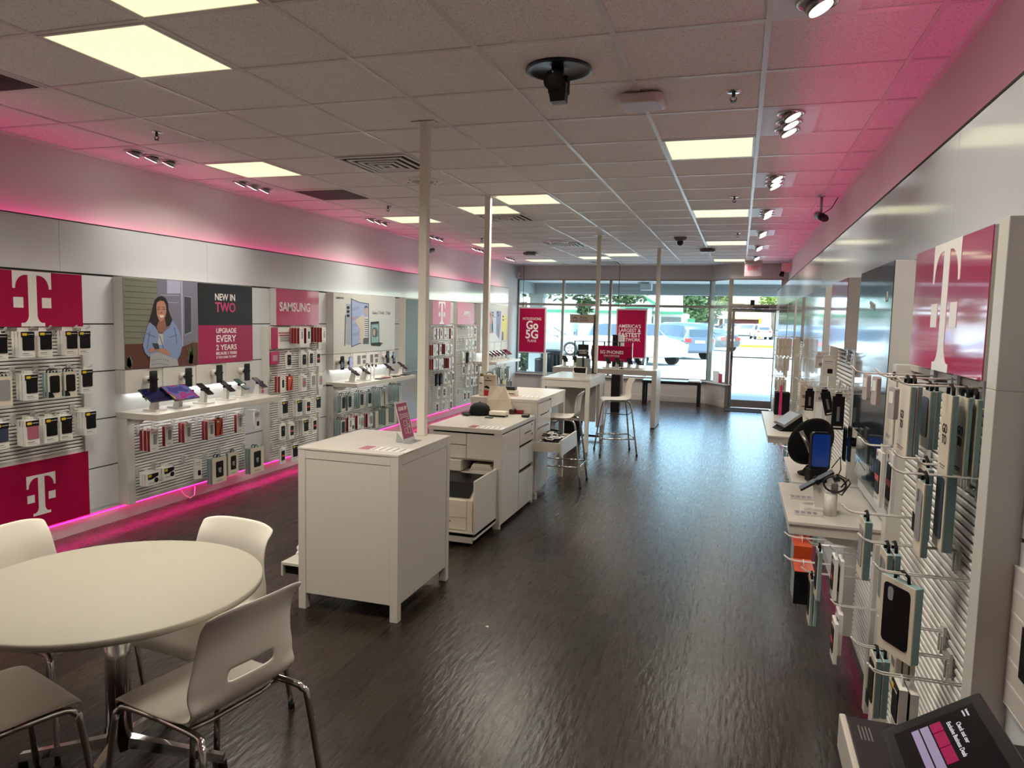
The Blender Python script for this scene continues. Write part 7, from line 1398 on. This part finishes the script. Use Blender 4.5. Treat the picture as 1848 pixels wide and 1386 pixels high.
for px, py in ((1043, 500), (1270, 510), (1045, 435), (1290, 440), (1160, 435)):
    a = at_y(*gF(px, py), YH); bx(t, 'window', (a.x-.85, YH-.1, a.z-1.0), (a.x+.85, YH, a.z+.95), WB, 0); bx(t, 'window_pane', (a.x-.45, YH-.14, a.z-.55), (a.x+.45, YH-.1, a.z+.55), M('far_window'), 0)
for k, (x0, x1) in enumerate(((1008, 1130), (1178, 1295))):
    a, b = at_y(*gF(x0, 545), 106), at_y(*gF(x1, 580), 106); t = thing('hedge', 'clipped green hedge %s of the red door' % ('left', 'right')[k], 'hedge', ((a.x+b.x)/2, 106, GZ)); g = G()
    for q in range(max(1, int((b.x-a.x-.9)/.8))): leaves(g, (a.x+.7+q*.8, 106, (a.z+GZ)/2), (.7, .6, (a.z-GZ)/2), 60, .3, LEAF2, 200+q+50*k)
    part(t, 'foliage', g); bx(t, 'core', (a.x, 105.9, GZ), (b.x, 106.3, a.z-.3), LEAF2, 0)
a, b = at_y(*gF(800, 690), 60), at_y(*gF(1500, 705), 58); g = G(); g.box((a.x-.5, 57, GZ), (b.x, 58.6, GZ+.16), M('curb_yellow', (206, 170, 20), .8)); single('painted_curb', g, 'yellow painted curb across the car park', 'curb')
a = at_y(*gF(1262, 625), 92); t = thing('utility_box', 'pale green utility cabinet between yellow posts, through the glass door', 'cabinet', (a.x, 92, GZ)); bx(t, 'cabinet', (a.x-1.0, 92, GZ), (a.x+1.0, 93.5, 3.1), M('cabinet_green', (150, 166, 158), .6), 0)
for dx in (-1.3, 1.3):
    g = G(); g.cyl((a.x+dx, 91.6, GZ), (a.x+dx, 91.6, 2.4), .16, M('curb_yellow'), n=10); part(t, 'bollard', g)
# ---- cars
TYRE = M('tyre_black', (20, 20, 20), .85); RIM = M('rim_silver', (190, 190, 190), .3, metal=.8); CARG = M('car_glass', (52, 64, 74), .06); LAMPR = M('tail_red', (200, 36, 30), .3); LAMPW = M('head_lamp', (226, 226, 222), .15); TRIMK = M('car_trim_black', (34, 34, 36), .5)
SEDAN = [(-2.36, .42, .68, .72, .55, .92), (-2.25, .28, .84, .80, .66, 1.02), (-1.55, .22, .90, .88, .66, 1.07), (-.85, .20, .91, .92, .56, 1.38), (-.2, .20, .91, .93, .56, 1.44), (.35, .20, .91, .92, .57, 1.41), (1.15, .20, .90, .88, .70, 1.0), (1.95, .24, .87, .78, .70, .86), (2.3, .32, .76, .66, .6, .74)]
SUV = [(-2.3, .45, .74, .85, .62, 1.05), (-2.22, .36, .88, .98, .64, 1.45), (-1.95, .30, .93, 1.02, .66, 1.70), (-1.0, .28, .95, 1.05, .68, 1.76), (.1, .28, .95, 1.05, .67, 1.74), (.45, .28, .95, 1.04, .66, 1.68), (1.15, .28, .94, 1.02, .76, 1.14), (2.0, .32, .91, .95, .78, 1.02), (2.32, .40, .82, .75, .7, .92)]
def car(label, loc, ang, paint, prof, grille=False):
    t = thing('car', label, 'car', (loc[0], loc[1], GZ), ang); g = G(); rings = []
    for x, zb, hw, zs, hr, zr in prof:
        pts = [(-hw*.8, zb), (-hw, zb+.12), (-hw*1.0, zs-.1), (-hw*.98, zs), (-hr, zr-.06), (-hr*.8, zr), (hr*.8, zr), (hr, zr-.06), (hw*.98, zs), (hw*1.0, zs-.1), (hw, zb+.12), (hw*.8, zb)]
        rings.append([g.bm.verts.new((x, y, z)) for y, z in pts])
    g.loft(rings, paint); part(t, 'body', g, False)
    roof = [p for p in prof if p[5] > 1.3]; A, Bq = roof[0], roof[-1]; pa = prof[prof.index(A)-1]; pb = prof[prof.index(Bq)+1]
    def lp(p, f): return p[2]*.98*(1-f)+p[4]*f, p[3]*(1-f)+(p[5]-.06)*f
    for s in (1, -1):
        g = G(); bot = []; top = []
        for p in [pa]*0+roof: y0, z0 = lp(p, .12); y1, z1 = lp(p, .9); bot.append((p[0], s*(y0+.012), z0)); top.append((p[0], s*(y1+.012), z1))
        yb0, zb0 = lp(pb, .15); bot.append((pb[0]-.25, s*(yb0+.02), zb0+.02))
        for i in range(len(roof)-1): g.poly([bot[i], bot[i+1], top[i+1], top[i]], CARG)
        g.poly([bot[-2], bot[-1], top[-1]], CARG); part(t, 'side_glass', g, False)
    def cross(p, q, f0, f1, d):
        a = [p[i]*(1-f0)+q[i]*f0 for i in range(6)]; b = [p[i]*(1-f1)+q[i]*f1 for i in range(6)]
        return [(a[0]+d, -a[4]*.86, a[5]+.012), (a[0]+d, a[4]*.86, a[5]+.012), (b[0]+d, b[4]*.86, b[5]+.012), (b[0]+d, -b[4]*.86, b[5]+.012)]
    g = G(); g.poly(cross(Bq, pb, .08, .92, .02), CARG); part(t, 'windscreen', g, False); i = prof.index(A)
    g = G(); g.poly(cross(A, pa, .1, .92, -.02), CARG); part(t, 'rear_window', g, False)
    for xw in (-1.42, 1.42):
        for s in (1, -1):
            g = G(); g.cyl((xw, s*.72, .34), (xw, s*.95, .34), .34, TYRE, n=20); w = part(t, 'wheel', g, False); g = G(); g.cyl((xw, s*.951, .34), (xw, s*.96, .34), .23, RIM, n=18)
            for k in range(5): a = k*2*PI/5; g.box((-.02, -.004, .05), (.02, .012, .2), TYRE, mat=TR(xw, s*.962, .34) @ RY(a))
            q = link('rim', g.mesh('rim'), w)
    e, f = prof[0], prof[-1]
    for s in (1, -1):
        g = G(); g.box((e[0]-.02, s*e[2]*.62, e[3]-.02), (e[0]+.14, s*e[2]*1.06, e[3]+.16), LAMPR, .02); part(t, 'tail_lamp', g, False); g = G(); g.box((f[0]-.16, s*f[2]*.6, f[3]-.02), (f[0]+.03, s*f[2]*1.02, f[3]+.12), LAMPW, .02); part(t, 'head_lamp', g, False)
        g = G(); g.ball((.75, s*1.0, prof[3][3]+.08), .1, paint, (.7, 1, .7)); part(t, 'mirror', g, False)
    g = G(); g.box((f[0]-.02, -.5, f[1]+.12), (f[0]+.03, .5, f[3]), TRIMK if not grille else RIM, .01); part(t, 'grille', g, False); g = G(); g.box((e[0]-.03, -.26, e[3]-.06), (e[0]+.02, .26, e[3]+.06), LETTER); part(t, 'number_plate', g, False)
    return t
CW_ = M('paint_white', (176, 180, 184), .2, coat=.5); CS = M('paint_silver', (122, 130, 136), .25, metal=.3, coat=.4); CB = M('paint_blue_grey', (70, 88, 110), .25, metal=.3, coat=.4); CK = M('paint_charcoal', (46, 50, 56), .25, coat=.4)
p = at_z(1030, 642, GZ); car('silver sedan parked sideways behind the left window posters', (p.x-1.45, p.y+.9), 0, CS, SEDAN)
p = at_z(1094, 628, GZ); car('white sedan with dark windscreen behind the phones sign', (p.x-.3, p.y+4), -1.2, CW_, SEDAN)
p = at_z(1206, 661, GZ); car('white sport utility car facing the shop, right of the network poster', (p.x-1.6, p.y+1.6), -.72, CW_, SUV, True)
p = at_z(1245, 652, GZ); car('blue grey sport utility car seen from behind, beside the white one', (p.x-1.0, p.y+3.2), PI-.95, CB, SUV)
p = at_z(1268, 633, GZ); car('charcoal car partly hidden behind the blue grey one', (p.x+.2, p.y+2), PI-.9, CK, SEDAN)
for px, Y, ang, pt, prof, lb in ((1276, 86, 0, CK, SUV, 'dark sport utility car parked far beyond, by the brick gable house'), (1310, 102, PI, CB, SUV, 'grey sport utility car far beyond, left of the door frame'), (1338, 98, PI, CW_, SUV, 'white sport utility car far beyond, left half of glass door'), (1372, 88, PI/2+.15, CW_, SUV, 'white car seen from behind through the middle of glass door')):
    a = at_y(px, 610, Y); car(lb, (a.x, Y), ang, pt, prof)
# ---- things on the pavement
a = at_z(997, 682, GZ+.03); t = thing('street_bin', 'dark ribbed litter bin outside the left window', 'bin', (-4.45, 18.0, GZ+.03)); p = at_y(997, 640, 18.0); g = G(); g.lathe([(.26, 0), (.29, .86)], (p.x, 18.0, GZ+.03), BLACKM, 20); part(t, 'drum', g)
for k in range(20): pass
g = G()
for k in range(20): a = k*2*PI/20; g.box((-.018, .28, 0), (.018, .31, .84), BLACK, mat=TR(p.x, 18.0, GZ+.05) @ RZ(a))
part(t, 'rib_cage', g); g = G(); g.lathe([(.31, .84), (.33, .88), (.31, .93), (.2, .95)], (p.x, 18.0, GZ+.03), BLACK, 20, caps=False); part(t, 'rim', g)
p = at_y(976, 655, 17.35); t = thing('ash_bin', 'slim dark bin beside the ribbed litter bin outside', 'bin', (p.x, 17.35, GZ+.03)); g = G(); g.lathe([(.15, 0), (.15, .7), (.12, .74)], (p.x, 17.35, GZ+.03), BLACKM, 18); part(t, 'body', g); g = G(); g.lathe([(.16, .70), (.16, .76), (.04, .78)], (p.x, 17.35, GZ+.03), BLACK, 18); part(t, 'lid', g)
p = at_y(1170, 662, 23); t = thing('sandwich_board', 'folding grey sandwich board standing in the car park', 'sign', (p.x, 23, GZ))
for dy, nm in ((-.25, 'front_board'), (.25, 'back_board')):
    g = G(); x0, x1 = p.x-.12, p.x+.16
    for a, b in (((x0, 23+dy, GZ), (x0+.03, 23+dy*.1, .62)), ((x1, 23+dy, GZ), (x1+.03, 23+dy*.1, .62)), ((x0, 23+dy*.9, .08), (x1, 23+dy*.9, .08)), ((x0+.03, 23+dy*.1, .6), (x1+.03, 23+dy*.1, .6))): g.cyl(a, b, .022, STEEL, n=8)
    part(t, nm, g)
p = at_y(*gE(565, 470), 52); t = thing('person', 'person in blue clothing standing beyond the silver sedan', 'person', (p.x, 52, GZ))
g = G()
for s in (1, -1): g.tube(interp([(p.x+s*.10, 52, GZ+.05), (p.x+s*.09, 51.98, .45), (p.x+s*.08, 52, .88)], 8), .075, M('jeans_far', (70, 80, 104), .8), 8)
g.loft([g.ring((p.x, 52, z), (0, 0, 1), (1, 0, 0), r_, 14) for z, r_ in ((.82, .15), (1.05, .14), (1.3, .18), (1.42, .15), (1.48, .07), (1.54, .06))], M('shirt_far', (96, 140, 170), .8))
for s in (1, -1): g.tube(interp([(p.x+s*.17, 52, 1.38), (p.x+s*.24, 51.95, 1.12), (p.x+s*.2, 51.85, .9)], 8), .045, M('shirt_far'), 8)
g.ball((p.x, 51.99, 1.64), .105, M('skin_far', (190, 150, 128), .6), (.85, .95, 1.15)); part(t, 'body', g); g = G(); g.ball((p.x, 52.02, 1.69), .105, M('hair_far', (60, 46, 40), .8), (.9, 1, .95)); part(t, 'hair', g)
